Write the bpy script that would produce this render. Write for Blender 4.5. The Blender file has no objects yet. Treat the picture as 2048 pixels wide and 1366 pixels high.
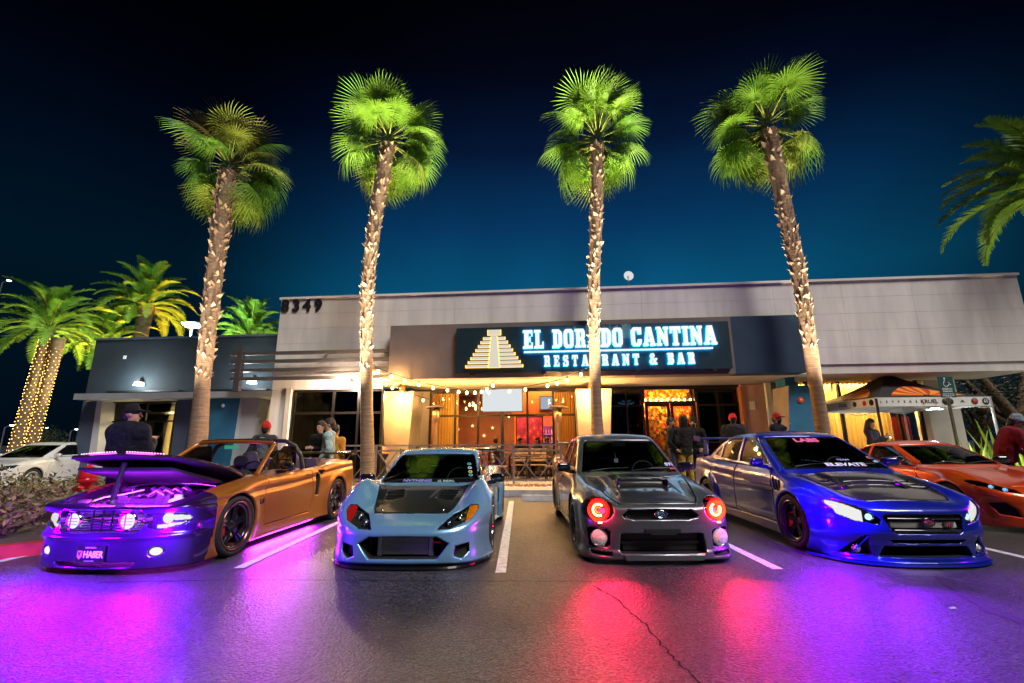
import bpy, bmesh, math, random
import numpy as np
from mathutils import Vector, Matrix
R = math.radians
random.seed(7); np.random.seed(7)
S = bpy.context.scene
COL = S.collection

# ---------------------------------------------------------------- camera
F_PX, CAM_H = 910.0, 1.33
PITCH = math.atan(200/910); ROLL = R(0.3)
cam = bpy.data.objects.new('camera', bpy.data.cameras.new('camera')); COL.objects.link(cam)
cam.data.sensor_width = 36; cam.data.lens = 36*F_PX/2048; cam.data.clip_end = 3000; cam.data.clip_start = 0.05
cam.matrix_world = Matrix.Translation((0, 0, CAM_H)) @ Matrix.Rotation(R(90)+PITCH, 4, 'X') @ Matrix.Rotation(-ROLL, 4, 'Z')
S.camera = cam

# ---------------------------------------------------------------- world: night sky, city glow low ahead
w = bpy.data.worlds.new('World'); S.world = w; w.use_nodes = True
nt = w.node_tree; nt.nodes.clear()
def N(nt, t, **kw):
    n = nt.nodes.new(t)
    for k, v in kw.items():
        if k in n.inputs.keys() and not hasattr(n, k): n.inputs[k].default_value = v
        else:
            try: setattr(n, k, v)
            except Exception: n.inputs[k].default_value = v
    return n
tc = N(nt, 'ShaderNodeTexCoord'); sep = N(nt, 'ShaderNodeSeparateXYZ'); nt.links.new(tc.outputs['Generated'], sep.inputs[0])
rmp = N(nt, 'ShaderNodeValToRGB'); nt.links.new(sep.outputs['Z'], rmp.inputs[0])
cr = rmp.color_ramp
for i, (p, c) in enumerate([(0.0, (.002, .012, .028)), (.30, (.0010, .035, .076)), (.44, (.0008, .015, .047)), (.57, (.0006, .0034, .0145)), (.68, (.0004, .0009, .0034)), (.78, (.0003, .0005, .0016))]):
    e = cr.elements[i] if i < 2 else cr.elements.new(p)
    e.position = p; e.color = (*c, 1)
dot = N(nt, 'ShaderNodeVectorMath', operation='DOT_PRODUCT'); nt.links.new(tc.outputs['Generated'], dot.inputs[0]); dot.inputs[1].default_value = (0.16, 0.94, 0.30)
mr = N(nt, 'ShaderNodeMapRange'); nt.links.new(dot.outputs['Value'], mr.inputs['Value'])
mr.inputs['From Min'].default_value = .70; mr.inputs['From Max'].default_value = 1.0; mr.inputs['To Min'].default_value = .12; mr.inputs['To Max'].default_value = 1.25
mr.interpolation_type = 'SMOOTHSTEP'
nz = N(nt, 'ShaderNodeTexNoise'); nz.inputs['Scale'].default_value = 3.0; nz.inputs['Detail'].default_value = 4; nt.links.new(tc.outputs['Generated'], nz.inputs['Vector'])
mr2 = N(nt, 'ShaderNodeMapRange'); nt.links.new(nz.outputs['Fac'], mr2.inputs['Value']); mr2.inputs['To Min'].default_value = .6; mr2.inputs['To Max'].default_value = 1.4
mul = N(nt, 'ShaderNodeMath', operation='MULTIPLY'); nt.links.new(mr.outputs[0], mul.inputs[0]); nt.links.new(mr2.outputs[0], mul.inputs[1])
bg = N(nt, 'ShaderNodeBackground'); nt.links.new(rmp.outputs[0], bg.inputs[0]); nt.links.new(mul.outputs[0], bg.inputs[1])
wo = N(nt, 'ShaderNodeOutputWorld'); nt.links.new(bg.outputs[0], wo.inputs[0])

# ---------------------------------------------------------------- moonlight / high lot light
sun = bpy.data.objects.new('sun', bpy.data.lights.new('sun', 'SUN')); COL.objects.link(sun)
sun.data.energy = 1.6; sun.data.angle = R(22); sun.data.color = (1.0, .94, .87)
sun.rotation_euler = Vector((-.46, .54, -.84)).to_track_quat('-Z', 'Y').to_euler()

# ---------------------------------------------------------------- exposure and render
vset = S.view_settings; vset.view_transform = 'Standard'; vset.look = 'None'; vset.exposure = 1.0; vset.gamma = 1.0; vset.use_curve_mapping = False
S.render.engine = 'CYCLES'
cy = S.cycles; cy.use_denoising = True; cy.max_bounces = 6; cy.diffuse_bounces = 2; cy.glossy_bounces = 3; cy.transparent_max_bounces = 14
cy.transmission_bounces = 3; cy.sample_clamp_indirect = 4; cy.sample_clamp_direct = 40; cy.caustics_reflective = False; cy.caustics_refractive = False
cy.use_light_tree = True
try: cy.denoiser = 'OPENIMAGEDENOISE'; cy.denoising_prefilter = 'ACCURATE'
except Exception: pass

# ---------------------------------------------------------------- pixel helpers (photo pixel at a known depth -> point)
def ray(px, py):
    u = (px-1024)/F_PX; v = -(py-683)/F_PX
    u, v = u*math.cos(ROLL)+v*math.sin(ROLL), -u*math.sin(ROLL)+v*math.cos(ROLL)
    return Vector((u, math.cos(PITCH)-v*math.sin(PITCH), math.sin(PITCH)+v*math.cos(PITCH)))
def at(px, py, Y):
    r = ray(px, py); t = Y/r.y
    return Vector((r.x*t, Y, CAM_H+r.z*t))
def gnd(px, py, z=0.0):
    r = ray(px, py); t = (z-CAM_H)/r.z
    return Vector((r.x*t, r.y*t, z))

# ---------------------------------------------------------------- materials
MATS = {}
def mat(name, col=(.5, .5, .5), rough=.5, metal=0., coat=0., emit=None, es=0., noise=None, bump=None, spec=.5, coatr=.05, alpha=1., sheen=0., trans=0.):
    if name in MATS: return MATS[name]
    m = bpy.data.materials.new(name); m.use_nodes = True; MATS[name] = m
    t = m.node_tree; b = t.nodes['Principled BSDF']
    b.inputs['Base Color'].default_value = (*col, 1); b.inputs['Roughness'].default_value = rough; b.inputs['Metallic'].default_value = metal
    b.inputs['Coat Weight'].default_value = coat; b.inputs['Coat Roughness'].default_value = coatr; b.inputs['Specular IOR Level'].default_value = spec
    b.inputs['Alpha'].default_value = alpha; b.inputs['Sheen Weight'].default_value = sheen; b.inputs['Transmission Weight'].default_value = trans
    if emit: b.inputs['Emission Color'].default_value = (*emit, 1); b.inputs['Emission Strength'].default_value = es
    tcn = t.nodes.new('ShaderNodeTexCoord')
    if noise:   # (scale, amount, detail[, stretch xyz])
        n = t.nodes.new('ShaderNodeTexNoise'); n.inputs['Scale'].default_value = noise[0]; n.inputs['Detail'].default_value = noise[2]
        if len(noise) > 3:
            mp = t.nodes.new('ShaderNodeMapping'); mp.inputs['Scale'].default_value = noise[3]
            t.links.new(tcn.outputs['Object'], mp.inputs['Vector']); t.links.new(mp.outputs[0], n.inputs['Vector'])
        else: t.links.new(tcn.outputs['Object'], n.inputs['Vector'])
        r = t.nodes.new('ShaderNodeMapRange'); t.links.new(n.outputs['Fac'], r.inputs['Value'])
        r.inputs['From Min'].default_value = .25; r.inputs['From Max'].default_value = .75
        r.inputs['To Min'].default_value = 1-noise[1]; r.inputs['To Max'].default_value = 1+noise[1]
        mx = t.nodes.new('ShaderNodeMix'); mx.data_type = 'RGBA'; mx.blend_type = 'MULTIPLY'; mx.inputs['Factor'].default_value = 1
        mx.inputs['A'].default_value = (*col, 1); cmb = t.nodes.new('ShaderNodeCombineColor')
        for i in range(3): t.links.new(r.outputs[0], cmb.inputs[i])
        t.links.new(cmb.outputs[0], mx.inputs['B']); t.links.new(mx.outputs['Result'], b.inputs['Base Color'])
        rr = t.nodes.new('ShaderNodeMapRange'); t.links.new(n.outputs['Fac'], rr.inputs['Value'])
        rr.inputs['To Min'].default_value = max(0, rough-.1*min(1, noise[1]*2)); rr.inputs['To Max'].default_value = min(1, rough+.1*min(1, noise[1]*2))
        t.links.new(rr.outputs[0], b.inputs['Roughness'])
    if bump:    # (scale, strength, distance)
        n2 = t.nodes.new('ShaderNodeTexNoise'); n2.inputs['Scale'].default_value = bump[0]; n2.inputs['Detail'].default_value = 5
        t.links.new(tcn.outputs['Object'], n2.inputs['Vector'])
        bp = t.nodes.new('ShaderNodeBump'); bp.inputs['Strength'].default_value = bump[1]; bp.inputs['Distance'].default_value = bump[2]
        t.links.new(n2.outputs['Fac'], bp.inputs['Height']); t.links.new(bp.outputs[0], b.inputs['Normal'])
    return m
def emis(name, col, s):
    if name in MATS: return MATS[name]
    m = bpy.data.materials.new(name); m.use_nodes = True; MATS[name] = m; t = m.node_tree; t.nodes.clear()
    e = t.nodes.new('ShaderNodeEmission'); e.inputs[0].default_value = (*col, 1); e.inputs[1].default_value = s
    o = t.nodes.new('ShaderNodeOutputMaterial'); t.links.new(e.outputs[0], o.inputs[0]); return m
def translucent(m, col, f=.5):
    t = m.node_tree; b = t.nodes['Principled BSDF']; o = t.nodes['Material Output']; tr = t.nodes.new('ShaderNodeBsdfTranslucent'); tr.inputs[0].default_value = (*col, 1)
    mx = t.nodes.new('ShaderNodeMixShader'); mx.inputs[0].default_value = f; t.links.new(b.outputs[0], mx.inputs[1]); t.links.new(tr.outputs[0], mx.inputs[2]); t.links.new(mx.outputs[0], o.inputs[0]); return m
def glassmat(name, tint=(.5, .55, .6), refl=1.0, rough=.02):
    if name in MATS: return MATS[name]
    m = bpy.data.materials.new(name); m.use_nodes = True; MATS[name] = m; t = m.node_tree; t.nodes.clear()
    tr = t.nodes.new('ShaderNodeBsdfTransparent'); tr.inputs[0].default_value = (*tint, 1)
    gl = t.nodes.new('ShaderNodeBsdfGlossy'); gl.inputs['Roughness'].default_value = rough; gl.inputs[0].default_value = (refl, refl, refl, 1)
    fr = t.nodes.new('ShaderNodeFresnel'); fr.inputs[0].default_value = 1.5
    mx = t.nodes.new('ShaderNodeMixShader'); o = t.nodes.new('ShaderNodeOutputMaterial')
    t.links.new(fr.outputs[0], mx.inputs[0]); t.links.new(tr.outputs[0], mx.inputs[1]); t.links.new(gl.outputs[0], mx.inputs[2]); t.links.new(mx.outputs[0], o.inputs[0]); return m

# ---------------------------------------------------------------- object helpers
def tag(o, label=None, cat=None, group=None, kind=None):
    if label: o['label'] = label
    if cat: o['category'] = cat
    if group: o['group'] = group
    if kind: o['kind'] = kind
    return o
def link(name, data, parent=None, loc=None, rot=None):
    o = bpy.data.objects.new(name, data); COL.objects.link(o)
    if parent: o.parent = parent
    if loc is not None: o.location = loc
    if rot is not None: o.rotation_euler = rot
    return o
def thing(name, label, cat, loc=(0, 0, 0), rz=0., group=None):
    o = link(name, None, None, loc, (0, 0, rz)); o.empty_display_size = .1
    return tag(o, label, cat, group)
class MB:
    """collects solids, builds ONE mesh"""
    def __init__(s): s.v = []; s.f = []; s.mi = []; s.sm = []
    def add(s, vs, fs, mi=0, smooth=False):
        k = len(s.v); s.v += [tuple(v) for v in vs]; s.f += [tuple(i+k for i in f) for f in fs]; s.mi += [mi]*len(fs); s.sm += [smooth]*len(fs); return s
    def box(s, lo, hi, mi=0, M=None, ch=0.):
        x0, y0, z0 = lo; x1, y1, z1 = hi
        if ch > 0:
            q = []
            for z in (z0, z1):
                for (x, y) in ((x0+ch, y0), (x1-ch, y0), (x1, y0+ch), (x1, y1-ch), (x1-ch, y1), (x0+ch, y1), (x0, y1-ch), (x0, y0+ch)): q.append((x, y, z))
            fs = [(7, 6, 5, 4, 3, 2, 1, 0), tuple(range(8, 16))]+[(i, (i+1) % 8, 8+(i+1) % 8, 8+i) for i in range(8)]
        else:
            q = [(x0, y0, z0), (x1, y0, z0), (x1, y1, z0), (x0, y1, z0), (x0, y0, z1), (x1, y0, z1), (x1, y1, z1), (x0, y1, z1)]
            fs = [(3, 2, 1, 0), (4, 5, 6, 7), (0, 1, 5, 4), (1, 2, 6, 5), (2, 3, 7, 6), (3, 0, 4, 7)]
        if M is not None: q = [M @ Vector(v) for v in q]
        return s.add(q, fs, mi)
    def bar(s, a, b, w, h=None, mi=0, up=(0, 0, 1)):
        a, b = Vector(a), Vector(b); d = (b-a); L = d.length; d.normalize(); up = Vector(up)
        if abs(d.dot(up)) > .98: up = Vector((1, 0, 0))
        x = d.cross(up).normalized(); z = x.cross(d); h = h or w
        q = []
        for p in (a, b):
            for sx, sz in ((-1, -1), (1, -1), (1, 1), (-1, 1)): q.append(p+x*sx*w/2+z*sz*h/2)
        return s.add(q, [(0, 1, 2, 3), (7, 6, 5, 4), (0, 4, 5, 1), (1, 5, 6, 2), (2, 6, 7, 3), (3, 7, 4, 0)], mi)
    def tube(s, pts, r, n=8, mi=0, caps=True):
        pts = [Vector(p) for p in pts]; m = len(pts); rs = r if isinstance(r, (list, tuple)) else [r]*m
        vs = []; px = None
        for i, p in enumerate(pts):
            d = (pts[min(i+1, m-1)]-pts[max(i-1, 0)]).normalized()
            if px is None: px = d.orthogonal().normalized()
            else: px = (px-d*px.dot(d)).normalized()
            py = d.cross(px)
            for k in range(n):
                a = 2*math.pi*k/n; vs.append(p+(px*math.cos(a)+py*math.sin(a))*rs[i])
        fs = [(i*n+k, i*n+(k+1) % n, (i+1)*n+(k+1) % n, (i+1)*n+k) for i in range(m-1) for k in range(n)]
        s.add(vs, fs, mi, True)
        if caps: s.add(vs[:n], [tuple(range(n-1, -1, -1))], mi); s.add(vs[-n:], [tuple(range(n))], mi)
        return s
    def lathe(s, prof, n=24, mi=0, axis='Z', o=(0, 0, 0), smooth=True, a0=0., a1=2*math.pi):
        vs = []; full = abs(a1-a0-2*math.pi) < 1e-4; m = n if full else n+1
        for (r, h) in prof:
            for k in range(m):
                a = a0+(a1-a0)*k/n; c, t = r*math.cos(a), r*math.sin(a)
                v = {'Z': (c, t, h), 'X': (h, c, t), 'Y': (t, h, c)}[axis]
                vs.append((v[0]+o[0], v[1]+o[1], v[2]+o[2]))
        fs = []
        for i in range(len(prof)-1):
            for k in range(n):
                k2 = (k+1) % m if full else k+1
                fs.append((i*m+k, i*m+k2, (i+1)*m+k2, (i+1)*m+k))
        return s.add(vs, fs, mi, smooth)
    def prism(s, poly, d0, d1, plane='XZ', mi=0, M=None):
        """polygon extruded along the third axis from d0 to d1"""
        n = len(poly)
        def P(p, d): return {'XZ': (p[0], d, p[1]), 'XY': (p[0], p[1], d), 'YZ': (d, p[0], p[1])}[plane]
        q = [P(p, d0) for p in poly]+[P(p, d1) for p in poly]
        if M is not None: q = [M @ Vector(v) for v in q]
        return s.add(q, [tuple(range(n)), tuple(range(2*n-1, n-1, -1))]+[(i+n, (i+1) % n+n, (i+1) % n, i) for i in range(n)], mi)
    def mesh(s, name, mats, fix=True):
        me = bpy.data.meshes.new(name); me.from_pydata(s.v, [], s.f)
        for m in (mats if isinstance(mats, (list, tuple)) else [mats]): me.materials.append(m)
        me.polygons.foreach_set('material_index', s.mi); me.polygons.foreach_set('use_smooth', s.sm)
        if fix:
            bm = bmesh.new(); bm.from_mesh(me); bmesh.ops.recalc_face_normals(bm, faces=bm.faces); bm.to_mesh(me); bm.free()
        me.update(); return me
    def build(s, name, mats, parent=None, loc=None, rot=None):
        return link(name, s.mesh(name, mats), parent, loc, rot)
def boxobj(name, lo, hi, m, parent=None, ch=0.): return MB().box(lo, hi, ch=ch).build(name, m, parent)
def point(name, loc, col, e, r=.05, parent=None):
    l = bpy.data.lights.new(name, 'POINT'); l.energy = e; l.color = col; l.shadow_soft_size = r
    return link(name, l, parent, loc)
def spot(name, loc, to, col, e, deg, blend=.5, r=.05, parent=None):
    l = bpy.data.lights.new(name, 'SPOT'); l.energy = e; l.color = col; l.shadow_soft_size = r; l.spot_size = R(deg); l.spot_blend = blend
    o = link(name, l, parent, loc); o.rotation_euler = (Vector(to)-Vector(loc)).to_track_quat('-Z', 'Y').to_euler(); return o
def area(name, loc, to, col, e, sx, sy, parent=None):
    l = bpy.data.lights.new(name, 'AREA'); l.shape = 'RECTANGLE'; l.size = sx; l.size_y = sy; l.energy = e; l.color = col
    o = link(name, l, parent, loc); o.rotation_euler = (Vector(to)-Vector(loc)).to_track_quat('-Z', 'Y').to_euler(); return o
def text(name, s, size, m, parent=None, M=None, ext=.004, bold=0., al='CENTER', sx=1., sp=1.):
    c = bpy.data.curves.new(name, 'FONT'); c.body = s; c.size = size; c.extrude = ext; c.offset = bold; c.align_x = al; c.align_y = 'CENTER'; c.space_character = sp
    c.resolution_u = 3
    o = bpy.data.objects.new(name, c); COL.objects.link(o)
    dg = bpy.context.evaluated_depsgraph_get(); me = bpy.data.meshes.new_from_object(o.evaluated_get(dg)); bpy.data.objects.remove(o)
    for v in me.vertices: v.co.x *= sx
    if M is not None: me.transform(M)
    me.materials.clear(); me.materials.append(m)
    return link(name, me, parent)
def copytree(o, parent=None):
    c = o.copy(); COL.objects.link(c)
    if parent: c.parent = parent
    for ch in o.children: copytree(ch, c)
    return c

# ---------------------------------------------------------------- implicit surfaces
def smax(a, b, k):
    h = np.maximum(k-np.abs(a-b), 0)/k
    return np.maximum(a, b)+h*h*(k*.25)
def smin(a, b, k): return -smax(-a, -b, k)
def curve(*pts):
    xs = np.array([p[0] for p in pts], float); ys = np.array([p[1] for p in pts], float)
    n = len(xs); dx = np.diff(xs); dl = np.diff(ys)/dx; m = np.zeros(n)
    m[0], m[-1] = dl[0], dl[-1]
    for i in range(1, n-1):
        m[i] = 0 if dl[i-1]*dl[i] <= 0 else (dx[i-1]+dx[i])*3/((2*dx[i]+dx[i-1])/dl[i-1]+(dx[i]+2*dx[i-1])/dl[i])
    t = np.linspace(xs[0], xs[-1], 1200); i = np.clip(np.searchsorted(xs, t, 'right')-1, 0, n-2)
    h = dx[i]; u = (t-xs[i])/h
    T = ys[i]*(1+2*u)*(1-u)**2+h*m[i]*u*(1-u)**2+ys[i+1]*u*u*(3-2*u)+h*m[i+1]*u*u*(u-1)
    return lambda q: np.interp(q, t, T)
def poly2d(pts):
    """signed distance to a closed polygon (negative inside)"""
    P = [(float(a), float(b)) for a, b in pts]; n = len(P)
    def f(u, v):
        d = None; ins = None
        for i in range(n):
            ax, ay = P[i]; bx, by = P[(i+1) % n]; ex, ey = bx-ax, by-ay
            wx, wy = u-ax, v-ay
            t = np.clip((wx*ex+wy*ey)/(ex*ex+ey*ey+1e-12), 0, 1)
            q = (wx-ex*t)**2+(wy-ey*t)**2
            d = q if d is None else np.minimum(d, q)
            c = (ay <= v) != (by <= v)
            xx = (ax+(v-ay)*(ex/(ey if abs(ey) > 1e-12 else 1e-12))) > u
            s = c & xx
            ins = s if ins is None else ins ^ s
        d = np.sqrt(d)
        return np.where(ins, -d, d)
    return f
def nets(f, lo, hi, h, project=2):
    """naive surface nets of f=0, vertices projected on to the surface -> verts, quads, normals"""
    lo = np.array(lo, float); hi = np.array(hi, float); n = np.maximum(np.ceil((hi-lo)/h).astype(int)+1, 3)
    ax = [(lo[i]+h*np.arange(n[i])).astype(np.float32) for i in range(3)]
    X, Y, Z = ax[0][:, None, None], ax[1][None, :, None], ax[2][None, None, :]
    V = np.broadcast_to(f(X, Y, Z), tuple(n)).astype(np.float32)
    s = V < 0
    c8 = [(i, j, k) for i in (0, 1) for j in (0, 1) for k in (0, 1)]
    cnt = np.zeros(tuple(n-1), np.int8)
    for (i, j, k) in c8: cnt += s[i:n[0]-1+i, j:n[1]-1+j, k:n[2]-1+k]
    act = np.argwhere((cnt > 0) & (cnt < 8))
    if len(act) == 0: return np.zeros((0, 3)), np.zeros((0, 4), int), np.zeros((0, 3))
    cv = np.stack([V[act[:, 0]+i, act[:, 1]+j, act[:, 2]+k] for (i, j, k) in c8], 1)
    acc = np.zeros((len(act), 3)); num = np.zeros(len(act))
    for a in range(8):
        for b in range(a+1, 8):
            pa, pb = np.array(c8[a]), np.array(c8[b])
            if np.abs(pa-pb).sum() != 1: continue
            fa, fb = cv[:, a], cv[:, b]; m = (fa < 0) != (fb < 0)
            t = np.where(m, fa/np.where(m, fa-fb, 1), 0)
            acc += np.where(m[:, None], pa+(pb-pa)*t[:, None], 0); num += m
    P = lo+h*(act+acc/num[:, None])
    idx = -np.ones(tuple(n-1), np.int64); idx[act[:, 0], act[:, 1], act[:, 2]] = np.arange(len(act))
    Q = []
    for d in range(3):
        e, g = [(1, 2), (2, 0), (0, 1)][d]
        sl0 = [slice(None)]*3; sl1 = [slice(None)]*3; sl0[d] = slice(0, n[d]-1); sl1[d] = slice(1, n[d])
        for q in (e, g): sl0[q] = slice(1, n[q]-1); sl1[q] = slice(1, n[q]-1)
        a, b = s[tuple(sl0)], s[tuple(sl1)]
        for (m, flip) in ((a & ~b, False), (~a & b, True)):
            ii = np.argwhere(m)
            if len(ii) == 0: continue
            off = np.zeros(3, int); off[e] = 1; off[g] = 1; base = ii+off
            def cell(de, dg):
                c = base.copy(); c[:, e] -= de; c[:, g] -= dg; return idx[c[:, 0], c[:, 1], c[:, 2]]
            q = np.stack([cell(1, 1), cell(0, 1), cell(0, 0), cell(1, 0)], 1)
            Q.append(q[:, ::-1] if flip else q)
    Q = np.concatenate(Q); Q = Q[(Q >= 0).all(1)]
    def grad(P, e=h*.35):
        g = np.stack([f(P[:, 0]+(e if i == 0 else 0), P[:, 1]+(e if i == 1 else 0), P[:, 2]+(e if i == 2 else 0))-f(P[:, 0]-(e if i == 0 else 0), P[:, 1]-(e if i == 1 else 0), P[:, 2]-(e if i == 2 else 0)) for i in range(3)], 1)/(2*e)
        return g
    nb = np.concatenate([Q[:, [0, 1]], Q[:, [1, 2]], Q[:, [2, 3]], Q[:, [3, 0]]]); nb = np.concatenate([nb, nb[:, ::-1]])
    cn = np.bincount(nb[:, 0], minlength=len(P)).astype(float)
    for it in range(project+1):
        if it < project:
            av = np.stack([np.bincount(nb[:, 0], P[nb[:, 1], i], len(P)) for i in range(3)], 1)/np.maximum(cn, 1)[:, None]
            P = np.where((cn > 2)[:, None], .45*P+.55*av, P)
        g = grad(P); v = f(P[:, 0], P[:, 1], P[:, 2]); st = g*(v/np.maximum((g*g).sum(1), .15))[:, None]
        ln = np.linalg.norm(st, axis=1); st *= np.minimum(1, .6*h/np.maximum(ln, 1e-9))[:, None]; P = P-st
    g = grad(P); Nn = g/np.maximum(np.linalg.norm(g, axis=1), 1e-9)[:, None]
    return P, Q, Nn
def sdfmesh(name, f, lo, hi, h, mats, matfn=None, keep=None, project=2, mirror=False, custom=True):
    P, Q, Nn = nets(f, lo, hi, h, project)
    C = P[Q].mean(1)
    if keep is not None:
        k = keep(C[:, 0], C[:, 1], C[:, 2]); Q = Q[k]; C = C[k]
    used = np.zeros(len(P), bool); used[Q.ravel()] = True; re = np.cumsum(used)-1; P = P[used]; Nn = Nn[used]; Q = re[Q]
    mi = matfn(C[:, 0], C[:, 1], C[:, 2]).astype(np.int32) if matfn is not None else np.zeros(len(Q), np.int32)
    if mirror: P = P*[-1, 1, 1]; Nn = Nn*[-1, 1, 1]; Q = Q[:, ::-1]
    me = bpy.data.meshes.new(name); me.vertices.add(len(P)); me.vertices.foreach_set('co', P.astype(np.float32).ravel())
    me.loops.add(Q.size); me.loops.foreach_set('vertex_index', Q.astype(np.int32).ravel())
    me.polygons.add(len(Q)); me.polygons.foreach_set('loop_start', np.arange(0, Q.size, 4, dtype=np.int32))
    for m in (mats if isinstance(mats, (list, tuple)) else [mats]): me.materials.append(m)
    me.polygons.foreach_set('material_index', mi); me.polygons.foreach_set('use_smooth', np.ones(len(Q), bool))
    me.update(); me.validate()
    if custom and len(P) == len(me.vertices): me.normals_split_custom_set_from_vertices(Nn.tolist())
    return me
# ================================================================ cars
M_dark = mat('dark_cavity', (.008, .008, .009), .8)
M_trim = mat('black_trim', (.012, .012, .013), .45, coat=.2)
M_gloss = mat('gloss_black', (.008, .008, .01), .15, coat=1.)
M_carbon = mat('carbon_fibre', (.006, .006, .007), .34, coat=1., noise=(160, .5, 1), coatr=.06)
M_rub = mat('tyre_rubber', (.014, .014, .015), .75, noise=(30, .3, 3))
M_chrome = mat('chrome', (.75, .76, .78), .10, 1.)
M_alu = mat('aluminium', (.42, .43, .45), .38, .9, noise=(40, .2, 3))
M_int = mat('cabin_plastic', (.018, .018, .02), .6, noise=(60, .3, 3))
M_seat = mat('seat_cloth', (.022, .022, .026), .8, sheen=.2)
M_wsh = glassmat('windscreen_glass', (.55, .6, .62), .9)
M_tint = glassmat('tinted_glass', (.22, .23, .25), 1.)
M_lens = glassmat('lamp_lens', (.9, .92, .95), 1., .01)

def wheel(parent, x, y, r, right, width=.235, n=5, double=True, rimcol=None, lipcol=None, rimr=.75, style='spoke'):
    wh = link('wheel', None, parent, (x, y, r), (0, 0, 0 if right else math.pi)); wh.empty_display_size = .05
    w2 = width/2
    key = f'tyre{r:.3f}{width:.2f}{rimr}'
    if key not in bpy.data.meshes:
        rr = r*rimr+.004
        b = MB().lathe([(rr-.015, -w2*.8), (rr+.012, -w2*.97), (r*.9, -w2*1.02), (r*.97, -w2*.92), (r*.995, -w2*.72), (r, -w2*.3), (r, w2*.3), (r*.995, w2*.72), (r*.97, w2*.92), (r*.9, w2*1.02), (rr+.012, w2*.97), (rr-.015, w2*.8)], 48, axis='X')
        me = b.mesh(key, M_rub)
    else: me = bpy.data.meshes[key]
    link('tyre', me, wh)
    rm = rimcol or M_gloss; lm = lipcol or rm
    key = f'rim{r:.3f}{n}{double}{rm.name}{lm.name}{rimr}{style}'
    if key not in bpy.data.meshes:
        rr = r*rimr; b = MB()
        b.lathe([(rr+.004, w2*.93), (rr+.002, w2*1.0), (rr-.012, w2*1.0), (rr-.022, w2*.85), (rr-.04, w2*.2), (rr-.05, -w2*.8)], 48, axis='X', mi=1)
        b.lathe([(rr-.03, w2*.80), (rr-.055, w2*.72), (rr-.055, w2*.55), (rr-.03, w2*.5)], 48, axis='X', mi=0)
        h0 = .052; xo = w2*.55
        for k in range(n):
            a = 2*math.pi*k/n+.3
            for sd in ((-1, 1) if double else (0,)):
                a1, a2 = a+sd*.16, a+sd*(.13 if double else 0)
                p0 = (xo-.02, h0*math.cos(a1)*.8, h0*math.sin(a1)*.8); p1 = (w2*.62, (rr-.03)*math.cos(a2), (rr-.03)*math.sin(a2))
                mid = [(p0[i]+p1[i])/2 for i in range(3)]; mid[0] = xo-.012
                ww = .026 if double else .05
                b.bar(p0, mid, ww*1.25, .032, up=(1, 0, 0)); b.bar(mid, p1, ww, .030, up=(1, 0, 0))
            b.tube([(xo-.0, .036*math.cos(a+.3), .036*math.sin(a+.3)), (xo+.012, .036*math.cos(a+.3), .036*math.sin(a+.3))], .008, 6, mi=1)
        b.lathe([(.0, xo+.014), (.02, xo+.012), (.026, xo+.0), (.062, xo-.004), (.068, xo-.04)], 24, axis='X')
        for k in range(20 if style == 'bolts' else 0):
            a = 2*math.pi*k/20; b.tube([(w2*.78, (rr-.033)*math.cos(a), (rr-.033)*math.sin(a)), (w2*.86, (rr-.033)*math.cos(a), (rr-.033)*math.sin(a))], .006, 5, mi=1)
        me = b.mesh(key, [rm, lm])
    else: me = bpy.data.meshes[key]
    link('rim', me, wh)
    key = f'disc{r:.3f}'
    if key not in bpy.data.meshes:
        b = MB().lathe([(.03, .02), (r*.5, .02), (r*.5, -.008), (.03, -.008)], 32, axis='X')
        b.lathe([(r*.7, -.05), (.02, -.06)], 32, axis='X')
        me = b.mesh(key, M_alu)
    else: me = bpy.data.meshes[key]
    link('brake_disc', me, wh)
    cal = MB().box((-.03, -r*.56, -.09), (.06, -r*.30, .09), ch=.02).build('brake_caliper', mat('caliper_red', (.35, .02, .02), .35), wh)
    return wh

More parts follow.
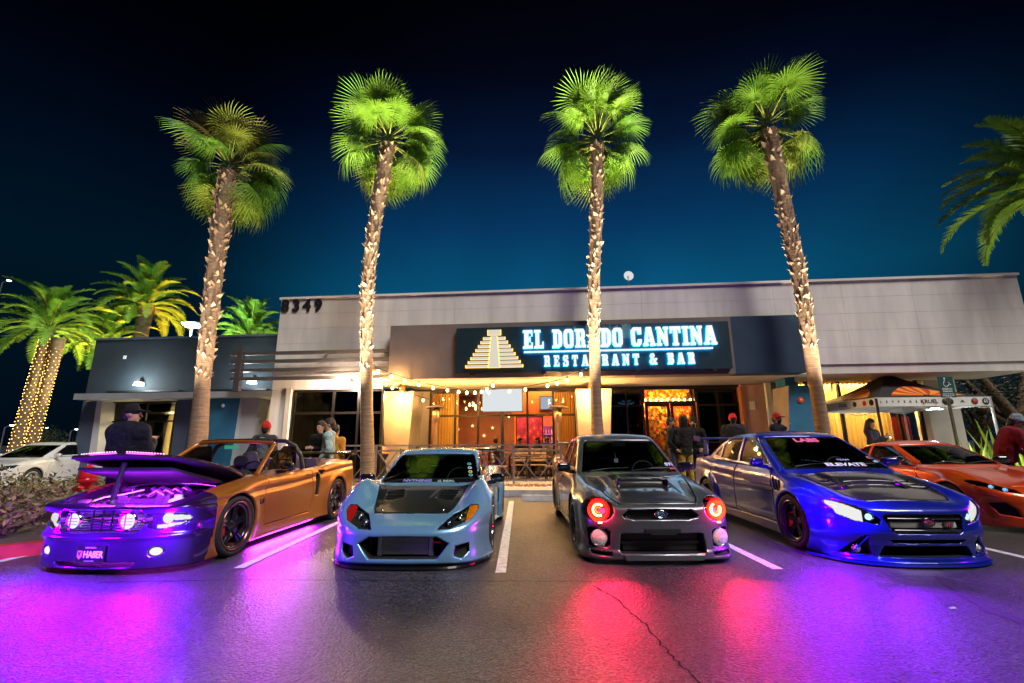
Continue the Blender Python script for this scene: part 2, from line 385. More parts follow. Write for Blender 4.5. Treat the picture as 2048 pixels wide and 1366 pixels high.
class Car: pass
def car(name, label, loc, rz, sp, h=.017):
    """builds the shell, hood, doors, glass, wheels and cabin of one car from its curves; car faces -Y, y runs from nose to tail"""
    C = Car(); C.sp = sp; root = thing(name, label, 'car', loc, rz, 'cars parked in the row' if sp.get('row', True) else None); C.root = root
    L = sp['L']; zw = sp.get('zw', .52); ya, yr, tr, aR = sp['ya'], sp['yr'], sp['tr'], sp['aR']
    def tops(ax, y):
        T = sp['tc'](y)-sp.get('crn', .05)*(ax/.9)**2
        for (amp, x0, sx, y0, sy) in sp.get('bumps', []): T = T+amp*np.exp(-((ax-x0)/sx)**2)*np.exp(-((y-y0)/sy)**2)
        return T
    def body(x, y, z):
        ax = np.abs(x)
        t = z-zw
        W = sp['W'](y)-sp.get('aup', .4)*np.maximum(t, 0)**2-sp.get('adn', .25)*np.maximum(-t, 0)**2
        fl = sp.get('flare', .03)
        for y0 in (ya, yr):
            r = np.sqrt((y-y0)**2+(z-tr)**2); W = W+fl*np.exp(-(np.maximum(r-aR-.015, 0)/.07)**2)
        if 'crease' in sp:   # (z at y, depth, width)
            zc, dp, wd = sp['crease']; q = (z-zc(y))/wd; W = W-dp*np.exp(-q*q)
        d = smax(ax-W, z-tops(ax, y), sp.get('ks', .10))
        fa, fb_, fc = sp.get('fz', (.45, .25, .5)); fr = sp['fprof'](z)+sp['fplan'](ax)*(1-fc*np.clip((z-fa)/fb_, 0, 1))-y
        rr = y-(L-sp['rprof'](z)-sp['rplan'](ax))
        d = smax(d, fr*sp.get('fs', .85), sp.get('kf', .07)); d = smax(d, rr*.85, .08)
        return smax(d, sp['zb'](y)-z, .03)
    def cabin(x, y, z):
        ax = np.abs(x); c = sp['cab']
        y0, z0, y1, z1, cv = c['ws']; ln = math.hypot(y1-y0, z1-z0); ny, nz = -(z1-z0)/ln, (y1-y0)/ln
        d1 = (y-cv*ax*ax-y0)*ny+(z-z0)*nz
        y0, z0, y1, z1, cv = c['rw']; ln = math.hypot(y1-y0, z1-z0); ny, nz = (z1-z0)/ln, (y0-y1)/ln
        d2 = (y+cv*ax*ax-y0)*ny+(z-z0)*nz
        d3 = (ax-(c['Wc'](y)-c['tum']*(z-c['belt'])))*.93
        d4 = z-(c['roof'](y)-c['rc']*ax*ax)
        d = smax(smax(d1, d2, .03), d4, c.get('kr', .08)); d = smax(d, d3, c.get('k', .09))
        return smax(d, c['belt']-.25-z, .02)
    cab = sp.get('cab'); conv = sp.get('convertible', False)
    def base(x, y, z):
        d = body(x, y, z)
        if cab and not conv: d = smin(d, cabin(x, y, z), .035)
        for fn in sp.get('adds', []): d = fn(d, x, y, z)
        return d
    C.base = base; C.body = body; C.tops = tops; C.cabin = cabin
    def to_slope(q):
        sl = q.get('s', 0.)
        return poly2d([(x, z+sl*front_y(C, x, z)) for x, z in q['p']] if sl else q['p'])
    cuts = [(to_slope(q), q) for q in sp.get('cuts', [])]
    C.lamps = [(p, q) for p, q in cuts if q.get('lamp')]
    hood = poly2d(sp['hood']); hd = sp.get('hooddepth', .045); door = [poly2d(p) for p in sp.get('doors', [])]
    wins = [poly2d(p) for p in sp.get('wins', [])]
    if cab:
        y0, z0, y1, z1, cv = cab['ws']; pil = cab.get('pil', .065)
        def ws_open(x, y, z):
            ax = np.abs(x); hw = cab['Wc'](np.minimum(y, y1))-cab['tum']*(z-cab['belt'])-pil
            s_ = y-cv*ax*ax; return smax(smax(ax-hw, (s_-(y1-.05))*.6, .06), np.maximum((y0+.07-s_)*.6, z0-.05-z), .05)
        a0, b0, a1, b1, cv2 = cab['rw']
        def rw_open(x, y, z):
            ax = np.abs(x); hw = cab['Wc'](np.maximum(y, a1))-cab['tum']*(z-cab['belt'])-pil-.02
            s_ = y+cv2*ax*ax; return smax(smax(ax-hw, ((a1+.05)-s_)*.6, .06), np.maximum((s_-(a0-.07))*.6, b0-.05-z), .05)
        fy0, fy1 = cab.get('floor', (y0+.12, a0-.35))
        def cavity(x, y, z):
            ax = np.abs(x)
            c1 = cabin(x, y, z)+.05
            c2 = smax(smax(ax-(sp['W'](y)-.16), np.abs(y-(fy0+fy1)/2)-(fy1-fy0)/2, .1), np.maximum(.28-z, z-(cab['belt']+.02)), .05)
            return smin(c1, c2, .03)
    def shell(x, y, z):
        b = base(x, y, z); ax = np.abs(x)
        grid = np.ndim(y) == 3 and y.shape[1] > 1
        if grid: b = np.ascontiguousarray(np.broadcast_to(b, (x.shape[0], y.shape[1], z.shape[2]))); d = b.copy(); yv, zv = y[0, :, 0], z[0, 0, :]
        else: d = b
        def app(fn, y0, y1, z0, z1):
            """apply a cut only where it can matter"""
            nonlocal d
            if not grid: d = fn(d, b, ax, x, y, z); return
            j0, j1 = np.searchsorted(yv, (y0-.08, y1+.08)); k0, k1 = np.searchsorted(zv, (z0-.08, z1+.08))
            if j1 <= j0 or k1 <= k0: return
            d[:, j0:j1, k0:k1] = fn(d[:, j0:j1, k0:k1], b[:, j0:j1, k0:k1], ax, x, y[:, j0:j1], z[:, :, k0:k1])
        if cab:
            app(lambda d, b, ax, x, y, z: smax(d, -cavity(x, y, z), .01), y0-.2, a0+.2, 0, 2)
            if not conv:
                app(lambda d, b, ax, x, y, z: smax(d, -np.maximum(ws_open(x, y, z), -.16-b), .012), y0-.3, y1+.2, z0, 2)
                app(lambda d, b, ax, x, y, z: smax(d, -np.maximum(rw_open(x, y, z), -.16-b), .012), a1-.2, a0+.3, b0, 2)
                for i, p in enumerate(wins):
                    q = sp['wins'][i]; ys_ = [e[0] for e in q]; zs_ = [e[1] for e in q]
                    app(lambda d, b, ax, x, y, z: smax(d, -np.maximum(p(y, z), np.maximum(.3-ax, -.16-b)), .010), min(ys_), max(ys_), min(zs_), max(zs_))
        for p, q in cuts:
            us = [e[0] for e in q['p']]; vs_ = [e[1] for e in q['p']]; k = q.get('k', .012)
            if q.get('plane', 'f') == 'f':
                app(lambda d, b, ax, x, y, z: smax(d, -np.maximum(p(ax if q.get('sym', True) else x, z+q.get('s', 0.)*y), np.maximum(-(b+q['d']), y-q.get('ym', 1.2))), k), -.2, q.get('ym', 1.2), min(vs_)-(.12 if q.get('s') else 0), max(vs_)+(.12 if q.get('s') else 0))
            elif q['plane'] == 's': app(lambda d, b, ax, x, y, z: smax(d, -np.maximum(p(y, z), np.maximum(-(b+q['d']), .4-ax)), k), min(us), max(us), min(vs_), max(vs_))
            else: app(lambda d, b, ax, x, y, z: smax(d, -np.maximum(p(ax, y), np.maximum(-(b+q['d']), .3-z)), k), min(vs_), max(vs_), .3, 1.3)
        for yw_ in (ya, yr):   # wheel wells
            Wi = sp['W'](np.full(1, yw_))[0]-.34
            app(lambda d, b, ax, x, y, z: smax(d, -np.maximum(np.sqrt((y-yw_)**2+(z-tr)**2)-aR, Wi-ax), .014), yw_-aR, yw_+aR, 0, tr+aR)
        hy_ = [e[1] for e in sp['hood']]
        if sp.get('openbay'): app(lambda d, b, ax, x, y, z: smax(d, -np.maximum(hood(ax, y)-.004, sp['openbay']-z), .01), min(hy_), max(hy_), sp['openbay'], 1.3)
        else: app(lambda d, b, ax, x, y, z: smax(d, -np.maximum(hood(ax, y)-.009, np.maximum(tops(ax, y)-hd-.012-z, z-tops(ax, y)-.2)), .006), min(hy_), max(hy_), .3, 1.3)
        for i, p in enumerate(door):
            q = sp['doors'][i]; ys_ = [e[0] for e in q]; zs_ = [e[1] for e in q]
            app(lambda d, b, ax, x, y, z: smax(d, -np.maximum(p(y, z)-.009, np.maximum(-(b+.05), .3-ax)), .006), min(ys_), max(ys_), min(zs_), max(zs_))
        return d
    wmax = sp.get('wmax', 1.05); zt = sp.get('zmax', 1.6)
    pm = sp['paint']
    def mf(x, y, z): return (base(x, y, z) < -.022)
    bmats = [pm, M_dark]
    mfn = sp.get('matfn')
    if mfn: bmats = bmats+sp['extra']
    me = sdfmesh('body', shell, (-wmax, -.12, 0.0), (wmax, L+.1, zt), h, bmats, (lambda x, y, z: np.where(mf(x, y, z), 1, mfn(x, y, z))) if mfn else mf)
    C.bodyobj = link('body', me, root)
    # hood
    def hoodf(x, y, z):
        b = base(x, y, z)
        for fn in sp.get('hoodmods', []): b = fn(b, x, y, z)
        return smax(b, np.maximum(hood(np.abs(x), y), np.maximum(tops(np.abs(x), y)-hd-z, z-tops(np.abs(x), y)-.25)), .006)
    hx = max(p[0] for p in sp['hood'])+.05; hy0 = min(p[1] for p in sp['hood'])-.05; hy1 = max(p[1] for p in sp['hood'])+.05
    if sp.get('hoodon', True):
        hm = sp.get('hoodmat', pm)
        me = sdfmesh('hood', hoodf, (-hx, hy0, .3), (hx, hy1, 1.25), .014, [hm, M_dark], lambda x, y, z: ((base(x, y, z) < -.03) | (sp['hooddark'](x, y, z) if 'hooddark' in sp else False)))
        C.hood = link('hood', me, root)
    for i, p in enumerate(door):
        pts = sp['doors'][i]; a = min(q[0] for q in pts)-.05; b_ = max(q[0] for q in pts)+.05; c0 = min(q[1] for q in pts)-.05; c1 = max(q[1] for q in pts)+.05
        df = lambda x, y, z, p=p: smax(base(x, y, z), np.maximum(p(y, z), np.maximum(-(base(x, y, z)+.04), .3-np.abs(x))), .006)
        for sd in (1, -1):
            me = sdfmesh('door', df, (.4, a, c0), (wmax, b_, c1), h, [pm]+(sp['extra'] if mfn else []), mirror=(sd < 0), matfn=(lambda x, y, z: np.maximum(mfn(x, y, z)-1, 0)) if mfn else None)
            do = link('door', me, root)
            hy = b_-.2; hz = c1-.17
            hb = MB(); X = float(sp['W'](np.array([hy]))[0])-sp.get('aup', .4)*max(hz-zw, 0)**2
            hb.box((X-.012, hy-.09, hz-.012), (X+.022, hy+.07, hz+.014), ch=.008)
            if sd < 0: hb.v = [(-v[0], v[1], v[2]) for v in hb.v]
            hb.build('door_handle', sp.get('handlemat', pm), do)
    # glass
    if cab and not conv:
        gl = lambda x, y, z: cabin(x, y, z)+.014
        me = sdfmesh('windscreen', gl, (-.95, y0-.15, z0-.05), (.95, y1+.4, z1+.1), .03, sp.get('wsmat', M_wsh), keep=lambda x, y, z: (ws_open(x, y, z) < .02)); link('windscreen', me, root)
        me = sdfmesh('rear_window', gl, (-.95, a1-.4, b0-.05), (.95, a0+.15, b1+.1), .03, M_tint, keep=lambda x, y, z: (rw_open(x, y, z) < .02)); link('rear_window', me, root)
        for i, p in enumerate(wins):
            pts = sp['wins'][i]; a = min(q[0] for q in pts)-.05; b_ = max(q[0] for q in pts)+.05; c0 = min(q[1] for q in pts)-.05; c1 = max(q[1] for q in pts)+.05
            for sd in (1, -1):
                me = sdfmesh('side_window', gl, (.3, a, c0), (1, b_, c1), .03, M_tint, keep=lambda x, y, z, p=p: (p(y, z) < .03), mirror=(sd < 0)); link('side_window', me, root)
    # wheels
    wk = sp.get('wheel', {}); wx = sp.get('track', None)
    for yy, f in ((ya, 1), (yr, 1)):
        for sd in (1, -1):
            W0 = float(sp['W'](np.array([yy]))[0])+sp.get('flare', .03)-.145
            wheel(root, sd*(W0 if wx is None else wx), yy, tr, sd > 0, **wk)
    # cabin furniture
    if cab:
        cw = cab['y_dash'] if 'y_dash' in cab else y0+.30; bz = cab['belt']
        dz = bz+.0
        b = MB().prism([(cw-.22, dz-.05), (cw, dz+.005), (cw+.16, dz-.03), (cw+.20, dz-.12), (cw+.16, dz-.35), (cw-.2, dz-.35)], -.62, .62, 'YZ'); b.build('dashboard', M_int, root)
        sy = cw+.30; bx = .34; bb = MB(); n = 28
        ring = [(bx+.18*math.cos(2*math.pi*k/n), sy+.07*math.sin(2*math.pi*k/n), dz-.05+.175*math.sin(2*math.pi*k/n)) for k in range(n+1)]
        bb.tube(ring, .015, 6, caps=False); bb.bar((bx-.17, sy, dz-.05), (bx+.17, sy, dz-.05), .04, .02); bb.bar((bx, sy, dz-.05), (bx, sy-.06, dz-.22), .04, .02); bb.bar((bx, sy, dz-.05), (bx, sy-.25, dz-.10), .05, .05)
        bb.build('steering_wheel', M_int, root)
        sm = sp.get('seatmat', M_seat)
        if 'seatmesh' not in bpy.data.meshes:
            def seat(x, y, z):
                yy = y-.22*(z-.3); d = smax(smax(np.abs(x)-.24+.05*np.maximum(z-.35, 0), np.abs(yy)-.07+.04*np.exp(-(x/.12)**2)*0, .08), np.maximum(z-.62, .1-z), .12)
                cu = smax(smax(np.abs(x)-.25, np.abs(y+.2)-.26, .1), np.maximum(z-.2, .02-z), .06)
                hr = smax(smax(np.abs(x)-.12, np.abs(yy)-.05, .06), np.maximum(z-.84, .66-z), .08)
                return np.minimum(np.minimum(d, cu), np.minimum(hr, smax(smax(np.abs(np.abs(x)-.06)-.012, np.abs(yy)-.012, .01), np.maximum(z-.7, .5-z), .01)))
            sdfmesh('seatmesh', seat, (-.32, -.52, 0), (.32, .35, .9), .025, M_seat)
        for sd in (1, -1):
            sx = link('seat', bpy.data.meshes['seatmesh'] if sm is M_seat else bpy.data.meshes['seatmesh'].copy(), root, (sd*.36, cw+1.0, bz-.60+sp.get('seatdz', 0)))
            if sm is not M_seat: sx.data.materials.clear(); sx.data.materials.append(sm)
        if not sp.get('nomirror'):
            mz = z1-.10; my = y1-.05
            MB().box((-.11, my-.01, mz-.035), (.11, my+.02, mz+.03), ch=.012).bar((0, my, mz+.02), (0, my+.04, mz+.09), .015).build('rear_view_mirror', M_trim, root)
    # door mirrors
    mx, my, mz = sp['mirror']
    def mir(x, y, z): return smax(smax(np.abs(x)-.105, np.abs(z)-.062+.10*np.maximum(-x, 0)*.5, .05), np.abs(y+.25*x)-.045, .05)
    mm = sp.get('mirrormat', M_gloss)
    for sd in (1, -1):
        me = sdfmesh('door_mirror', mir, (-.16, -.12, -.1), (.16, .12, .1), .014, mm, mirror=sd < 0)
        o = link('door_mirror', me, root, (sd*mx, my, mz)); MB().bar((-sd*.02, .0, -.05), (-sd*(.16), .01, -.075-.0), .03, .05).build('mirror_arm', mm, o)
        MB().box((-.085, .048, -.045), (.085, .052, .045)).build('mirror_glass', M_chrome, o)
    return C
def sheet(C, name, poly, off, m, parent=None, sym=0, ym=1.3, h=.014, dil=.008, z=(.0, 1.1), plane='f', y0=-.1):
    """a skin following the car's surface inside a polygon seen from the front (lens, decal)"""
    p = poly2d(poly); out = []
    xs = [q[0] for q in poly]
    for sd in ((1, -1) if sym else (1,)):
        if plane == 'f':
            lo = (min(xs)-.05, y0, z[0]); hi = (max(xs)+.05, ym, z[1])
            keep = lambda x, y, zz: (p(x, zz) < dil) & (y < ym)
        else:
            lo = (.3, min(xs)-.05, z[0]); hi = (1.05, max(xs)+.05, z[1]); keep = lambda x, y, zz: p(y, zz) < dil
        me = sdfmesh(name, lambda x, y, z: C.base(x, y, z)-off, lo, hi, h, m, keep=keep, mirror=sd < 0)
        out.append(link(name, me, parent or C.root))
    return out
def lens(C, parent, sd, i=0, m=None, off=-.004, dil=.02, name='lens', h=.014, extra=None):
    p, q = C.lamps[i]; xs = [a for a, b in q['p']]; zs = [b for a, b in q['p']]
    keep = lambda x, y, z: (p(x, z+q.get('s', 0.)*y) < dil) & (y < q.get('ym', 1.2)) & (extra(x, y, z) if extra else True)
    me = sdfmesh(name, lambda x, y, z: C.base(x, y, z)-off, (min(xs)-.06, -.1, min(zs)-.06), (max(xs)+.06, q.get('ym', 1.2), max(zs)+.08), h, m or M_lens, keep=keep, mirror=sd < 0)
    return link(name, me, parent)
def front_y(C, x, z, y0=-.12, y1=1.6):
    ys = np.linspace(y0, y1, 600); v = C.base(np.full(600, float(x)), ys, np.full(600, float(z)))
    i = np.argmax(v < 0); return float(ys[i])
def side_x(C, y, z):
    xs = np.linspace(1.1, .3, 500); v = C.base(xs, np.full(500, float(y)), np.full(500, float(z))); return float(xs[np.argmax(v < 0)])
def top_z(C, x, y):
    zs = np.linspace(1.6, .2, 700); v = C.base(np.full(700, float(x)), np.full(700, float(y)), zs); return float(zs[np.argmax(v < 0)])
def bowl(parent, name, x, y, z, r, m, depth=.06, yaw=0., n=24):
    b = MB().lathe([(r, 0), (r*.96, .01), (r*.8, depth*.6), (r*.45, depth*.95), (.001, depth)], n, axis='Y')
    return b.build(name, m, parent, (x, y, z), (0, 0, yaw))
def disc(parent, name, x, y, z, r, m, dome=.015, yaw=0., n=24):
    b = MB().lathe([(r, 0), (r*.7, -dome*.6), (r*.35, -dome*.9), (.0005, -dome)], n, axis='Y')
    return b.build(name, m, parent, (x, y, z), (0, 0, yaw))
def splitter(C, name, m, z0, z1, ext, wtip, yback, parent=None):
    """flat lip that follows the bumper in plan"""
    sp = C.sp; xs = np.linspace(-wtip, wtip, 41); zm = .12
    fy = sp['fplan'](np.abs(xs))+float(sp['fprof'](np.array([zm]))[0])-ext
    b = MB(); vs = []; n = len(xs)
    for z in (z0, z1):
        for i in range(n): vs.append((xs[i], fy[i]+(.01 if z == z1 else 0), z))
        for i in range(n): vs.append((xs[i], max(yback, fy[i]+.05), z))
    fs = []
    for i in range(n-1):
        fs += [(i, n+i, n+i+1, i+1), (2*n+i, 2*n+i+1, 3*n+i+1, 3*n+i), (i, i+1, 2*n+i+1, 2*n+i), (n+i, 3*n+i, 3*n+i+1, n+i+1)]
    fs += [(0, 2*n, 3*n, n), (n-1, 2*n-1, 4*n-1, 3*n-1)]
    return b.add(vs, fs).build(name, m, parent or C.root)
def mesh_grille(C, name, x0, x1, z0, z1, yoff, m, step=.022, slant=True, bars=False, parent=None):
    """woven bars set back behind an opening, one part"""
    b = MB()
    def P(x, z): return (x, front_y(C, x, z)+yoff, z)
    if bars:
        z = z0
        while z < z1:
            pts = [P(x, z) for x in np.linspace(x0, x1, 13)]; b.tube(pts, .006, 5); z += step
    else:
        hgt = z1-z0; x = x0-hgt
        while x < x1+hgt:
            for s in (1, -1):
                a = [(x+s*(t-.5)*hgt, z0+t*hgt) for t in np.linspace(0, 1, 4)]; a = [P(*q) for q in a if x0 <= q[0] <= x1]
                if len(a) > 1: b.tube(a, .0035, 4, caps=False)
            x += step
    o = b.build(name, m, parent or C.root); o['kind'] = 'stuff'; return o
def wing(C, z, y, half, chord, m, zb=None, posts=.45):
    w_ = link('rear_wing', MB().prism([(y, z), (y+.03, z+.02), (y+chord*.6, z+.018), (y+chord, z+.035), (y+chord*.6, z-.004), (y+.02, z-.012)], -half, half, 'YZ').mesh('rear_wing', m), C.root)
    for sd in (1, -1):
        MB().box((sd*posts-.012, y+.04, zb), (sd*posts+.012, y+chord*.7, z)).build('wing_post', m, w_)
        MB().prism([(y-.03, z-.05), (y+chord+.02, z-.03), (y+chord+.02, z+.07), (y, z+.06)], sd*(half+.001), sd*(half+.012), 'YZ').build('wing_end_plate', m, w_)
    return w_
def wipers(C, y, half, z):
    for x0, x1 in ((-.55, .0), (.05, .6)):
        MB().tube([(x0, y-.0, z), ((x0+x1)/2, y+.03, z+.03), (x1, y+.06, z+.035)], .009, 5).build('wiper', M_trim, C.root)
# ---------------------------------------------------------------- blue roadster with black hood
P_blue = mat('sky_blue_paint', (.19, .42, .68), .26, .45, coat=1., noise=(600, .12, 1))
def scoopbox(x0, x1, y0, y1, hgt, k=.04):
    def fn(d, x, y, z): return d
    return fn
def vent_mod(C_tops, poly, dep, slats):
    p = poly2d(poly)
    def fn(d, x, y, z):
        ax = np.abs(x); T = C_tops(ax, y); q = p(ax, y)
        d = smax(d, -np.maximum(q, T-dep-z), .008)
        return d
    return fn
sp = dict(L=4.12, W=curve((-.2, .84), (0, .85), (.5, .88), (.82, .90), (1.4, .845), (2.2, .85), (3.2, .91), (4.2, .86)), zw=.45, aup=.30, adn=.12,
    tc=curve((-.2, .36), (0, .40), (.08, .435), (.35, .525), (.8, .655), (1.25, .765), (1.5, .80), (2.5, .86), (3.2, .90), (4.3, .87)), crn=.05,
    bumps=[(.21, .76, .18, .86, .42), (.06, .78, .16, 3.25, .6)], ks=.07, kf=.05, fz=(.40, .22, .55), flare=.05,
    fplan=curve((0, 0), (.3, .012), (.5, .05), (.65, .12), (.75, .21), (.85, .37), (.95, .62), (1.1, 1.0)),
    fprof=curve((-.1, .09), (.02, .06), (.07, .012), (.2, 0), (.34, .0), (.40, .015), (.46, .06), (.55, .16), (.7, .34), (1.6, .8)),
    rprof=curve((0, .2), (.3, .04), (.6, 0), (.9, .05), (1.6, .5)), rplan=curve((0, 0), (.5, .05), (.8, .2), (.95, .5), (1.1, .9)),
    zb=curve((-.2, .035), (.4, .035), (1, .08), (4.2, .10)), ya=.84, yr=3.24, tr=.315, aR=.345, zmax=1.3,
    cab=dict(ws=(1.24, .755, 1.98, 1.20, .20), rw=(3.25, .90, 2.62, 1.20, .2), roof=curve((1.2, 1.18), (1.95, 1.225), (2.3, 1.24), (2.75, 1.20), (3.4, 1.0)), rc=.10,
             Wc=curve((1.0, .74), (1.6, .745), (2.4, .74), (3.3, .66)), tum=.36, belt=.82, pil=.075),
    wins=[[(1.52, .86), (2.02, 1.135), (2.58, 1.13), (2.80, .90), (2.7, .87)]],
    hood=[(-.1, .36), (.42, .38), (.47, .50), (.60, 1.12), (.56, 1.22), (-.1, 1.20)], hoodmat=M_carbon,
    doors=[[(1.36, .22), (1.32, .78), (2.52, .83), (2.60, .5), (2.5, .22)]],
    paint=P_blue, mirror=(.93, 1.55, .83), mirrormat=M_gloss, wheel=dict(n=6, double=True, rimcol=mat('bronze_grey_rim', (.10, .10, .11), .3, .8), lipcol=M_chrome, rimr=.74), wmax=1.08,
    cuts=[dict(p=[(-.1, .105), (.37, .105), (.43, .18), (.49, .255), (.455, .275), (.37, .325), (-.1, .335)], d=.20, k=.02, ym=.5),
          dict(p=[(.545, .13), (.625, .10), (.70, .16), (.70, .25), (.56, .225)], d=.07, k=.015, ym=.7),
          dict(p=[(.36, .40), (.50, .405), (.70, .475), (.775, .565), (.765, .612), (.68, .605), (.50, .52)], d=.07, k=.01, ym=.9, s=.7, lamp=1),
          dict(p=[(1.24, .30), (1.40, .28), (1.46, .40), (1.30, .60)], d=.05, plane='s'),
          dict(p=[(2.62, .36), (2.80, .34), (2.84, .52), (2.66, .68)], d=.06, plane='s')])
tops_b = lambda ax, y: sp_b['tc'](y)-.05*(ax/.9)**2+.21*np.exp(-((ax-.76)/.18)**2)*np.exp(-((y-.86)/.42)**2)
sp_b = sp
hv1 = poly2d([(.20, .78), (.42, .70), (.47, 1.02), (.26, 1.06)])
def hm_b(d, x, y, z):
    ax = np.abs(x); T = tops_b(ax, y); q = hv1(ax, y)
    d = smin(d, smax(z-(T+.020-.03*np.clip((q+.09)/.09, 0, 1)), q-.05, .02), .03)
    s = np.maximum(q, T-.03-z); d = smax(d, -s, .01)
    sl = np.maximum(np.abs((y-.76) % .085-.0425)-.014, np.maximum(q, np.abs(z-T+.012)-.016)); return np.minimum(d, sl)
sp['hoodmods'] = [hm_b]
def canard(d, x, y, z):   # flared lower corners of the bumper
    ax = np.abs(x); t = np.exp(-((z-.06)/.09)**2)*np.exp(-((ax-.80)/.22)**2)*np.clip(1-(y-.75)/.3, 0, 1)*np.clip((y+.2)/.3, 0, 1)
    return d-.045*t
sp['adds'] = [canard]
B = car('blue_roadster', 'light blue low roadster with black vented hood and front intercooler', (-1.19, 5.22, 0), R(-1.5), sp)
splitter(B, 'front_splitter', M_gloss, .018, .036, .045, .90, .3)
mesh_b = mat('intercooler_fins', (.30, .32, .33), .4, .85, noise=(9, .5, 2, (1, 1, 60)))
ic = MB().box((-.255, .155, .125), (.255, .20, .305)).build('intercooler', mesh_b, B.root)
for k in range(14): MB().box((-.25, .148, .132+.0122*k), (.25, .156, .138+.0122*k)).build('cooling_fin', M_alu, ic)
for sd in (1, -1): MB().box((sd*.285-.03, .15, .115), (sd*.285+.03, .205, .315), ch=.012).build('end_tank', M_alu, ic)
MB().bar((-.40, .2, .10), (-.40, .2, .32), .02).bar((.40, .2, .10), (.40, .2, .32), .02).build('support_strut', M_trim, B.root)
MB().bar((.30, .15, .255), (.39, .17, .245), .022).build('tow_hook', mat('red_anodised', (.6, .01, .02), .3, .6), B.root)
M_amber = mat('amber_lens', (.8, .22, .01), .2, coat=1., noise=(60, .5, 2)); M_redl = mat('red_side_lens', (.45, .01, .01), .2, coat=1.)
for sd in (1, -1):
    lp = link('headlight', None, B.root, (0, 0, 0))
    lens(B, lp, sd)
    for (x, z, r) in ((.475, .445, .042), (.585, .495, .047)):
        y = front_y(B, x, z)+.05
        bowl(lp, 'reflector', sd*x, y, z, r, M_chrome, .04, sd*.35); disc(lp, 'projector', sd*x, y+.015, z, r*.55, M_lens if False else M_chrome, .02, sd*.35)
    lens(B, lp, sd, m=M_amber if sd > 0 else M_redl, off=-.02, dil=-.004, name='indicator', h=.009, extra=lambda x, y, z: x > .655+.12*(z-.5))
for sd in (1, -1): MB().lathe([(.0, .012), (.014, .010), (.016, 0)], 12).build('hood_pin', M_chrome, B.root, (sd*.36, .44, top_z(B, .36, .44)))
wing(B, 1.18, 3.85, .78, .26, M_carbon, .88, .5)
wipers(B, 1.36, .6, .80)
tM = Matrix.Translation((-.02, 1.40, .835)) @ Matrix.Rotation(R(62), 4, 'X')
# ---- windscreen decals
def decal(C, name, s, size, col, x, zt, rx=None, bold=0., sx=1., off=.012, rough=.5):
    """lettering laid on the windscreen"""
    c = C.sp['cab']; y0, z0, y1, z1, cv = c['ws']; ang = math.atan2(z1-z0, y1-y0)
    y = y0+(zt-z0)/(z1-z0)*(y1-y0)+cv*x*x
    M = Matrix.Translation((x, y, zt)) @ Matrix.Rotation(-2*cv*x*-1, 4, 'Z') @ Matrix.Rotation(ang, 4, 'X') @ Matrix.Translation((0, 0, off))
    o = text(name, s, size, mat('decal_'+name+s[:3], col, rough), C.root, M, ext=.001, bold=bold, sx=sx)
    for v in o.data.vertices:  # follow the glass curvature
        v.co.y += cv*(v.co.x**2-x*x)-2*cv*x*(v.co.x-x)
    return o
decal(B, 'windscreen_lettering', 'NVTHING', .075, (.35, .3, .9), -.16, .80, bold=.002, sx=1.2)
decal(B, 'windscreen_lettering', 'IS REAL', .06, (.55, .85, .9), .24, .795, sx=1.2)
for k, (zz, cc) in enumerate(((1.00, (.1, .5, .6)), (.95, (.5, .7, .75)), (.90, (.75, .7, .1)), (.86, (.1, .5, .6)))):
    disc_m = mat('sticker%d' % k, cc, .5); c = sp['cab']; y0, z0, y1, z1, cv = c['ws']; x = .53-.02*k+.05*(1-(zz-.8)*2); x = .56-(zz-.86)*.35
    y = y0+(zz-z0)/(z1-z0)*(y1-y0)+cv*x*x
    MB().lathe([(.03, 0), (.03, .003), (.016, .003), (.016, .0)], 14).build('sticker', disc_m, B.root, (x, y-.016, zz+.012), (math.atan2(z1-z0, y1-y0), 0, .22))
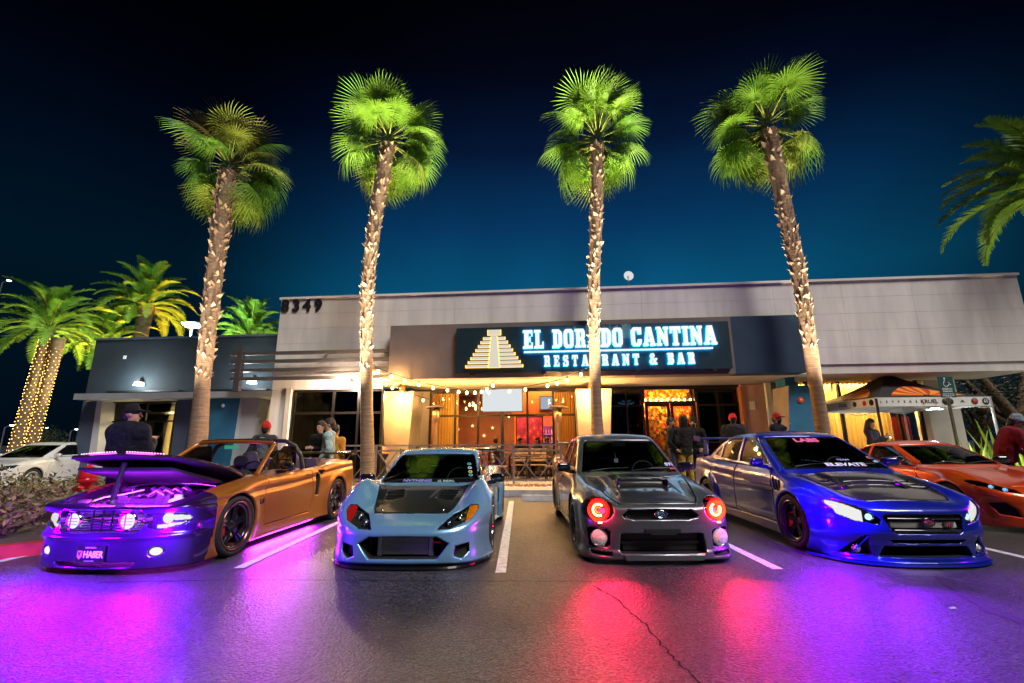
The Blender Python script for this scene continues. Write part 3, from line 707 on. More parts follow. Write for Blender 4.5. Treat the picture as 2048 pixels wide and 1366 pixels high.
# ---------------------------------------------------------------- grey saloon with round red lamps
P_grey = mat('graphite_paint', (.10, .105, .125), .32, .55, coat=1., noise=(600, .12, 1))
def scoop(tops, y0, y1, half, hgt, k=.05):
    """raised intake on a hood, open towards the nose"""
    def fn(d, x, y, z):
        ax = np.abs(x); T = tops(ax, y); u = np.clip((y-y0)/(y1-y0), 0, 1)
        H = hgt*(1-u)**.8*1.0
        s = smax(smax(z-(T+H), ax-(half-.06*(1-u)*0), .05), np.maximum(y0-(z-T)*.25-y, y-y1), .02)
        d = smin(d, s, k)
        hole = np.maximum(np.maximum(ax-(half-.03), np.abs(z-(T+hgt*.50))-hgt*.34), np.maximum(y-(y0+.12), (y0-.1)-y))
        return smax(d, -hole, .012)
    return fn
sp = dict(L=4.40, W=curve((-.2, .83), (0, .84), (.9, .875), (1.4, .86), (2.6, .865), (3.4, .875), (4.5, .84)), zw=.55, aup=.30, adn=.10,
    tc=curve((-.2, .55), (0, .585), (.06, .61), (.4, .69), (.9, .79), (1.25, .865), (1.4, .89), (2.2, .92), (3.4, .98), (3.9, 1.0), (4.5, .97)), crn=.06,
    bumps=[(.07, .70, .16, .55, .65)], ks=.09, kf=.05, flare=.035, fz=(.5, .25, .45),
    fplan=curve((0, 0), (.3, .01), (.5, .035), (.65, .085), (.75, .15), (.83, .25), (.92, .48), (1.1, .9)),
    fprof=curve((-.1, .09), (.02, .05), (.06, .0), (.12, .0), (.16, .02), (.36, .02), (.40, .02), (.50, .035), (.60, .06), (.68, .16), (.8, .34), (1.6, .9)),
    rprof=curve((0, .2), (.3, .04), (.6, 0), (.95, .05), (1.6, .5)), rplan=curve((0, 0), (.5, .04), (.8, .16), (.95, .4), (1.1, .8)),
    zb=curve((-.2, .045), (.5, .045), (1, .12), (4.5, .16)), ya=.90, yr=3.425, tr=.315, aR=.35, zmax=1.52,
    cab=dict(ws=(1.24, .865, 2.02, 1.385, .16), rw=(3.98, .985, 3.28, 1.375, .15), roof=curve((1.2, 1.35), (1.95, 1.405), (2.4, 1.45), (3.0, 1.425), (3.4, 1.36), (4, 1.2)), rc=.09,
             Wc=curve((1.0, .745), (2.4, .755), (3.3, .735), (4., .68)), tum=.33, belt=.90, pil=.075),
    wins=[[(1.66, .945), (2.13, 1.32), (2.43, 1.335), (2.45, .955)], [(2.53, .955), (2.51, 1.335), (3.02, 1.305), (3.36, 1.04), (3.34, .97)]],
    hood=[(-.1, .13), (.44, .15), (.52, .35), (.66, 1.05), (.64, 1.20), (-.1, 1.22)], hoodmat=M_carbon,
    doors=[[(1.40, .25), (1.36, .60), (1.46, .87), (2.46, .90), (2.48, .25)], [(2.50, .25), (2.48, .90), (3.30, .92), (3.32, .72), (3.06, .42), (3.0, .25)]],
    paint=P_grey, mirror=(.90, 1.62, .96), mirrormat=M_gloss, wheel=dict(n=7, double=False, rimcol=mat('gunmetal_rim', (.06, .06, .065), .28, .8), rimr=.74), wmax=1.05,
    cuts=[dict(p=[(-.1, .118), (.465, .118), (.475, .16), (.455, .315), (.42, .322), (-.1, .322)], d=.16, k=.014, ym=.5),
          dict(p=[(-.1, .468), (.30, .468), (.405, .485), (.425, .51), (.36, .562), (-.1, .572)], d=.07, k=.012, ym=.5),
          dict(p=[(.60+.0, .17), (.79, .18), (.80, .345), (.77, .37), (.60, .36), (.565, .33), (.57, .19)], d=.09, k=.015, ym=.8),
          dict(p=[(.56, .085), (.77, .095), (.79, .13), (.56, .125)], d=.05, k=.012, ym=.8),
          dict(p=[(.68+.165*math.cos(t), .565+.125*math.sin(t)) for t in np.linspace(0, 2*math.pi, 22)[:-1]], d=.10, k=.012, ym=.85, s=.35, lamp=1)])
sp_c = sp
tops_c = lambda ax, y: sp_c['tc'](y)-.06*(ax/.9)**2+.07*np.exp(-((ax-.70)/.16)**2)*np.exp(-((y-.55)/.65)**2)
def hm_c(d, x, y, z):   # raised centre and side channels
    ax = np.abs(x); return d-.018*np.exp(-((ax-.30)/.16)**4)*0-.016/(1+np.exp((ax-.40)/.02))*np.clip((y-.2)/.3, 0, 1)
sp['hoodmods'] = [hm_c, scoop(lambda ax, y: tops_c(ax, y)+.012, .70, 1.20, .33, .105)]
def lip_c(d, x, y, z):
    ax = np.abs(x); t = np.exp(-((z-.07)/.05)**2)*np.exp(-((ax-.80)/.17)**2)*np.clip(1-(y-.7)/.3, 0, 1); d = d-.05*t
    return d
sp['adds'] = [lip_c]
Cc = car('grey_saloon', 'dark grey saloon with carbon hood scoop and round red-lit headlights', (1.66, 5.36, 0), R(0), sp)
MB().prism([(-.44, .105), (.44, .105), (.42, .055), (-.42, .055)], -.012, .03).build('licence_plate_lip', P_grey, Cc.root)
mesh_grille(Cc, 'grille_mesh', -.41, .41, .472, .565, .05, M_gloss, .035)
yg = front_y(Cc, 0, .52)
em = MB().lathe([(.050, .0), (.050, -.012), (.043, -.016), (.040, -.012), (.0, -.012)], 28, axis='Y', mi=0)
em.v = [(v[0]*1.35, v[1], v[2]*.8) for v in em.v]
eo = em.build('emblem', mat('emblem_blue', (.02, .10, .22), .2, .6, coat=1.), Cc.root, (0, yg+.01, .525))
def star(parent, x, z, r, m, y=-.018):
    pts = []
    for k in range(12):
        a = math.pi/6*k+math.pi/2; rr = r if k % 2 == 0 else r*.42; pts.append((x+rr*math.cos(a), z+rr*math.sin(a)))
    MB().prism(pts, y, y+.004).build('emblem_star', m, parent)
M_starw = mat('emblem_silver', (.8, .85, .9), .2, .8)
for (x, z, r) in ((-.034, .006, .017), (-.002, .014, .009), (.022, .012, .009), (.008, -.010, .009), (.033, -.008, .009)): star(eo, x, z, r, M_starw)
b = MB().lathe([(.055, -.004), (.052, -.016), (.047, -.016), (.047, -.004)], 28, axis='Y'); b.v = [(v[0]*1.35, v[1], v[2]*.8) for v in b.v]; b.build('emblem_rim', M_chrome, eo)
yb = front_y(Cc, 0, .37)
MB().box((-.20, yb-.03, .335), (.20, yb+.02, .372), ch=.01).box((-.14, yb-.036, .318), (.14, yb+.01, .334)).build('number_plate_bracket', M_gloss, Cc.root)
MB().box((-.44, .13, .20), (.44, .16, .235)).box((-.42, .15, .13), (.42, .2, .315), mi=0).build('bumper_beam', mat('beam_grey', (.03, .03, .032), .5, .4), Cc.root)
M_fogw = mat('fog_glass', (.8, .8, .8), .15, .2, coat=1., noise=(40, .35, 2)); 
for sd in (1, -1):
    x = sd*.685; y = front_y(Cc, .685, .27)+.0
    fo = disc(Cc.root, 'fog_lamp', x, y+.015, .268, .088, M_fogw, .02, sd*.15)
    b = MB().lathe([(.098, .02), (.098, -.01), (.088, -.012), (.086, 0)], 28, axis='Y'); b.build('fog_rim', M_chrome, fo, (0, 0.01, 0))
M_halo = emis('halo_ring_light', (1., .42, .08), 7)
M_redref = mat('red_lit_reflector', (.6, .03, .03), .25, .5, emit=(1, .004, .012), es=.55)
for sd in (1, -1):
    lp = link('headlight', None, Cc.root, (0, 0, 0)); lens(Cc, lp, sd)
    x, z = .675, .555; y = front_y(Cc, x, z)+.05; yw = sd*.25
    bowl(lp, 'reflector', sd*x, y-.02, z, .125, M_redref, .07, yw)
    b = MB().lathe([(.052, 0), (.062, -.02), (.074, 0), (.062, .02), (.052, 0)], 30, axis='Y', a0=R(150) if sd < 0 else R(60), a1=R(150+255) if sd < 0 else R(60+275)); b.build('halo_ring', M_halo, lp, (sd*x, y-.01, z), (0, 0, yw))
    disc(lp, 'projector', sd*x, y, z, .038, mat('dark_projector', (.05, .01, .01), .1, coat=1.), .025, yw)
    b = MB()
    for k in range(3): b.bar((sd*(x-.07), y+.08+.03*k, z+.10+.012*k), (sd*(x+.08), y+.09+.03*k, z+.095+.012*k), .006)
    b.build('lamp_trim', M_chrome, lp)
    point('halo_light', (sd*x, y-.11, z), (1., .01, .05), 14, .05, lp)
    sl = MB().box((sd*.66-.035, front_y(Cc, .66, .425)-.006, .418), (sd*.66+.035, front_y(Cc, .66, .425)+.02, .436)).build('marker_lamp', emis('marker_warm', (1, .35, .15), 3), Cc.root)
    spot('halo_beam', (sd*.67, y-.12, .5), (sd*.67, -1.4-.3*0, 0), (1., .01, .08), 62, 54, .8, .05, lp)
wing(Cc, 1.28, 4.02, .74, .28, P_grey, .98, .55)
wipers(Cc, 1.38, .6, .915)
MB().bar((-.05, 2.05, 1.2), (-.03, 2.05, 1.02), .02, .004).box((-.06, 2.045, 1.0), (-.0, 2.05, 1.06)).build('mirror_charm', mat('charm', (.5, .6, .6), .5), Cc.root)
decal(Cc, 'windscreen_sticker', 'STi', .09, (.75, .8, .8), .60, .985, bold=.003)
decal(Cc, 'windscreen_sticker', 'jdm', .06, (.6, .1, .1), .63, .935, bold=.002)
# ---------------------------------------------------------------- royal blue saloon with splitter
P_royal = mat('royal_blue_paint', (.005, .016, .30), .28, .35, coat=1., noise=(600, .12, 1))
LAMP_D = [(.47, .43), (.66, .455), (.80, .52), (.865, .63), (.83, .675), (.70, .64), (.52, .545), (.45, .47)]
sp = dict(L=4.58, W=curve((-.2, .86), (0, .88), (.9, .925), (1.5, .885), (2.6, .885), (3.57, .925), (4.7, .87)), zw=.55, aup=.28, adn=.10,
    tc=curve((-.2, .54), (0, .575), (.06, .61), (.4, .71), (.9, .82), (1.25, .90), (1.4, .93), (2.2, .96), (3.5, 1.03), (4.1, 1.07), (4.7, 1.04)), crn=.07,
    bumps=[(.07, .74, .15, .75, .6)], ks=.08, kf=.04, flare=.05, fz=(.45, .25, .45), crease=(curve((0, .60), (1, .66), (3, .78), (4.6, .86)), .008, .025),
    fplan=curve((0, 0), (.3, .015), (.5, .06), (.65, .13), (.75, .20), (.85, .32), (.95, .55), (1.1, .9)),
    fprof=curve((-.1, .09), (.01, .02), (.05, -.02), (.09, .05), (.2, .05), (.27, .02), (.34, .0), (.45, .02), (.56, .045), (.62, .10), (.72, .24), (.85, .42), (1.6, 1.0)),
    rprof=curve((0, .2), (.3, .04), (.6, 0), (.95, .05), (1.6, .5)), rplan=curve((0, 0), (.5, .04), (.8, .16), (.95, .4), (1.1, .8)),
    zb=curve((-.2, .03), (.5, .03), (1, .08), (4.7, .12)), ya=.93, yr=3.58, tr=.325, aR=.352, zmax=1.56,
    cab=dict(ws=(1.20, .915, 2.12, 1.425, .17), rw=(4.10, 1.055, 3.30, 1.40, .15), roof=curve((1.2, 1.36), (2.0, 1.44), (2.45, 1.475), (3.0, 1.455), (3.4, 1.39), (4.2, 1.2)), rc=.10,
             Wc=curve((1.0, .79), (2.4, .80), (3.3, .775), (4.2, .70)), tum=.36, belt=.95, pil=.08),
    wins=[[(1.62, .99), (2.17, 1.36), (2.52, 1.375), (2.54, 1.0)], [(2.62, 1.0), (2.60, 1.375), (3.05, 1.35), (3.28, 1.25), (3.30, 1.03)], [(3.37, 1.04), (3.36, 1.22), (3.62, 1.07)]],
    hood=[(-.1, .20), (.46, .24), (.58, .42), (.70, 1.05), (.68, 1.16), (-.1, 1.17)], hoodmat=M_carbon,
    doors=[[(1.42, .24), (1.40, .60), (1.50, .92), (2.56, .95), (2.58, .24)], [(2.60, .24), (2.58, .95), (3.42, .98), (3.44, .76), (3.20, .45), (3.14, .24)]],
    paint=P_royal, mirror=(.95, 1.62, 1.02), mirrormat=mat('dark_blue_mirror', (.006, .012, .12), .2, .3, coat=1.), wheel=dict(n=5, double=True, rimcol=mat('violet_black_rim', (.03, .025, .05), .25, .7), rimr=.76), wmax=1.12,
    cuts=[dict(p=[(-.1, .338), (.33, .338), (.37, .36), (.425, .50), (.40, .525), (-.1, .53)], d=.08, k=.012, ym=.5),
          dict(p=[(-.1, .238), (.36, .238), (.40, .272), (-.1, .272)], d=.06, k=.01, ym=.5),
          dict(p=[(-.1, .095), (.50, .095), (.44, .20), (-.1, .205)], d=.14, k=.012, ym=.5),
          dict(p=[(.55, .10), (.80, .10), (.74, .17), (.62, .30), (.585, .30)], d=.07, k=.012, ym=.8),
          dict(p=LAMP_D, d=.08, k=.01, ym=.95, s=.6, lamp=1),
          dict(p=[(1.30, .66), (1.34, .66), (1.42, .82), (1.38, .82)], d=.03, plane='s', k=.006), dict(p=[(1.22, .66), (1.26, .66), (1.34, .81), (1.30, .81)], d=.03, plane='s', k=.006), dict(p=[(1.14, .67), (1.18, .67), (1.25, .80), (1.21, .80)], d=.03, plane='s', k=.006)])
sp_d = sp
tops_d = lambda ax, y: sp_d['tc'](y)-.07*(ax/.9)**2+.07*np.exp(-((ax-.74)/.15)**2)*np.exp(-((y-.75)/.6)**2)
hv_d = [poly2d([(.40, .62+.13*k), (.56, .58+.13*k), (.575, .64+.13*k), (.415, .68+.13*k)]) for k in range(3)]
sc_d = poly2d([(-.1, .62), (.31, .60), (.34, .66), (.32, .78), (-.1, .80)])
def hm_d(d, x, y, z):
    ax = np.abs(x); T = tops_d(ax, y)
    d = smin(d, smax(z-(T+.05*np.exp(-((y-.95)/.28)**2)/(1+np.exp((ax-.40)/.02))), np.abs(y-.95)-.3, .03), .05)
    d = smax(d, -np.maximum(sc_d(ax, y), T-.02-z), .015)
    for p in hv_d: d = smax(d, -np.maximum(p(ax, y), T-.03-z), .01)
    return d
sp['hoodmods'] = [hm_d]
sp['hooddark'] = lambda x, y, z: (sc_d(np.abs(x), y) < -.02) & (y > .67)
Dd = car('royal_blue_saloon', 'royal blue saloon with carbon hood, wide front splitter and tall rear wing', (4.47, 5.20, 0), R(-1.0), sp)
splitter(Dd, 'front_splitter', P_royal, .018, .042, .09, .98, .45)
M_gr = mat('pale_grille_mesh', (.45, .45, .42), .35, .6)
mesh_grille(Dd, 'grille_mesh', -.36, .36, .395, .455, .035, M_gr, .018)
for z in (.485, .37): MB().tube([(x, front_y(Dd, x, z)+.01, z) for x in np.linspace(-.385 if z > .4 else -.35, .385 if z > .4 else .35, 9)], .013, 8).build('grille_bar', M_gloss, Dd.root)
for z in (.51, .355): mesh_grille(Dd, 'grille_mesh', -.37, .37, z-.015, z+.012, .04, M_gloss, .02)
yg = front_y(Dd, 0, .45)
b = MB().lathe([(.052, .0), (.052, -.012), (.044, -.018), (.0, -.016)], 28, axis='Y'); b.v = [(v[0]*1.4, v[1], v[2]*.95) for v in b.v]
eo = b.build('emblem', M_gloss, Dd.root, (0, yg-.004, .455))
M_pk = mat('pink_star', (.8, .06, .22), .3)
for (x, z, r) in ((-.034, .008, .019), (-.002, .016, .011), (.024, .012, .011), (.010, -.012, .011), (.036, -.010, .011)): star(eo, x, z, r, M_pk, -.022)
MB().box((.19, yg-.005+.02, .405), (.28, yg+.03, .448)).build('badge_plate', M_gloss, Dd.root)
text('badge', 'STI', .042, M_pk, Dd.root, Matrix.Translation((.235, yg+.012, .427)) @ Matrix.Rotation(R(90), 4, 'X'), .002, .001)
M_led = emis('headlight_core', (.90, .88, .82), .55); M_violet = emis('violet_led', (.42, .02, 1.), 9)
for sd in (1, -1):
    lp = link('headlight', None, Dd.root, (0, 0, 0)); lens(Dd, lp, sd)
    lens(Dd, lp, sd, m=M_led, off=-.035, dil=-.014, name='lit_reflector', h=.012, extra=lambda x, y, z: (x > .585) & (x < .84))
    y = front_y(Dd, .53, .495)+.04
    disc(lp, 'projector', sd*.535, y, .495, .034, emis('projector_blue', (.35, .6, 1.), 1.2), .02, sd*.3); bowl(lp, 'reflector', sd*.535, y-.005, .495, .048, M_chrome, .05, sd*.3)
    yl = front_y(Dd, .72, .56)
    point('headlight_glow', (sd*.98, yl-.02, .74), (.30, .0, 1.), 110 if sd < 0 else 6.0, .06, lp)
    spot('headlight_beam', (sd*.70, yl-.1, .55), (sd*.75, -3.2, 0), (.24, .0, 1.), 400 if sd < 0 else 110, 64, .9, .06, lp)
    fy = front_y(Dd, .66, .165)+.03
    fo = disc(Dd.root, 'fog_lamp', sd*.665, fy, .155, .036, M_fogw, .015, sd*.2); MB().lathe([(.045, .02), (.045, -.008), (.036, -.008)], 20, axis='Y').build('fog_rim', M_chrome, fo)
    MB().bar((sd*.59, front_y(Dd, .59, .29)-.006, .30), (sd*.74, front_y(Dd, .70, .12)-.004, .10), .012).build('bumper_fin', P_royal, Dd.root)
wing(Dd, 1.36, 4.20, .76, .28, P_royal, 1.05, .6)
wipers(Dd, 1.38, .6, .97)
decal(Dd, 'sunstrip_lettering', 'LABS', .145, (.95, .14, .34), -.02, 1.315, bold=.008, sx=1.15)
b = MB().box((-.24, 0, -.052), (.24, .002, .052), ch=0.)
decal(Dd, 'windscreen_banner', 'ELEVATE', .10, (.75, .9, .85), .12, .985, bold=.004, sx=1.45)
decal(Dd, 'windscreen_banner', 'TEAM', .05, (.6, .8, .8), .16, 1.045, sx=1.4)
for k, (x, zz, cc) in enumerate(((.60, 1.07, (.7, .35, .1)), (.62, 1.02, (.4, .7, .75)))):
    decal(Dd, 'windscreen_sticker', '@' if k == 0 else 'v8', .07, cc, x, zz, bold=.004)

# ---------------------------------------------------------------- orange coupe, right edge
P_org = mat('burnt_orange_paint', (.74, .065, .006), .28, .30, coat=1., noise=(600, .12, 1))
LAMP_E = [(.50, .55), (.70, .575), (.84, .64), (.87, .70), (.72, .675), (.52, .605)]
sp = dict(L=4.24, W=curve((-.2, .83), (0, .85), (.85, .895), (1.4, .865), (2.6, .87), (3.42, .90), (4.3, .84)), zw=.52, aup=.32, adn=.12,
    tc=curve((-.2, .48), (0, .53), (.06, .565), (.4, .69), (.9, .80), (1.3, .87), (1.5, .90), (2.2, .92), (3.4, .97), (4.3, .97)), crn=.06,
    bumps=[(.10, .74, .15, .85, .5)], ks=.08, kf=.05, flare=.035, fz=(.4, .25, .5),
    fplan=curve((0, 0), (.3, .015), (.5, .06), (.65, .14), (.75, .22), (.85, .36), (.95, .6), (1.1, 1.)),
    fprof=curve((-.1, .09), (.02, .05), (.1, .0), (.4, .0), (.5, .03), (.58, .10), (.7, .28), (.85, .5), (1.6, 1.)),
    rprof=curve((0, .2), (.3, .04), (.6, 0), (.9, .05), (1.6, .5)), rplan=curve((0, 0), (.5, .05), (.8, .2), (.95, .5), (1.1, .9)),
    zb=curve((-.2, .07), (.5, .07), (1, .12), (4.3, .14)), ya=.86, yr=3.43, tr=.315, aR=.345, zmax=1.42,
    cab=dict(ws=(1.30, .875, 2.12, 1.275, .20), rw=(3.75, .97, 2.80, 1.27, .2), roof=curve((1.2, 1.24), (2.05, 1.29), (2.45, 1.315), (2.9, 1.28), (3.8, 1.0)), rc=.12,
             Wc=curve((1.0, .75), (2.4, .755), (3.3, .70), (3.9, .62)), tum=.38, belt=.90, pil=.08),
    wins=[[(1.66, .93), (2.18, 1.205), (2.58, 1.205), (2.66, .95)], [(2.73, .96), (2.66, 1.20), (2.85, 1.18), (3.16, 1.0)]],
    hood=[(-.1, .22), (.45, .28), (.60, .6), (.66, 1.15), (.62, 1.26), (-.1, 1.26)],
    doors=[[(1.42, .26), (1.40, .60), (1.52, .86), (2.66, .90), (2.74, .6), (2.62, .26)]],
    paint=P_org, mirror=(.93, 1.68, .97), mirrormat=M_gloss, wheel=dict(n=5, double=True, rimr=.74), wmax=1.06,
    cuts=[dict(p=[(-.1, .12), (.40, .12), (.46, .20), (.36, .34), (-.1, .34)], d=.12, k=.02, ym=.5), dict(p=LAMP_E, d=.07, k=.01, ym=1.0, s=.6, lamp=1),
          dict(p=[(.58, .22), (.76, .25), (.82, .40), (.70, .42), (.60, .32)], d=.06, k=.015, ym=.8)])
Ee = car('orange_coupe', 'burnt orange coupe parked at the far right end of the row', (7.93, 6.85, 0), R(0), sp, h=.019)
for sd in (1, -1):
    lp = link('headlight', None, Ee.root, (0, 0, 0)); lens(Ee, lp, sd)
    for (x, z) in ((.60, .592), (.72, .628)):
        y = front_y(Ee, x, z)+.05; bowl(lp, 'reflector', sd*x, y, z, .036, M_chrome, .04, sd*.3); disc(lp, 'projector', sd*x, y+.01, z, .024, mat('blue_projector', (.15, .35, .6), .08, .5, coat=1., emit=(.25, .6, 1.), es=.5), .02, sd*.3)
wipers(Ee, 1.42, .6, .915)
wing(Ee, 1.10, 3.85, .62, .2, M_gloss, .95, .4)

# ---------------------------------------------------------------- white hatchback at the far left
P_wht = mat('white_paint', (.62, .64, .66), .3, .0, coat=1.)
LAMP_F = [(.45, .58), (.66, .60), (.80, .66), (.80, .74), (.60, .70), (.45, .66)]
sp = dict(L=4.15, W=curve((-.2, .80), (0, .82), (.85, .85), (2.6, .85), (3.4, .85), (4.3, .82)), zw=.55, aup=.25, adn=.12,
    tc=curve((-.2, .62), (0, .66), (.06, .70), (.4, .79), (.9, .87), (1.2, .91), (2.2, .94), (3.4, 1.0), (4.3, 1.02)), crn=.05, bumps=[(.04, .7, .15, .8, .5)], ks=.09, kf=.06, flare=.015, fz=(.5, .25, .4),
    fplan=curve((0, 0), (.3, .01), (.5, .04), (.65, .10), (.75, .18), (.83, .30), (.92, .5), (1.1, .9)), fprof=curve((-.1, .09), (.1, .03), (.2, .0), (.5, .0), (.65, .05), (.8, .24), (1.6, .9)),
    rprof=curve((0, .1), (.3, .02), (.6, 0), (.95, .03), (1.6, .3)), rplan=curve((0, 0), (.5, .03), (.8, .14), (.95, .4), (1.1, .8)),
    zb=curve((-.2, .12), (.5, .12), (1, .15), (4.3, .18)), ya=.84, yr=3.42, tr=.305, aR=.34, zmax=1.5,
    cab=dict(ws=(1.02, .90, 1.90, 1.34, .16), rw=(4.05, 1.02, 3.55, 1.35, .1), roof=curve((1.2, 1.32), (1.9, 1.37), (2.4, 1.40), (3.2, 1.37), (3.9, 1.32), (4.2, 1.2)), rc=.08,
             Wc=curve((1.0, .74), (2.4, .755), (3.6, .73), (4.2, .68)), tum=.33, belt=.93, pil=.075),
    wins=[[(1.50, .97), (2.02, 1.285), (2.50, 1.30), (2.52, .985)], [(2.60, .985), (2.58, 1.30), (3.05, 1.28), (3.34, 1.02)]],
    hood=[(-.1, .14), (.55, .18), (.66, .6), (.66, .95), (-.1, .97)], doors=[[(1.30, .28), (1.28, .6), (1.40, .90), (2.62, .95), (2.66, .28)]],
    paint=P_wht, mirror=(.90, 1.45, .98), mirrormat=P_wht, wheel=dict(n=5, double=False, rimcol=mat('silver_rim', (.55, .57, .6), .3, .8), rimr=.72), wmax=1.0, row=False,
    cuts=[dict(p=[(-.1, .25), (.5, .25), (.5, .38), (-.1, .38)], d=.05, ym=.5), dict(p=LAMP_F, d=.05, ym=.9, s=.4, lamp=1)])
Ff = car('white_hatchback', 'white two-door hatchback parked beyond the shrubs at far left', (-15.2, 13.3, 0), R(2), sp, h=.026)
for sd in (1, -1):
    lp = link('headlight', None, Ff.root, (0, 0, 0)); lens(Ff, lp, sd); bowl(lp, 'reflector', sd*.62, front_y(Ff, .62, .65)+.04, .65, .06, M_chrome, .04, sd*.3)
    MB().box((sd*.70-.06, 4.02, .78), (sd*.70+.06, 4.12, .95), ch=.02).build('tail_light', mat('tail_red', (.4, .01, .01), .2, coat=1.), Ff.root)
# ---------------------------------------------------------------- bronze convertible with its hood up
P_brz = mat('bronze_paint', (.50, .17, .020), .36, .60, coat=.7, noise=(500, .15, 1))
LAMP_A = [(.50, .475), (.60, .44), (.76, .475), (.845, .545), (.82, .60), (.70, .615), (.50, .60)]
sp = dict(L=4.72, W=curve((-.2, .86), (0, .89), (.9, .94), (1.5, .91), (2.6, .915), (3.65, .945), (4.8, .89)), zw=.58, aup=.22, adn=.10,
    tc=curve((-.2, .63), (0, .67), (.06, .695), (.4, .755), (.9, .83), (1.35, .90), (1.5, .92), (2.2, .935), (3.0, .97), (3.7, 1.03), (4.8, 1.02)), crn=.05,
    bumps=[(.05, .76, .14, .9, .6)], ks=.07, kf=.05, flare=.02, fz=(.5, .25, .45), crease=(curve((0, .66), (1.2, .70), (2.7, .76), (3.2, .82), (4.8, .90)), .022, .03),
    fplan=curve((0, 0), (.3, .015), (.5, .05), (.65, .11), (.75, .17), (.85, .27), (.93, .44), (1.1, .9)),
    fprof=curve((-.1, .12), (.02, .10), (.07, .04), (.15, .03), (.33, .02), (.375, -.01), (.41, .02), (.5, .04), (.6, .03), (.66, .03), (.72, .14), (.85, .34), (1.6, .9)),
    rprof=curve((0, .25), (.3, .06), (.6, 0), (.95, .05), (1.6, .5)), rplan=curve((0, 0), (.5, .04), (.8, .15), (.95, .4), (1.1, .8)),
    zb=curve((-.2, .05), (.5, .05), (1, .09), (4.8, .12)), ya=.93, yr=3.65, tr=.348, aR=.378, zmax=1.2, convertible=True, seatdz=-.04, nomirror=True,
    cab=dict(ws=(1.38, .91, 2.02, 1.34, .16), rw=(3.45, .99, 2.9, 1.35, .1), roof=curve((1, 1.37), (4, 1.37)), rc=.05, Wc=curve((1.0, .77), (2.4, .79), (3.3, .74), (4., .7)), tum=.30, belt=.93, floor=(1.62, 3.3)),
    hood=[(-.1, .13), (.60, .17), (.70, .45), (.74, 1.0), (.70, 1.32), (-.1, 1.34)], openbay=.40, hoodon=True, hoodmat=mat('hood_dark', (.06, .02, .06), .25, .4, coat=1.),
    doors=[[(1.55, .26), (1.50, .60), (1.58, .90), (2.74, .945), (2.80, .60), (2.72, .26)]], handlemat=P_brz,
    paint=P_brz, extra=[mat('nose_violet_shade', (.035, .008, .075), .25, .45, coat=1.)], matfn=lambda x, y, z: np.where(y < .52+.10*(z-.4), 2, 0), mirror=(1.02, 1.78, .99), mirrormat=M_gloss, wheel=dict(n=5, double=True, rimcol=M_gloss, lipcol=mat('rose_lip', (.30, .12, .14), .2, .9), rimr=.80, style='bolts', width=.25), wmax=1.08,  # violet light and shade on the bronze nose painted in as a second colour
    cuts=[dict(p=[(-.1, .42), (.40, .42), (.45, .445), (.49, .52), (.475, .60), (.43, .635), (-.1, .642)], d=.10, k=.014, ym=.5),
          dict(p=[(-.1, .085), (.40, .085), (.46, .13), (-.1, .135)], d=.06, k=.02, ym=.5),
          dict(p=LAMP_A, d=.08, k=.01, ym=.9, lamp=1, s=.3),
          dict(p=[(.61+.07*math.cos(t), .225+.05*math.sin(t)) for t in np.linspace(0, 2*math.pi, 13)[:-1]], d=.05, ym=.8),
          dict(p=[(2.86, .50), (2.98, .48), (3.04, .80), (2.90, .84)], d=.06, plane='s'), dict(p=[(3.02, .82), (3.16, .80), (3.18, .86), (2.94, .88)], d=.03, plane='s')])
A = car('bronze_convertible', 'bronze convertible with raised hood, violet lights and custom licence plate', (-4.36, 5.03, 0), R(-4), sp)
A.hood.data.transform(Matrix.Translation((0, -1.34, -.885))); A.hood.location = (0, 1.34, .90); A.hood.rotation_euler = (R(-24), 0, 0)
# hood underside liner, violet strips, prop
ln = MB().prism([(-.56, -1.10), (.56, -1.10), (.62, -.3), (-.62, -.3)], -.17, -.14, 'XY').build('hood_liner', M_int, A.hood); ln.rotation_euler = (R(9), 0, 0); ln.location = (0, 0, .02)
for sd in (1, -1):
    st = MB().tube([(sd*.06, -1.20, -.178), (sd*.30, -1.19, -.184), (sd*.52, -1.155, -.195)], .007, 6).build('light_strip', emis('violet_strip', (.55, .06, 1.), 2.5), A.hood)
    for k in range(14): MB().lathe([(.007, 0), (.005, .005), (.0, .006)], 6).build('strip_diode', emis('violet_diode', (1., .35, .9), 3), st, (sd*(.07+.032*k), -1.212+.003*k*k*.06, -.168-.0012*k))
area('hood_light', (0, .26, .98), (0, .75, .4), (.42, .02, 1.), 34, 1.0, .03, A.root)
MB().tube([(0, .16, .70), (0, .20, .95), (0, .24, 1.12)], [.03, .026, .03], 10).lathe([(.05, .69), (.05, .72), (.03, .73)], 14, o=(0, .16, 0)).build('hood_prop', M_trim, A.root)
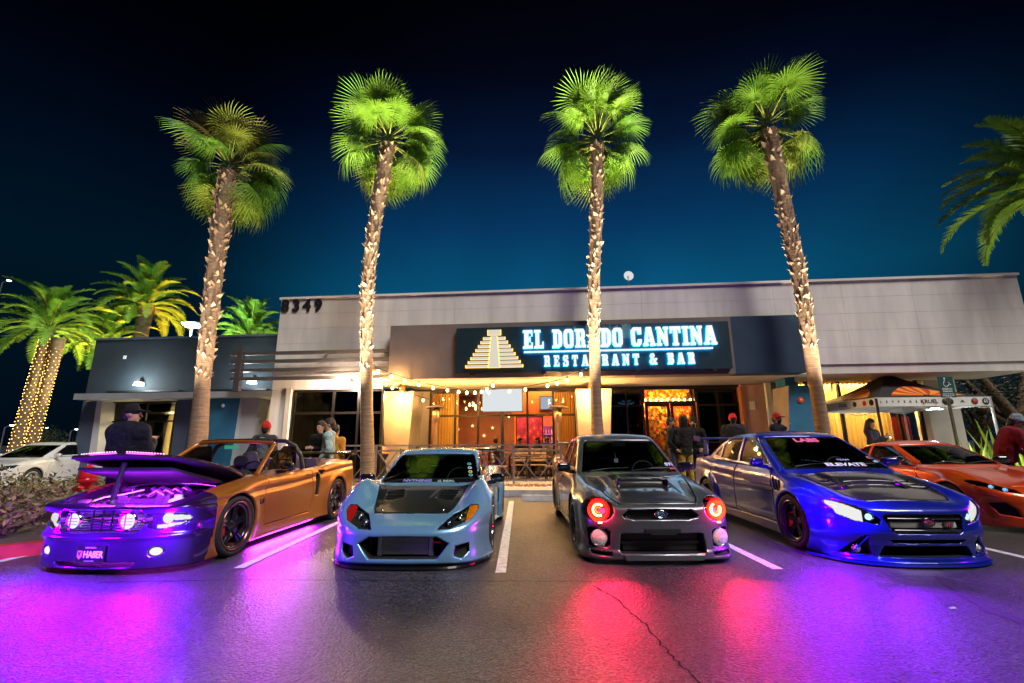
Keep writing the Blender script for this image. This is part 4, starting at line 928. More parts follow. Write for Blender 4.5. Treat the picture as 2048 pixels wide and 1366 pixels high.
# engine bay
eng = link('engine', None, A.root, (0, 0, 0)); rnd = random.Random(3)
M_eng = mat('engine_plastic', (.05, .05, .055), .35, coat=.4); M_engm = mat('engine_metal', (.45, .45, .48), .25, .9)
MB().box((-.66, .22, .42), (.66, 1.28, .50)).build('engine_block', mat('bay_floor', (.06, .06, .065), .6), eng)
MB().box((-.30, .55, .50), (.30, 1.15, .70), ch=.04).build('engine_cover', M_eng, eng)
for sd in (1, -1):
    MB().box((sd*.24-.085, .52, .56), (sd*.24+.085, 1.12, .74), ch=.04).build('valve_cover', M_engm, eng)
    for k in range(4): MB().tube([(sd*.05, .58+.14*k, .72), (sd*.15, .58+.14*k, .78), (sd*.24, .58+.14*k, .73)], .032, 8).build('intake_runner', M_engm, eng)
    MB().lathe([(.0, .80), (.06, .80), (.09, .77), (.10, .72), (.10, .5)], 20, o=(sd*.58, .98, 0)).build('strut_tower', M_engm, eng)
    MB().tube([(sd*.50, .30, .58), (sd*.56, .52, .66), (sd*.45, .8, .70), (sd*.52, 1.15, .66)], .022, 7).build('coolant_hose', M_trim, eng)
MB().box((-.52, .20, .58), (.52, .30, .66), ch=.015).build('radiator_cover', M_eng, eng)
for k in range(5): MB().box((-.36+.15*k, .215, .655), (-.28+.15*k, .275, .675), ch=.008).build('radiator_clip', M_chrome, eng)
MB().tube([(-.52, .36, .62), (-.40, .48, .70), (-.28, .58, .72), (0, .60, .78)], .055, 12).build('intake_pipe', M_chrome, eng)
MB().lathe([(.11, .52), (.13, .60), (.11, .70), (.0, .71)], 20, o=(-.54, .45, 0)).build('air_filter', M_eng, eng)
MB().lathe([(.09, .50), (.10, .56), (.09, .70), (.04, .72), (.04, .75), (0, .75)], 20, o=(.48, .50, 0)).build('coolant_tank', mat('tank_white', (.6, .6, .6), .4), eng)
MB().box((.38, 1.0, .55), (.62, 1.24, .74), ch=.02).build('fuse_box', M_eng, eng)
MB().tube([(-.58, .98, .80), (-.3, 1.0, .83), (.3, 1.0, .83), (.58, .98, .80)], .022, 8).build('strut_brace', M_chrome, eng)
# grille
for k in range(8): MB().tube([(x, front_y(A, x, .44+.026*k)+.05, .44+.026*k) for x in np.linspace(-.45, .45, 9)], .005, 5).build('grille_bar', M_chrome, A.root)
for x in (-.11, .0, .11): MB().bar((x, front_y(A, 0, .5)+.045, .43), (x, front_y(A, 0, .5)+.045, .635), .012).build('grille_post', M_gloss, A.root)
M_hid = emis('white_violet_lamp', (.90, .88, .86), .55)
for sd in (1, -1):
    y = front_y(A, .30, .53)+.02
    g = disc(A.root, 'grille_lamp', sd*.305, y, .53, .078, M_hid, .02, sd*.08); MB().lathe([(.088, .02), (.088, -.012), (.078, -.012)], 24, axis='Y').build('lamp_rim', M_chrome, g)
    b = MB()
    for q in (-.03, .0, .03): b.bar((-.07, -.03, q), (.07, -.03, q), .006)
    b.bar((-.01, -.03, -.075), (-.01, -.03, .075), .008).build('lamp_guard', M_trim, g)
    lp = link('headlight', None, A.root, (0, 0, 0)); lens(A, lp, sd)
    x = .655; y = front_y(A, x, .545)+.045
    disc(lp, 'projector', sd*x, y, .548, .055, M_hid, .025, sd*.25)
    lens(A, lp, sd, m=M_hid, off=-.05, dil=-.016, name='lit_reflector', h=.012, extra=lambda x, y, z: ((x > .69) & (z > .52)) | ((z < .483+.10*(x-.6)) & (x > .56)))
    lens(A, lp, sd, m=mat('lamp_bezel', (.06, .06, .07), .2, .5), off=-.062, dil=-.004, name='bezel', h=.014)
    fy = front_y(A, .61, .225); f = disc(A.root, 'fog_lamp', sd*.61, fy+.02, .225, .05, M_hid, .015, sd*.25); f.scale = (1.25, 1, .8)
    point('headlight_glow', (sd*.74, front_y(A, .68, .55)-.20, .48), (.20, .0, 1.), 70, .06, lp)
    spot('headlight_beam', (sd*.66, front_y(A, .66, .5)-.08, .5), (sd*.9+.25, -3.0, 0), (.24, .0, 1.), 300 if sd > 0 else 150, 78, .9, .06, lp)
point('grille_glow', (0, -.30, .45), (.20, .0, 1.), 60, .1, A.root)
# licence plate
yp = front_y(A, 0, .22)-.012
pl = MB().box((-.155, yp-.004, .135), (.155, yp+.002, .300)).build('licence_plate', mat('plate_black', (.01, .01, .012), .4), A.root)
fr = MB()
for a, b_ in (((-.155, .138), (.155, .138)), ((-.155, .297), (.155, .297)), ((-.153, .138), (-.153, .297)), ((.153, .138), (.153, .297))): fr.bar((a[0], yp-.006, a[1]), (b_[0], yp-.006, b_[1]), .007)
fr.build('plate_frame', M_chrome, pl)
M_pw = mat('plate_white', (.80, .88, .92), .5)
text('plate_lettering', 'HA8ER', .090, M_pw, pl, Matrix.Translation((.036, yp-.006, .212)) @ Matrix.Rotation(R(90), 4, 'X'), .001, .002, sx=.80)
text('plate_lettering', 'NEVADA', .026, mat('plate_grey', (.4, .32, .38), .5), pl, Matrix.Translation((0, yp-.006, .279)) @ Matrix.Rotation(R(90), 4, 'X'), .001, 0, sx=1.2)
text('plate_lettering', 'VEGAS BORN', .015, MATS['plate_grey'], pl, Matrix.Translation((0, yp-.006, .152)) @ Matrix.Rotation(R(90), 4, 'X'), .001, 0, sx=1.2)
sh = [(-.138, .25), (-.085, .25), (-.085, .195), (-.112, .165), (-.138, .195)]
MB().prism(sh, yp-.008, yp-.003).build('plate_shield', mat('shield_gold', (.35, .2, .26), .4), pl)
MB().prism([(-.129, .242), (-.113, .20), (-.097, .242), (-.104, .242), (-.113, .222), (-.120, .242)], yp-.011, yp-.0075).build('plate_shield_mark', mat('shield_dark', (.02, .02, .03), .4), pl)
# windscreen frame and glass
def wsp(u, v):   # u -1..1 across, v 0..1 up
    hw = .76-.16*v; x = u*hw; y = 1.40+.64*v+.16*x*x; return Vector((x, y, .925+.425*v-.02*u*u*v))
MB().tube([wsp(-1, t) for t in np.linspace(-.05, .94, 8)]+[wsp(-.97, .985), wsp(-.90, 1.0)]+[wsp(u, 1.) for u in np.linspace(-.8, .8, 9)]+[wsp(.90, 1.0), wsp(.97, .985)]+[wsp(1, t) for t in np.linspace(.94, -.05, 8)], .030, 8).build('windscreen_frame', P_brz, A.root)
MB().tube([wsp(u, .99)+Vector((0, .02, .012)) for u in np.linspace(-.93, .93, 11)], .036, 8).build('windscreen_header', M_trim, A.root)
b = MB(); vs = [wsp(u, v) for v in np.linspace(0, 1, 9) for u in np.linspace(-1, 1, 15)]
b.add(vs, [(j*15+i, j*15+i+1, (j+1)*15+i+1, (j+1)*15+i) for j in range(8) for i in range(14)], 0, True).build('windscreen', M_wsh, A.root)
MB().box((-.62, 1.40, .80), (.62, 1.62, .93), ch=.05).build('cowl', M_trim, A.root)
# hoop behind the seats, folded roof, spoiler
hp = [(-.80, 2.62, .92), (-.76, 2.60, 1.12), (-.66, 2.58, 1.28), (-.50, 2.57, 1.355), (0, 2.56, 1.375), (.50, 2.57, 1.355), (.66, 2.58, 1.28), (.76, 2.60, 1.12), (.80, 2.62, .92)]
MB().tube(hp, .034, 10).build('roll_hoop', M_trim, A.root)
for sd in (1, -1):
    MB().prism([(1.66, .95), (2.16, 1.28), (2.52, 1.28), (2.56, .95)], sd*.715, sd*.711, 'YZ').build('side_window', M_tint, A.root)
M_pad = mat('folded_roof', (.05, .03, .08), .7)
for sd in (1, -1): MB().lathe([(.0, .30), (.10, .26), (.16, .12), (.18, 0)], 14, o=(0, 0, 0)).build('rear_headrest', M_pad, A.root, (sd*.36, 3.0, .90))
MB().box((-.68, 3.15, .92), (.68, 3.55, 1.06), ch=.10).build('folded_roof', M_pad, A.root)
wing(A, 1.115, 4.46, .80, .24, M_gloss, 1.0, .6)
point('cabin_glow', (0, 2.1, .72), (.45, .03, 1.), 9, .1, A.root)
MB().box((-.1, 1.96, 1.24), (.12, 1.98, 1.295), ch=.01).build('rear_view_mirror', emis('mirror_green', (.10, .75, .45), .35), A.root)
text('fender_badge', '5.0', .085, M_gloss, A.root, Matrix.Translation((side_x(A, 1.42, .56)+.002, 1.42, .565)) @ Matrix.Rotation(R(90), 4, 'Z') @ Matrix.Rotation(R(90), 4, 'X'), .004, .003)
# under-car violet tubes
for sd in (1, -1):
    MB().tube([(sd*.80, 1.45, .085), (sd*.80, 3.0, .085)], .012, 6).build('underglow_tube', emis('underglow_violet', (.62, .03, 1.), 6), A.root)
    a_ = area('underglow_light', (sd*.84, 2.2, .075), (sd*.95, 2.2, 0), (.60, .02, 1.), 34, 1.6, .05, A.root); a_.rotation_euler.z += 0
MB().tube([(-.6, .42, .07), (.6, .42, .07)], .012, 6).build('underglow_tube', MATS['underglow_violet'], A.root)
area('underglow_light', (0, .34, .085), (0, .25, 0), (.50, .02, 1.), 14, 1.4, .05, A.root)
# ================================================================ ground, kerbs, markings
ANG = R(5.0); BO = Vector((0, 13.35, 0)); BE = Vector((math.cos(ANG), -math.sin(ANG), 0)); BN = Vector((math.sin(ANG), math.cos(ANG), 0))
def bl(px, py, d):
    """photo pixel -> (s, z) on the plane d metres behind the sign fascia"""
    r = ray(px, py); t = ((BO+BN*d)-Vector((0, 0, CAM_H))).dot(BN)/r.dot(BN); P = Vector((0, 0, CAM_H))+r*t; return (P-BO).dot(BE), P.z
def bw(s, d, z): return BO+BE*s+BN*d+Vector((0, 0, z))
def asphalt():
    m = bpy.data.materials.new('asphalt'); m.use_nodes = True; t = m.node_tree; b = t.nodes['Principled BSDF']
    tcn = t.nodes.new('ShaderNodeTexCoord')
    def noise(sc, det, vec=None, rough=.5):
        n = t.nodes.new('ShaderNodeTexNoise'); n.inputs['Scale'].default_value = sc; n.inputs['Detail'].default_value = det; n.inputs['Roughness'].default_value = rough
        t.links.new(tcn.outputs['Object'], n.inputs['Vector']); return n
    vor = t.nodes.new('ShaderNodeTexVoronoi'); vor.inputs['Scale'].default_value = 75; t.links.new(tcn.outputs['Object'], vor.inputs['Vector'])
    big = noise(.55, 6); mid = noise(9, 6, rough=.7)
    r1 = t.nodes.new('ShaderNodeValToRGB'); t.links.new(vor.outputs['Color'], r1.inputs[0])
    r1.color_ramp.elements[0].color = (.007, .0075, .0095, 1); r1.color_ramp.elements[1].color = (.150, .150, .160, 1); r1.color_ramp.elements[0].position = .25; r1.color_ramp.elements[1].position = .95
    mx = t.nodes.new('ShaderNodeMix'); mx.data_type = 'RGBA'; mx.blend_type = 'MULTIPLY'; mx.inputs['Factor'].default_value = 1
    r2 = t.nodes.new('ShaderNodeValToRGB'); t.links.new(big.outputs['Fac'], r2.inputs[0]); r2.color_ramp.elements[0].color = (.38, .37, .38, 1); r2.color_ramp.elements[0].position = .3; r2.color_ramp.elements[1].color = (1.15, 1.15, 1.18, 1); r2.color_ramp.elements[1].position = .72
    t.links.new(r1.outputs[0], mx.inputs['A']); t.links.new(r2.outputs[0], mx.inputs['B'])
    mx2 = t.nodes.new('ShaderNodeMix'); mx2.data_type = 'RGBA'; mx2.blend_type = 'MULTIPLY'; mx2.inputs['Factor'].default_value = .7
    r3 = t.nodes.new('ShaderNodeValToRGB'); t.links.new(mid.outputs['Fac'], r3.inputs[0]); r3.color_ramp.elements[0].color = (.5, .5, .5, 1); r3.color_ramp.elements[0].position = .35; r3.color_ramp.elements[1].color = (1.3, 1.3, 1.3, 1); r3.color_ramp.elements[1].position = .7
    t.links.new(mx.outputs['Result'], mx2.inputs['A']); t.links.new(r3.outputs[0], mx2.inputs['B']); t.links.new(mx2.outputs['Result'], b.inputs['Base Color'])
    rr = t.nodes.new('ShaderNodeMapRange'); t.links.new(mid.outputs['Fac'], rr.inputs['Value']); rr.inputs['To Min'].default_value = .24; rr.inputs['To Max'].default_value = .50; t.links.new(rr.outputs[0], b.inputs['Roughness'])
    b.inputs['Specular IOR Level'].default_value = .75
    v2 = t.nodes.new('ShaderNodeTexVoronoi'); v2.inputs['Scale'].default_value = 55; v2.feature = 'SMOOTH_F1'; t.links.new(tcn.outputs['Object'], v2.inputs['Vector'])
    ad = t.nodes.new('ShaderNodeMath'); ad.operation = 'ADD'; fine = noise(120, 3); t.links.new(v2.outputs['Distance'], ad.inputs[0]); t.links.new(fine.outputs['Fac'], ad.inputs[1])
    bp = t.nodes.new('ShaderNodeBump'); bp.inputs['Strength'].default_value = .6; bp.inputs['Distance'].default_value = .012; bp.invert = False
    t.links.new(ad.outputs[0], bp.inputs['Height']); t.links.new(bp.outputs[0], b.inputs['Normal']); return m
M_asph = asphalt()
ground = tag(MB().add([(-400, -40, 0), (400, -40, 0), (400, 700, 0), (-400, 700, 0)], [(0, 1, 2, 3)]).build('ground', M_asph), 'dark speckled asphalt of the car park', kind='structure')
M_conc = mat('concrete', (.36, .34, .31), .85, noise=(3, .25, 6), bump=(60, .3, .004)); M_kerb = mat('kerb_concrete', (.42, .41, .39), .8, noise=(4, .3, 6))
M_line = mat('white_road_paint', (.62, .62, .60), .6, noise=(14, .35, 6))
def sheet_poly(name, pts, z, m, parent=None, lab=None, kind=None):
    o = MB().add([(p[0], p[1], z) for p in pts], [tuple(range(len(pts)))]).build(name, m, parent)
    if kind: o['kind'] = kind
    if lab: o['label'] = lab
    return o
for x0, x1, ya_, yb_ in ((-2.98, -2.96, 5.35, 10.9), (-.13, -.03, 5.12, 10.9), (2.79, 2.80, 5.20, 10.9), (5.86, 5.90, 5.3, 10.8), (-5.95, -5.9, 5.6, 10.9)):
    sheet_poly('parking_stripe', [(x0-.055, ya_), (x0+.055, ya_), (x1+.055, yb_), (x1-.055, yb_)], .004, M_line, None, 'white painted stripe between parking stalls', 'structure')
# seam across the aisle and the long crack
M_crk = mat('crack_tar', (.006, .006, .006), .9)
rc = random.Random(11)
def ribbon(name, pts, w, z, m, parent, jit=.012):
    vs, fs = [], []
    for i, p in enumerate(pts):
        q = pts[min(i+1, len(pts)-1)]; o = pts[max(i-1, 0)]; dx, dy = q[0]-o[0], q[1]-o[1]; L = math.hypot(dx, dy) or 1; nx, ny = -dy/L, dx/L; ww = w*(.6+.8*rc.random())
        vs += [(p[0]+nx*ww/2, p[1]+ny*ww/2, z), (p[0]-nx*ww/2, p[1]-ny*ww/2, z)]
    fs = [(2*i, 2*i+1, 2*i+3, 2*i+2) for i in range(len(pts)-1)]
    return MB().add(vs, fs).build(name, m, parent)
def jagged(pp, n, j):
    out = []
    for a, b in zip(pp[:-1], pp[1:]):
        for k in range(n): t = k/n; out.append((a[0]+(b[0]-a[0])*t+rc.uniform(-j, j), a[1]+(b[1]-a[1])*t+rc.uniform(-j, j)))
    return out+[pp[-1]]
ck = [gnd(*p)[:2] for p in ((1185, 1172), (1225, 1192), (1262, 1225), (1290, 1250), (1318, 1285), (1350, 1320), (1385, 1350), (1420, 1385))]
ribbon('asphalt_crack', jagged([tuple(p) for p in ck], 6, .012), .012, .004, M_crk, ground)
ribbon('asphalt_seam', jagged([tuple(gnd(200, 1165)[:2]), tuple(gnd(500, 1160)[:2]), tuple(gnd(1000, 1163)[:2]), tuple(gnd(1240, 1163)[:2])], 14, .006), .010, .004, M_crk, ground)
ribbon('tyre_mark', jagged([tuple(gnd(*p)[:2]) for p in ((1880, 1155), (1930, 1190), (1990, 1225), (2060, 1250))], 6, .01), .09, .004, mat('rubber_mark', (.02, .02, .02), .6, noise=(20, .4, 4)), ground)
for k, (px, py, c) in enumerate(((1905, 1218, (.45, .45, .42)),)):
    p_ = gnd(px, py); lt_ = thing('litter', ['scrap of pale paper lying in front of the royal blue saloon', 'scrap of pale paper beside the stall stripe left of the roadster', 'dark twig lying in the red light patch'][k], 'litter', (p_.x, p_.y, .004), k*1.1)
    MB().add([(-.025, -.01, .0), (.025, -.015, .003), (.03, .01, .01), (-.02, .012, .004), (0, 0, .014)], [(0, 1, 4), (1, 2, 4), (2, 3, 4), (3, 0, 4)]).build('scrap', mat('litter%d' % k, c, .8), lt_)
# sidewalk along the building
KD = -1.52
sw = MB()
def quad3(sa, sb, da, db, za, zb):
    p = [bw(sa, da, 0), bw(sb, da, 0), bw(sb, db, 0), bw(sa, db, 0)]; q = [(v.x, v.y, za) for v in p]+[(v.x, v.y, zb) for v in p]
    return q, [(3, 2, 1, 0), (4, 5, 6, 7), (0, 1, 5, 4), (1, 2, 6, 5), (2, 3, 7, 6), (3, 0, 4, 7)]
swo = link('sidewalk', None); tag(swo, 'pale concrete sidewalk in front of the restaurant', kind='structure')
s0 = -16
k = 0
while s0 < 24:
    q, f = quad3(s0, s0+1.99, KD+.16, 2.85, -.05, .15); MB().add(q, f).build('paving_slab', M_conc, swo); s0 += 2.0; k += 1
s0 = -16
while s0 < 24:
    q, f = quad3(s0, s0+2.99, KD, KD+.155, -.05, .153); MB().add(q, f).build('kerb_stone', M_kerb, swo); s0 += 3.0
# planting bed under the fence with reddish gravel
M_grav = mat('red_gravel', (.26, .10, .045), .9, noise=(25, .6, 4), bump=(40, 1., .03))
rg = random.Random(5); gb = MB()
for i in range(900):
    s_, d_ = rg.uniform(-5.2, 1.8), rg.uniform(-.62, -.02); r_ = rg.uniform(.018, .05); p = bw(s_, d_, .152)
    vs_ = [(p.x+r_*math.cos(a)*rg.uniform(.7, 1.2), p.y+r_*math.sin(a)*rg.uniform(.7, 1.2), .15) for a in np.linspace(0, 2*math.pi, 6)[:-1]]+[(p.x, p.y, .15+r_*rg.uniform(.5, 1.1))]
    gb.add(vs_, [(i, (i+1) % 5, 5) for i in range(5)])
tag(gb.build('gravel_bed', M_grav), 'strip of reddish gravel at the foot of the patio fence', kind='stuff')
# wheel stop
ws_p = [(-.0, 0), (.16, 0), (.13, .12), (.03, .12)]
def wheelstop(x, y, lab):
    t = thing('wheel_stop', lab, 'wheel stop', (x, y, 0), -ANG, 'concrete wheel stops')
    MB().prism(ws_p, -.85, .85, 'YZ').build('concrete_bar', M_kerb, t); 
    for sx in (-.6, .6): MB().lathe([(.02, .12), (.02, .126), (0, .126)], 10).build('anchor_pin', M_trim, t, (sx, .08, 0))
wheelstop(1.05, 10.9, 'concrete wheel stop beside the grey saloon'); wheelstop(-1.7, 11.1, 'concrete wheel stop behind the blue roadster')

# ================================================================ restaurant building
B_ = thing('restaurant_building', 'pale panelled restaurant building with dark sign fascia and glazed front', 'building', BO, -ANG)
M_wall = mat('cream_panel', (.74, .70, .65), .75, noise=(1.6, .15, 6, (2.2, 1, .35)), bump=(90, .12, .003)); M_fas = mat('brown_grey_stucco', (.17, .135, .125), .85, noise=(2, .18, 6), bump=(120, .25, .003))
M_navy = mat('navy_stucco', (.016, .042, .080), .8, noise=(2, .2, 6), bump=(120, .2, .003)); M_sof = mat('soffit_plaster', (.62, .55, .46), .85, noise=(1.5, .1, 5)); M_bronze = mat('dark_bronze_frame', (.022, .018, .016), .4, .5)
M_tealblk = mat('blue_stucco', (.02, .14, .28), .75, noise=(2, .2, 5), bump=(120, .2, .003)); M_taupe = mat('taupe_stucco', (.34, .29, .26), .8, noise=(2, .15, 5), bump=(120, .2, .003)); M_pinkw = mat('terracotta_panel', (.50, .30, .27), .75, noise=(2, .12, 5))
M_pane = glassmat('window_pane', (.72, .74, .74), 1.); M_paned = glassmat('dark_window_pane', (.10, .11, .12), 1.)
def bbox_(name, s0, s1, d0, d1, z0, z1, m, parent=B_, ch=0.): return boxobj(name, (s0, d0, z0), (s1, d1, z1), m, parent, ch)
WD = .45   # plane of the big white wall
sL = bl(563, 600, WD)[0]; zR = (bl(800, 591, WD)[1]+bl(1700, 563, WD)[1])/2; sR = bl(2033, 552, WD)[0]; zRB = bl(1800, 726, WD)[1]
fs0 = bl(779, 700, 0)[0]; fs1 = bl(1604, 680, 0)[0]; fz1 = (bl(790, 651, 0)[1]+bl(1590, 630, 0)[1])/2; fz0 = (bl(790, 759, 0)[1]+bl(1590, 745, 0)[1])/2
GD = 2.85  # plane of the recessed glazing
w1 = [bl(584, 782, WD), bl(764, 782, WD)]; w1s0, w1s1, w1z = w1[0][0], w1[1][0], w1[0][1]
print('bld', sL, sR, zR, zRB, 'fascia', fs0, fs1, fz0, fz1, 'w1', w1)
bbox_('wall_core', sL+.02, sR-.02, WD+.05, 2.4, fz0+.02, zR-.03, M_wall)
bbox_('wall_core', sL+.02, w1s0-.02, WD+.05, 2.4, 0, fz0+.02, M_wall)
bbox_('coping', sL-.03, sR+.03, WD-.06, 2.5, zR, zR+.07, mat('coping_metal', (.74, .72, .68), .6))
def clip(r, h):
    a0, a1, b0, b1 = r; c0, c1, e0, e1 = h
    if c0 >= a1 or c1 <= a0 or e0 >= b1 or e1 <= b0: return [r]
    out = []
    if c0 > a0: out.append((a0, c0, b0, b1))
    if c1 < a1: out.append((c1, a1, b0, b1))
    m0, m1 = max(a0, c0), min(a1, c1)
    if e0 > b0: out.append((m0, m1, b0, e0))
    if e1 < b1: out.append((m0, m1, e1, b1))
    return out
pw, ph, gap = 1.95, (zR-zRB)/5, .005
s_ = sL
while s_ < sR-.05:
    e_ = min(s_+pw, sR); z_ = zR
    while z_ > .2:
        zb_ = max(z_-ph, .15); cells = [(s_, e_, zb_, z_)]
        holes = [(fs0+.01, fs1-.01, 0, fz1-.02), (w1s0, w1s1, 0, w1z), (fs1-.02, 99, -1, zRB-.001), (w1s1-.001, 99, -1, fz0+.01)]
        for hh in holes: cells = [c for q in cells for c in clip(q, hh)]
        for c in cells:
            if c[1]-c[0] > .04 and c[3]-c[2] > .04: bbox_('wall_panel', c[0]+gap/2, c[1]-gap/2, WD, WD+.045, c[2]+gap/2, c[3]-gap/2, M_wall)
        z_ = zb_
    s_ = e_
pS = lambda px, d, py=800: bl(px, py, d)[0]
# sign fascia with its deep soffit
fsm = pS(1466, 0, 690)
bbox_('sign_fascia', fs0, fsm, 0, .5, fz0, fz1, M_fas); bbox_('sign_fascia', fsm, fs1, .0, .5, fz0, fz1, M_navy)
bbox_('soffit', fs0+.02, fs1-.02, .5, GD, fz0+.005, fz0+.12, M_sof)
bbox_('soffit', fs1, sR-.05, WD+.02, GD+1.2, zRB-.02, zRB+.1, M_sof)
# recessed ground-floor wall pieces
gz = fz0
def win(name, s0, s1, z0, z1, d, cols, rows, m=M_pane, fw=.06, fm=M_bronze, parent=B_):
    """frame with bars and single panes; cols / rows are fractions"""
    w_ = link(name, None, parent, (0, 0, 0))
    cs = [s0]+[s0+(s1-s0)*c for c in cols]+[s1]; rs = [z0]+[z0+(z1-z0)*r for r in rows]+[z1]
    for c in cs: MB().box((c-fw/2, d-.05, z0), (c+fw/2, d+.07, z1)).build('mullion', fm, w_)
    for r in rs: MB().box((s0+fw/2, d-.045, r-fw/2), (s1-fw/2, d+.065, r+fw/2)).build('transom', fm, w_)
    for i in range(len(cs)-1):
        for j in range(len(rs)-1):
            MB().box((cs[i]+fw/2, d, rs[j]+fw/2), (cs[i+1]-fw/2, d+.008, rs[j+1]-fw/2)).build('pane', m, w_)
    return w_
win('window', w1s0, w1s1, .25, w1z, WD+.12, [.46, .74], [.74], M_paned, .07)
for (a, b) in ((w1s0-.16, w1s0-.005), ): bbox_('window_reveal', a, b, WD-.05, WD+.2, .15, w1z+.1, M_sof)
# main restaurant window
mw0, mw1 = pS(862, GD), pS(1150, GD); wz = gz-.02
win('window', mw0, mw1, .2, wz-.06, GD, [.175, .335, .50, .675, .85], [.70], M_pane, .07)
bbox_('wall_pier', pS(765, GD), mw0-.04, GD-.02, GD+.3, .15, gz, M_taupe); 
dw0, dw1, dw2, dw3 = pS(1220, GD), pS(1287, GD), pS(1391, GD), pS(1476, GD); dz = bl(1340, 807, GD)[1]
bbox_('wall_pier', mw1+.04, dw0-.04, GD-.02, GD+.3, .15, gz, M_taupe)
win('window', dw0, dw1-.04, .2, wz-.06, GD, [.5], [.80], M_paned, .06); win('window', dw2+.04, dw3, .2, wz-.06, GD, [.5], [.80], M_paned, .06)
win('door_transom_window', dw1, dw2, dz+.04, wz-.06, GD, [], [], M_pane, .07)
for i, (a, b) in enumerate(((dw1+.03, (dw1+dw2)/2-.01), ((dw1+dw2)/2+.01, dw2-.03))):
    dr = link('entrance_door', None, B_, (0, 0, 0))
    for (q0, q1, r0, r1) in ((a, a+.09, .17, dz), (b-.09, b, .17, dz), (a+.09, b-.09, .17, .42), (a+.09, b-.09, dz-.1, dz)): MB().box((q0, GD-.03, r0), (q1, GD+.03, r1)).build('door_rail', M_bronze, dr)
    MB().box((a+.09, GD, .42), (b-.09, GD+.008, dz-.1)).build('pane', M_pane, dr)
    hx = b-.13 if i == 0 else a+.13; MB().tube([(hx, GD-.03, .95), (hx, GD-.09, .97), (hx, GD-.09, 1.5), (hx, GD-.03, 1.52)], .014, 6).build('door_handle', M_chrome, dr)
bbox_('window_head', pS(765, GD), dw3+.1, GD-.06, GD+.12, wz-.05, gz+.02, M_bronze)
for z_ in (.15, .75, 1.35, 1.95, 2.55):
    bbox_('wall_panel', dw3+.04, pS(1532, GD-.3), GD-.32, GD-.2, z_+.004, min(z_+.596, gz), M_pinkw)
bbox_('wall_core', dw3+.05, pS(1532, GD-.3)-.01, GD-.20, GD+.3, .15, gz, M_pinkw)
bbox_('wall_trim', dw3-.03, dw3+.06, GD-.36, GD-.1, .15, gz-.1, mat('orange_trim', (.40, .16, .07), .7))
bbox_('notice', pS(1503, GD-.32)-.09, pS(1503, GD-.32)+.09, GD-.335, GD-.325, bl(1503, 811, GD-.3)[1]-.14, bl(1503, 811, GD-.3)[1]+.14, mat('paper_white', (.75, .72, .70), .7))
bbox_('white_post', pS(1533, GD-.4), pS(1543, GD-.4), GD-.45, GD-.3, .15, gz, mat('white_trim', (.7, .7, .7), .6))
# curtained windows on the right
cw0, cw1 = pS(1594, GD+.6), pS(1836, GD+.6); cz = zRB-.1
win('window', cw0, cw1, .2, cz, GD+.6, [.09, .36, .82], [], M_pane, .08)
bbox_('wall_pier', cw1+.04, pS(1912, GD+.4), GD+.3, GD+.9, .15, zRB, mat('pale_stone', (.62, .58, .50), .75, noise=(2, .12, 5)))
bbox_('wall_pier', pS(1534, GD), cw0-.04, GD+.3, GD+.7, .15, zRB, M_taupe)
# slanted blocks
def slant(px0t, px1t, pxb0, pxb1, pyt, d0, d1, mf_, ms, name='slanted_pillar', z0=.15):
    a0, zt = bl(px0t, pyt, d0); a1 = pS(px1t, d0, pyt); b0 = pS(pxb0, d0, 881); b1 = pS(pxb1, d0, 881); zb_ = bl(pxb0, 881, d0)[1]
    k = (zt-z0)/(zt-zb_); c0 = a0+(b0-a0)*k; c1 = a1+(b1-a1)*k
    b = MB(); q = [(c0, d0, z0), (c1, d0, z0), (a1, d0, zt), (a0, d0, zt), (c0, d1, z0), (c1, d1, z0), (a1, d1, zt), (a0, d1, zt)]
    b.add(q, [(0, 1, 2, 3)], 0); b.add(q, [(5, 4, 7, 6), (1, 5, 6, 2), (4, 0, 3, 7), (3, 2, 6, 7), (0, 4, 5, 1)], 1)
    return b.build(name, [mf_, ms], B_)
slant(764, 827, 768, 818, 783, 1.6, 2.8, M_taupe, M_taupe); slant(1151, 1223, 1158, 1221, 778, 1.6, 2.8, M_taupe, M_taupe)
slant(1577, 1628, 1579, 1640, 771, .9, 1.9, M_tealblk, M_taupe); bbox_('pillar_stem', pS(1575, 1.1), pS(1595, 1.1), 1.1, 1.7, bl(1590, 771, 1.)[1], gz+.02, M_tealblk)
lo_ = thing('wall_emblem', 'small red and orange round emblem on the blue slanted pillar', 'emblem', bw(pS(1601, .9), .885, bl(1601, 800, .9)[1]), -ANG)
MB().lathe([(.085, .0), (.085, -.012), (.06, -.014), (0, -.014)], 20, axis='Y').build('emblem_disc', mat('emblem_red', (.75, .05, .03), .4), lo_); MB().lathe([(.035, -.014), (.035, -.02), (0, -.02)], 14, axis='Y').build('emblem_core', mat('emblem_yellow', (.9, .6, .2), .4), lo_)
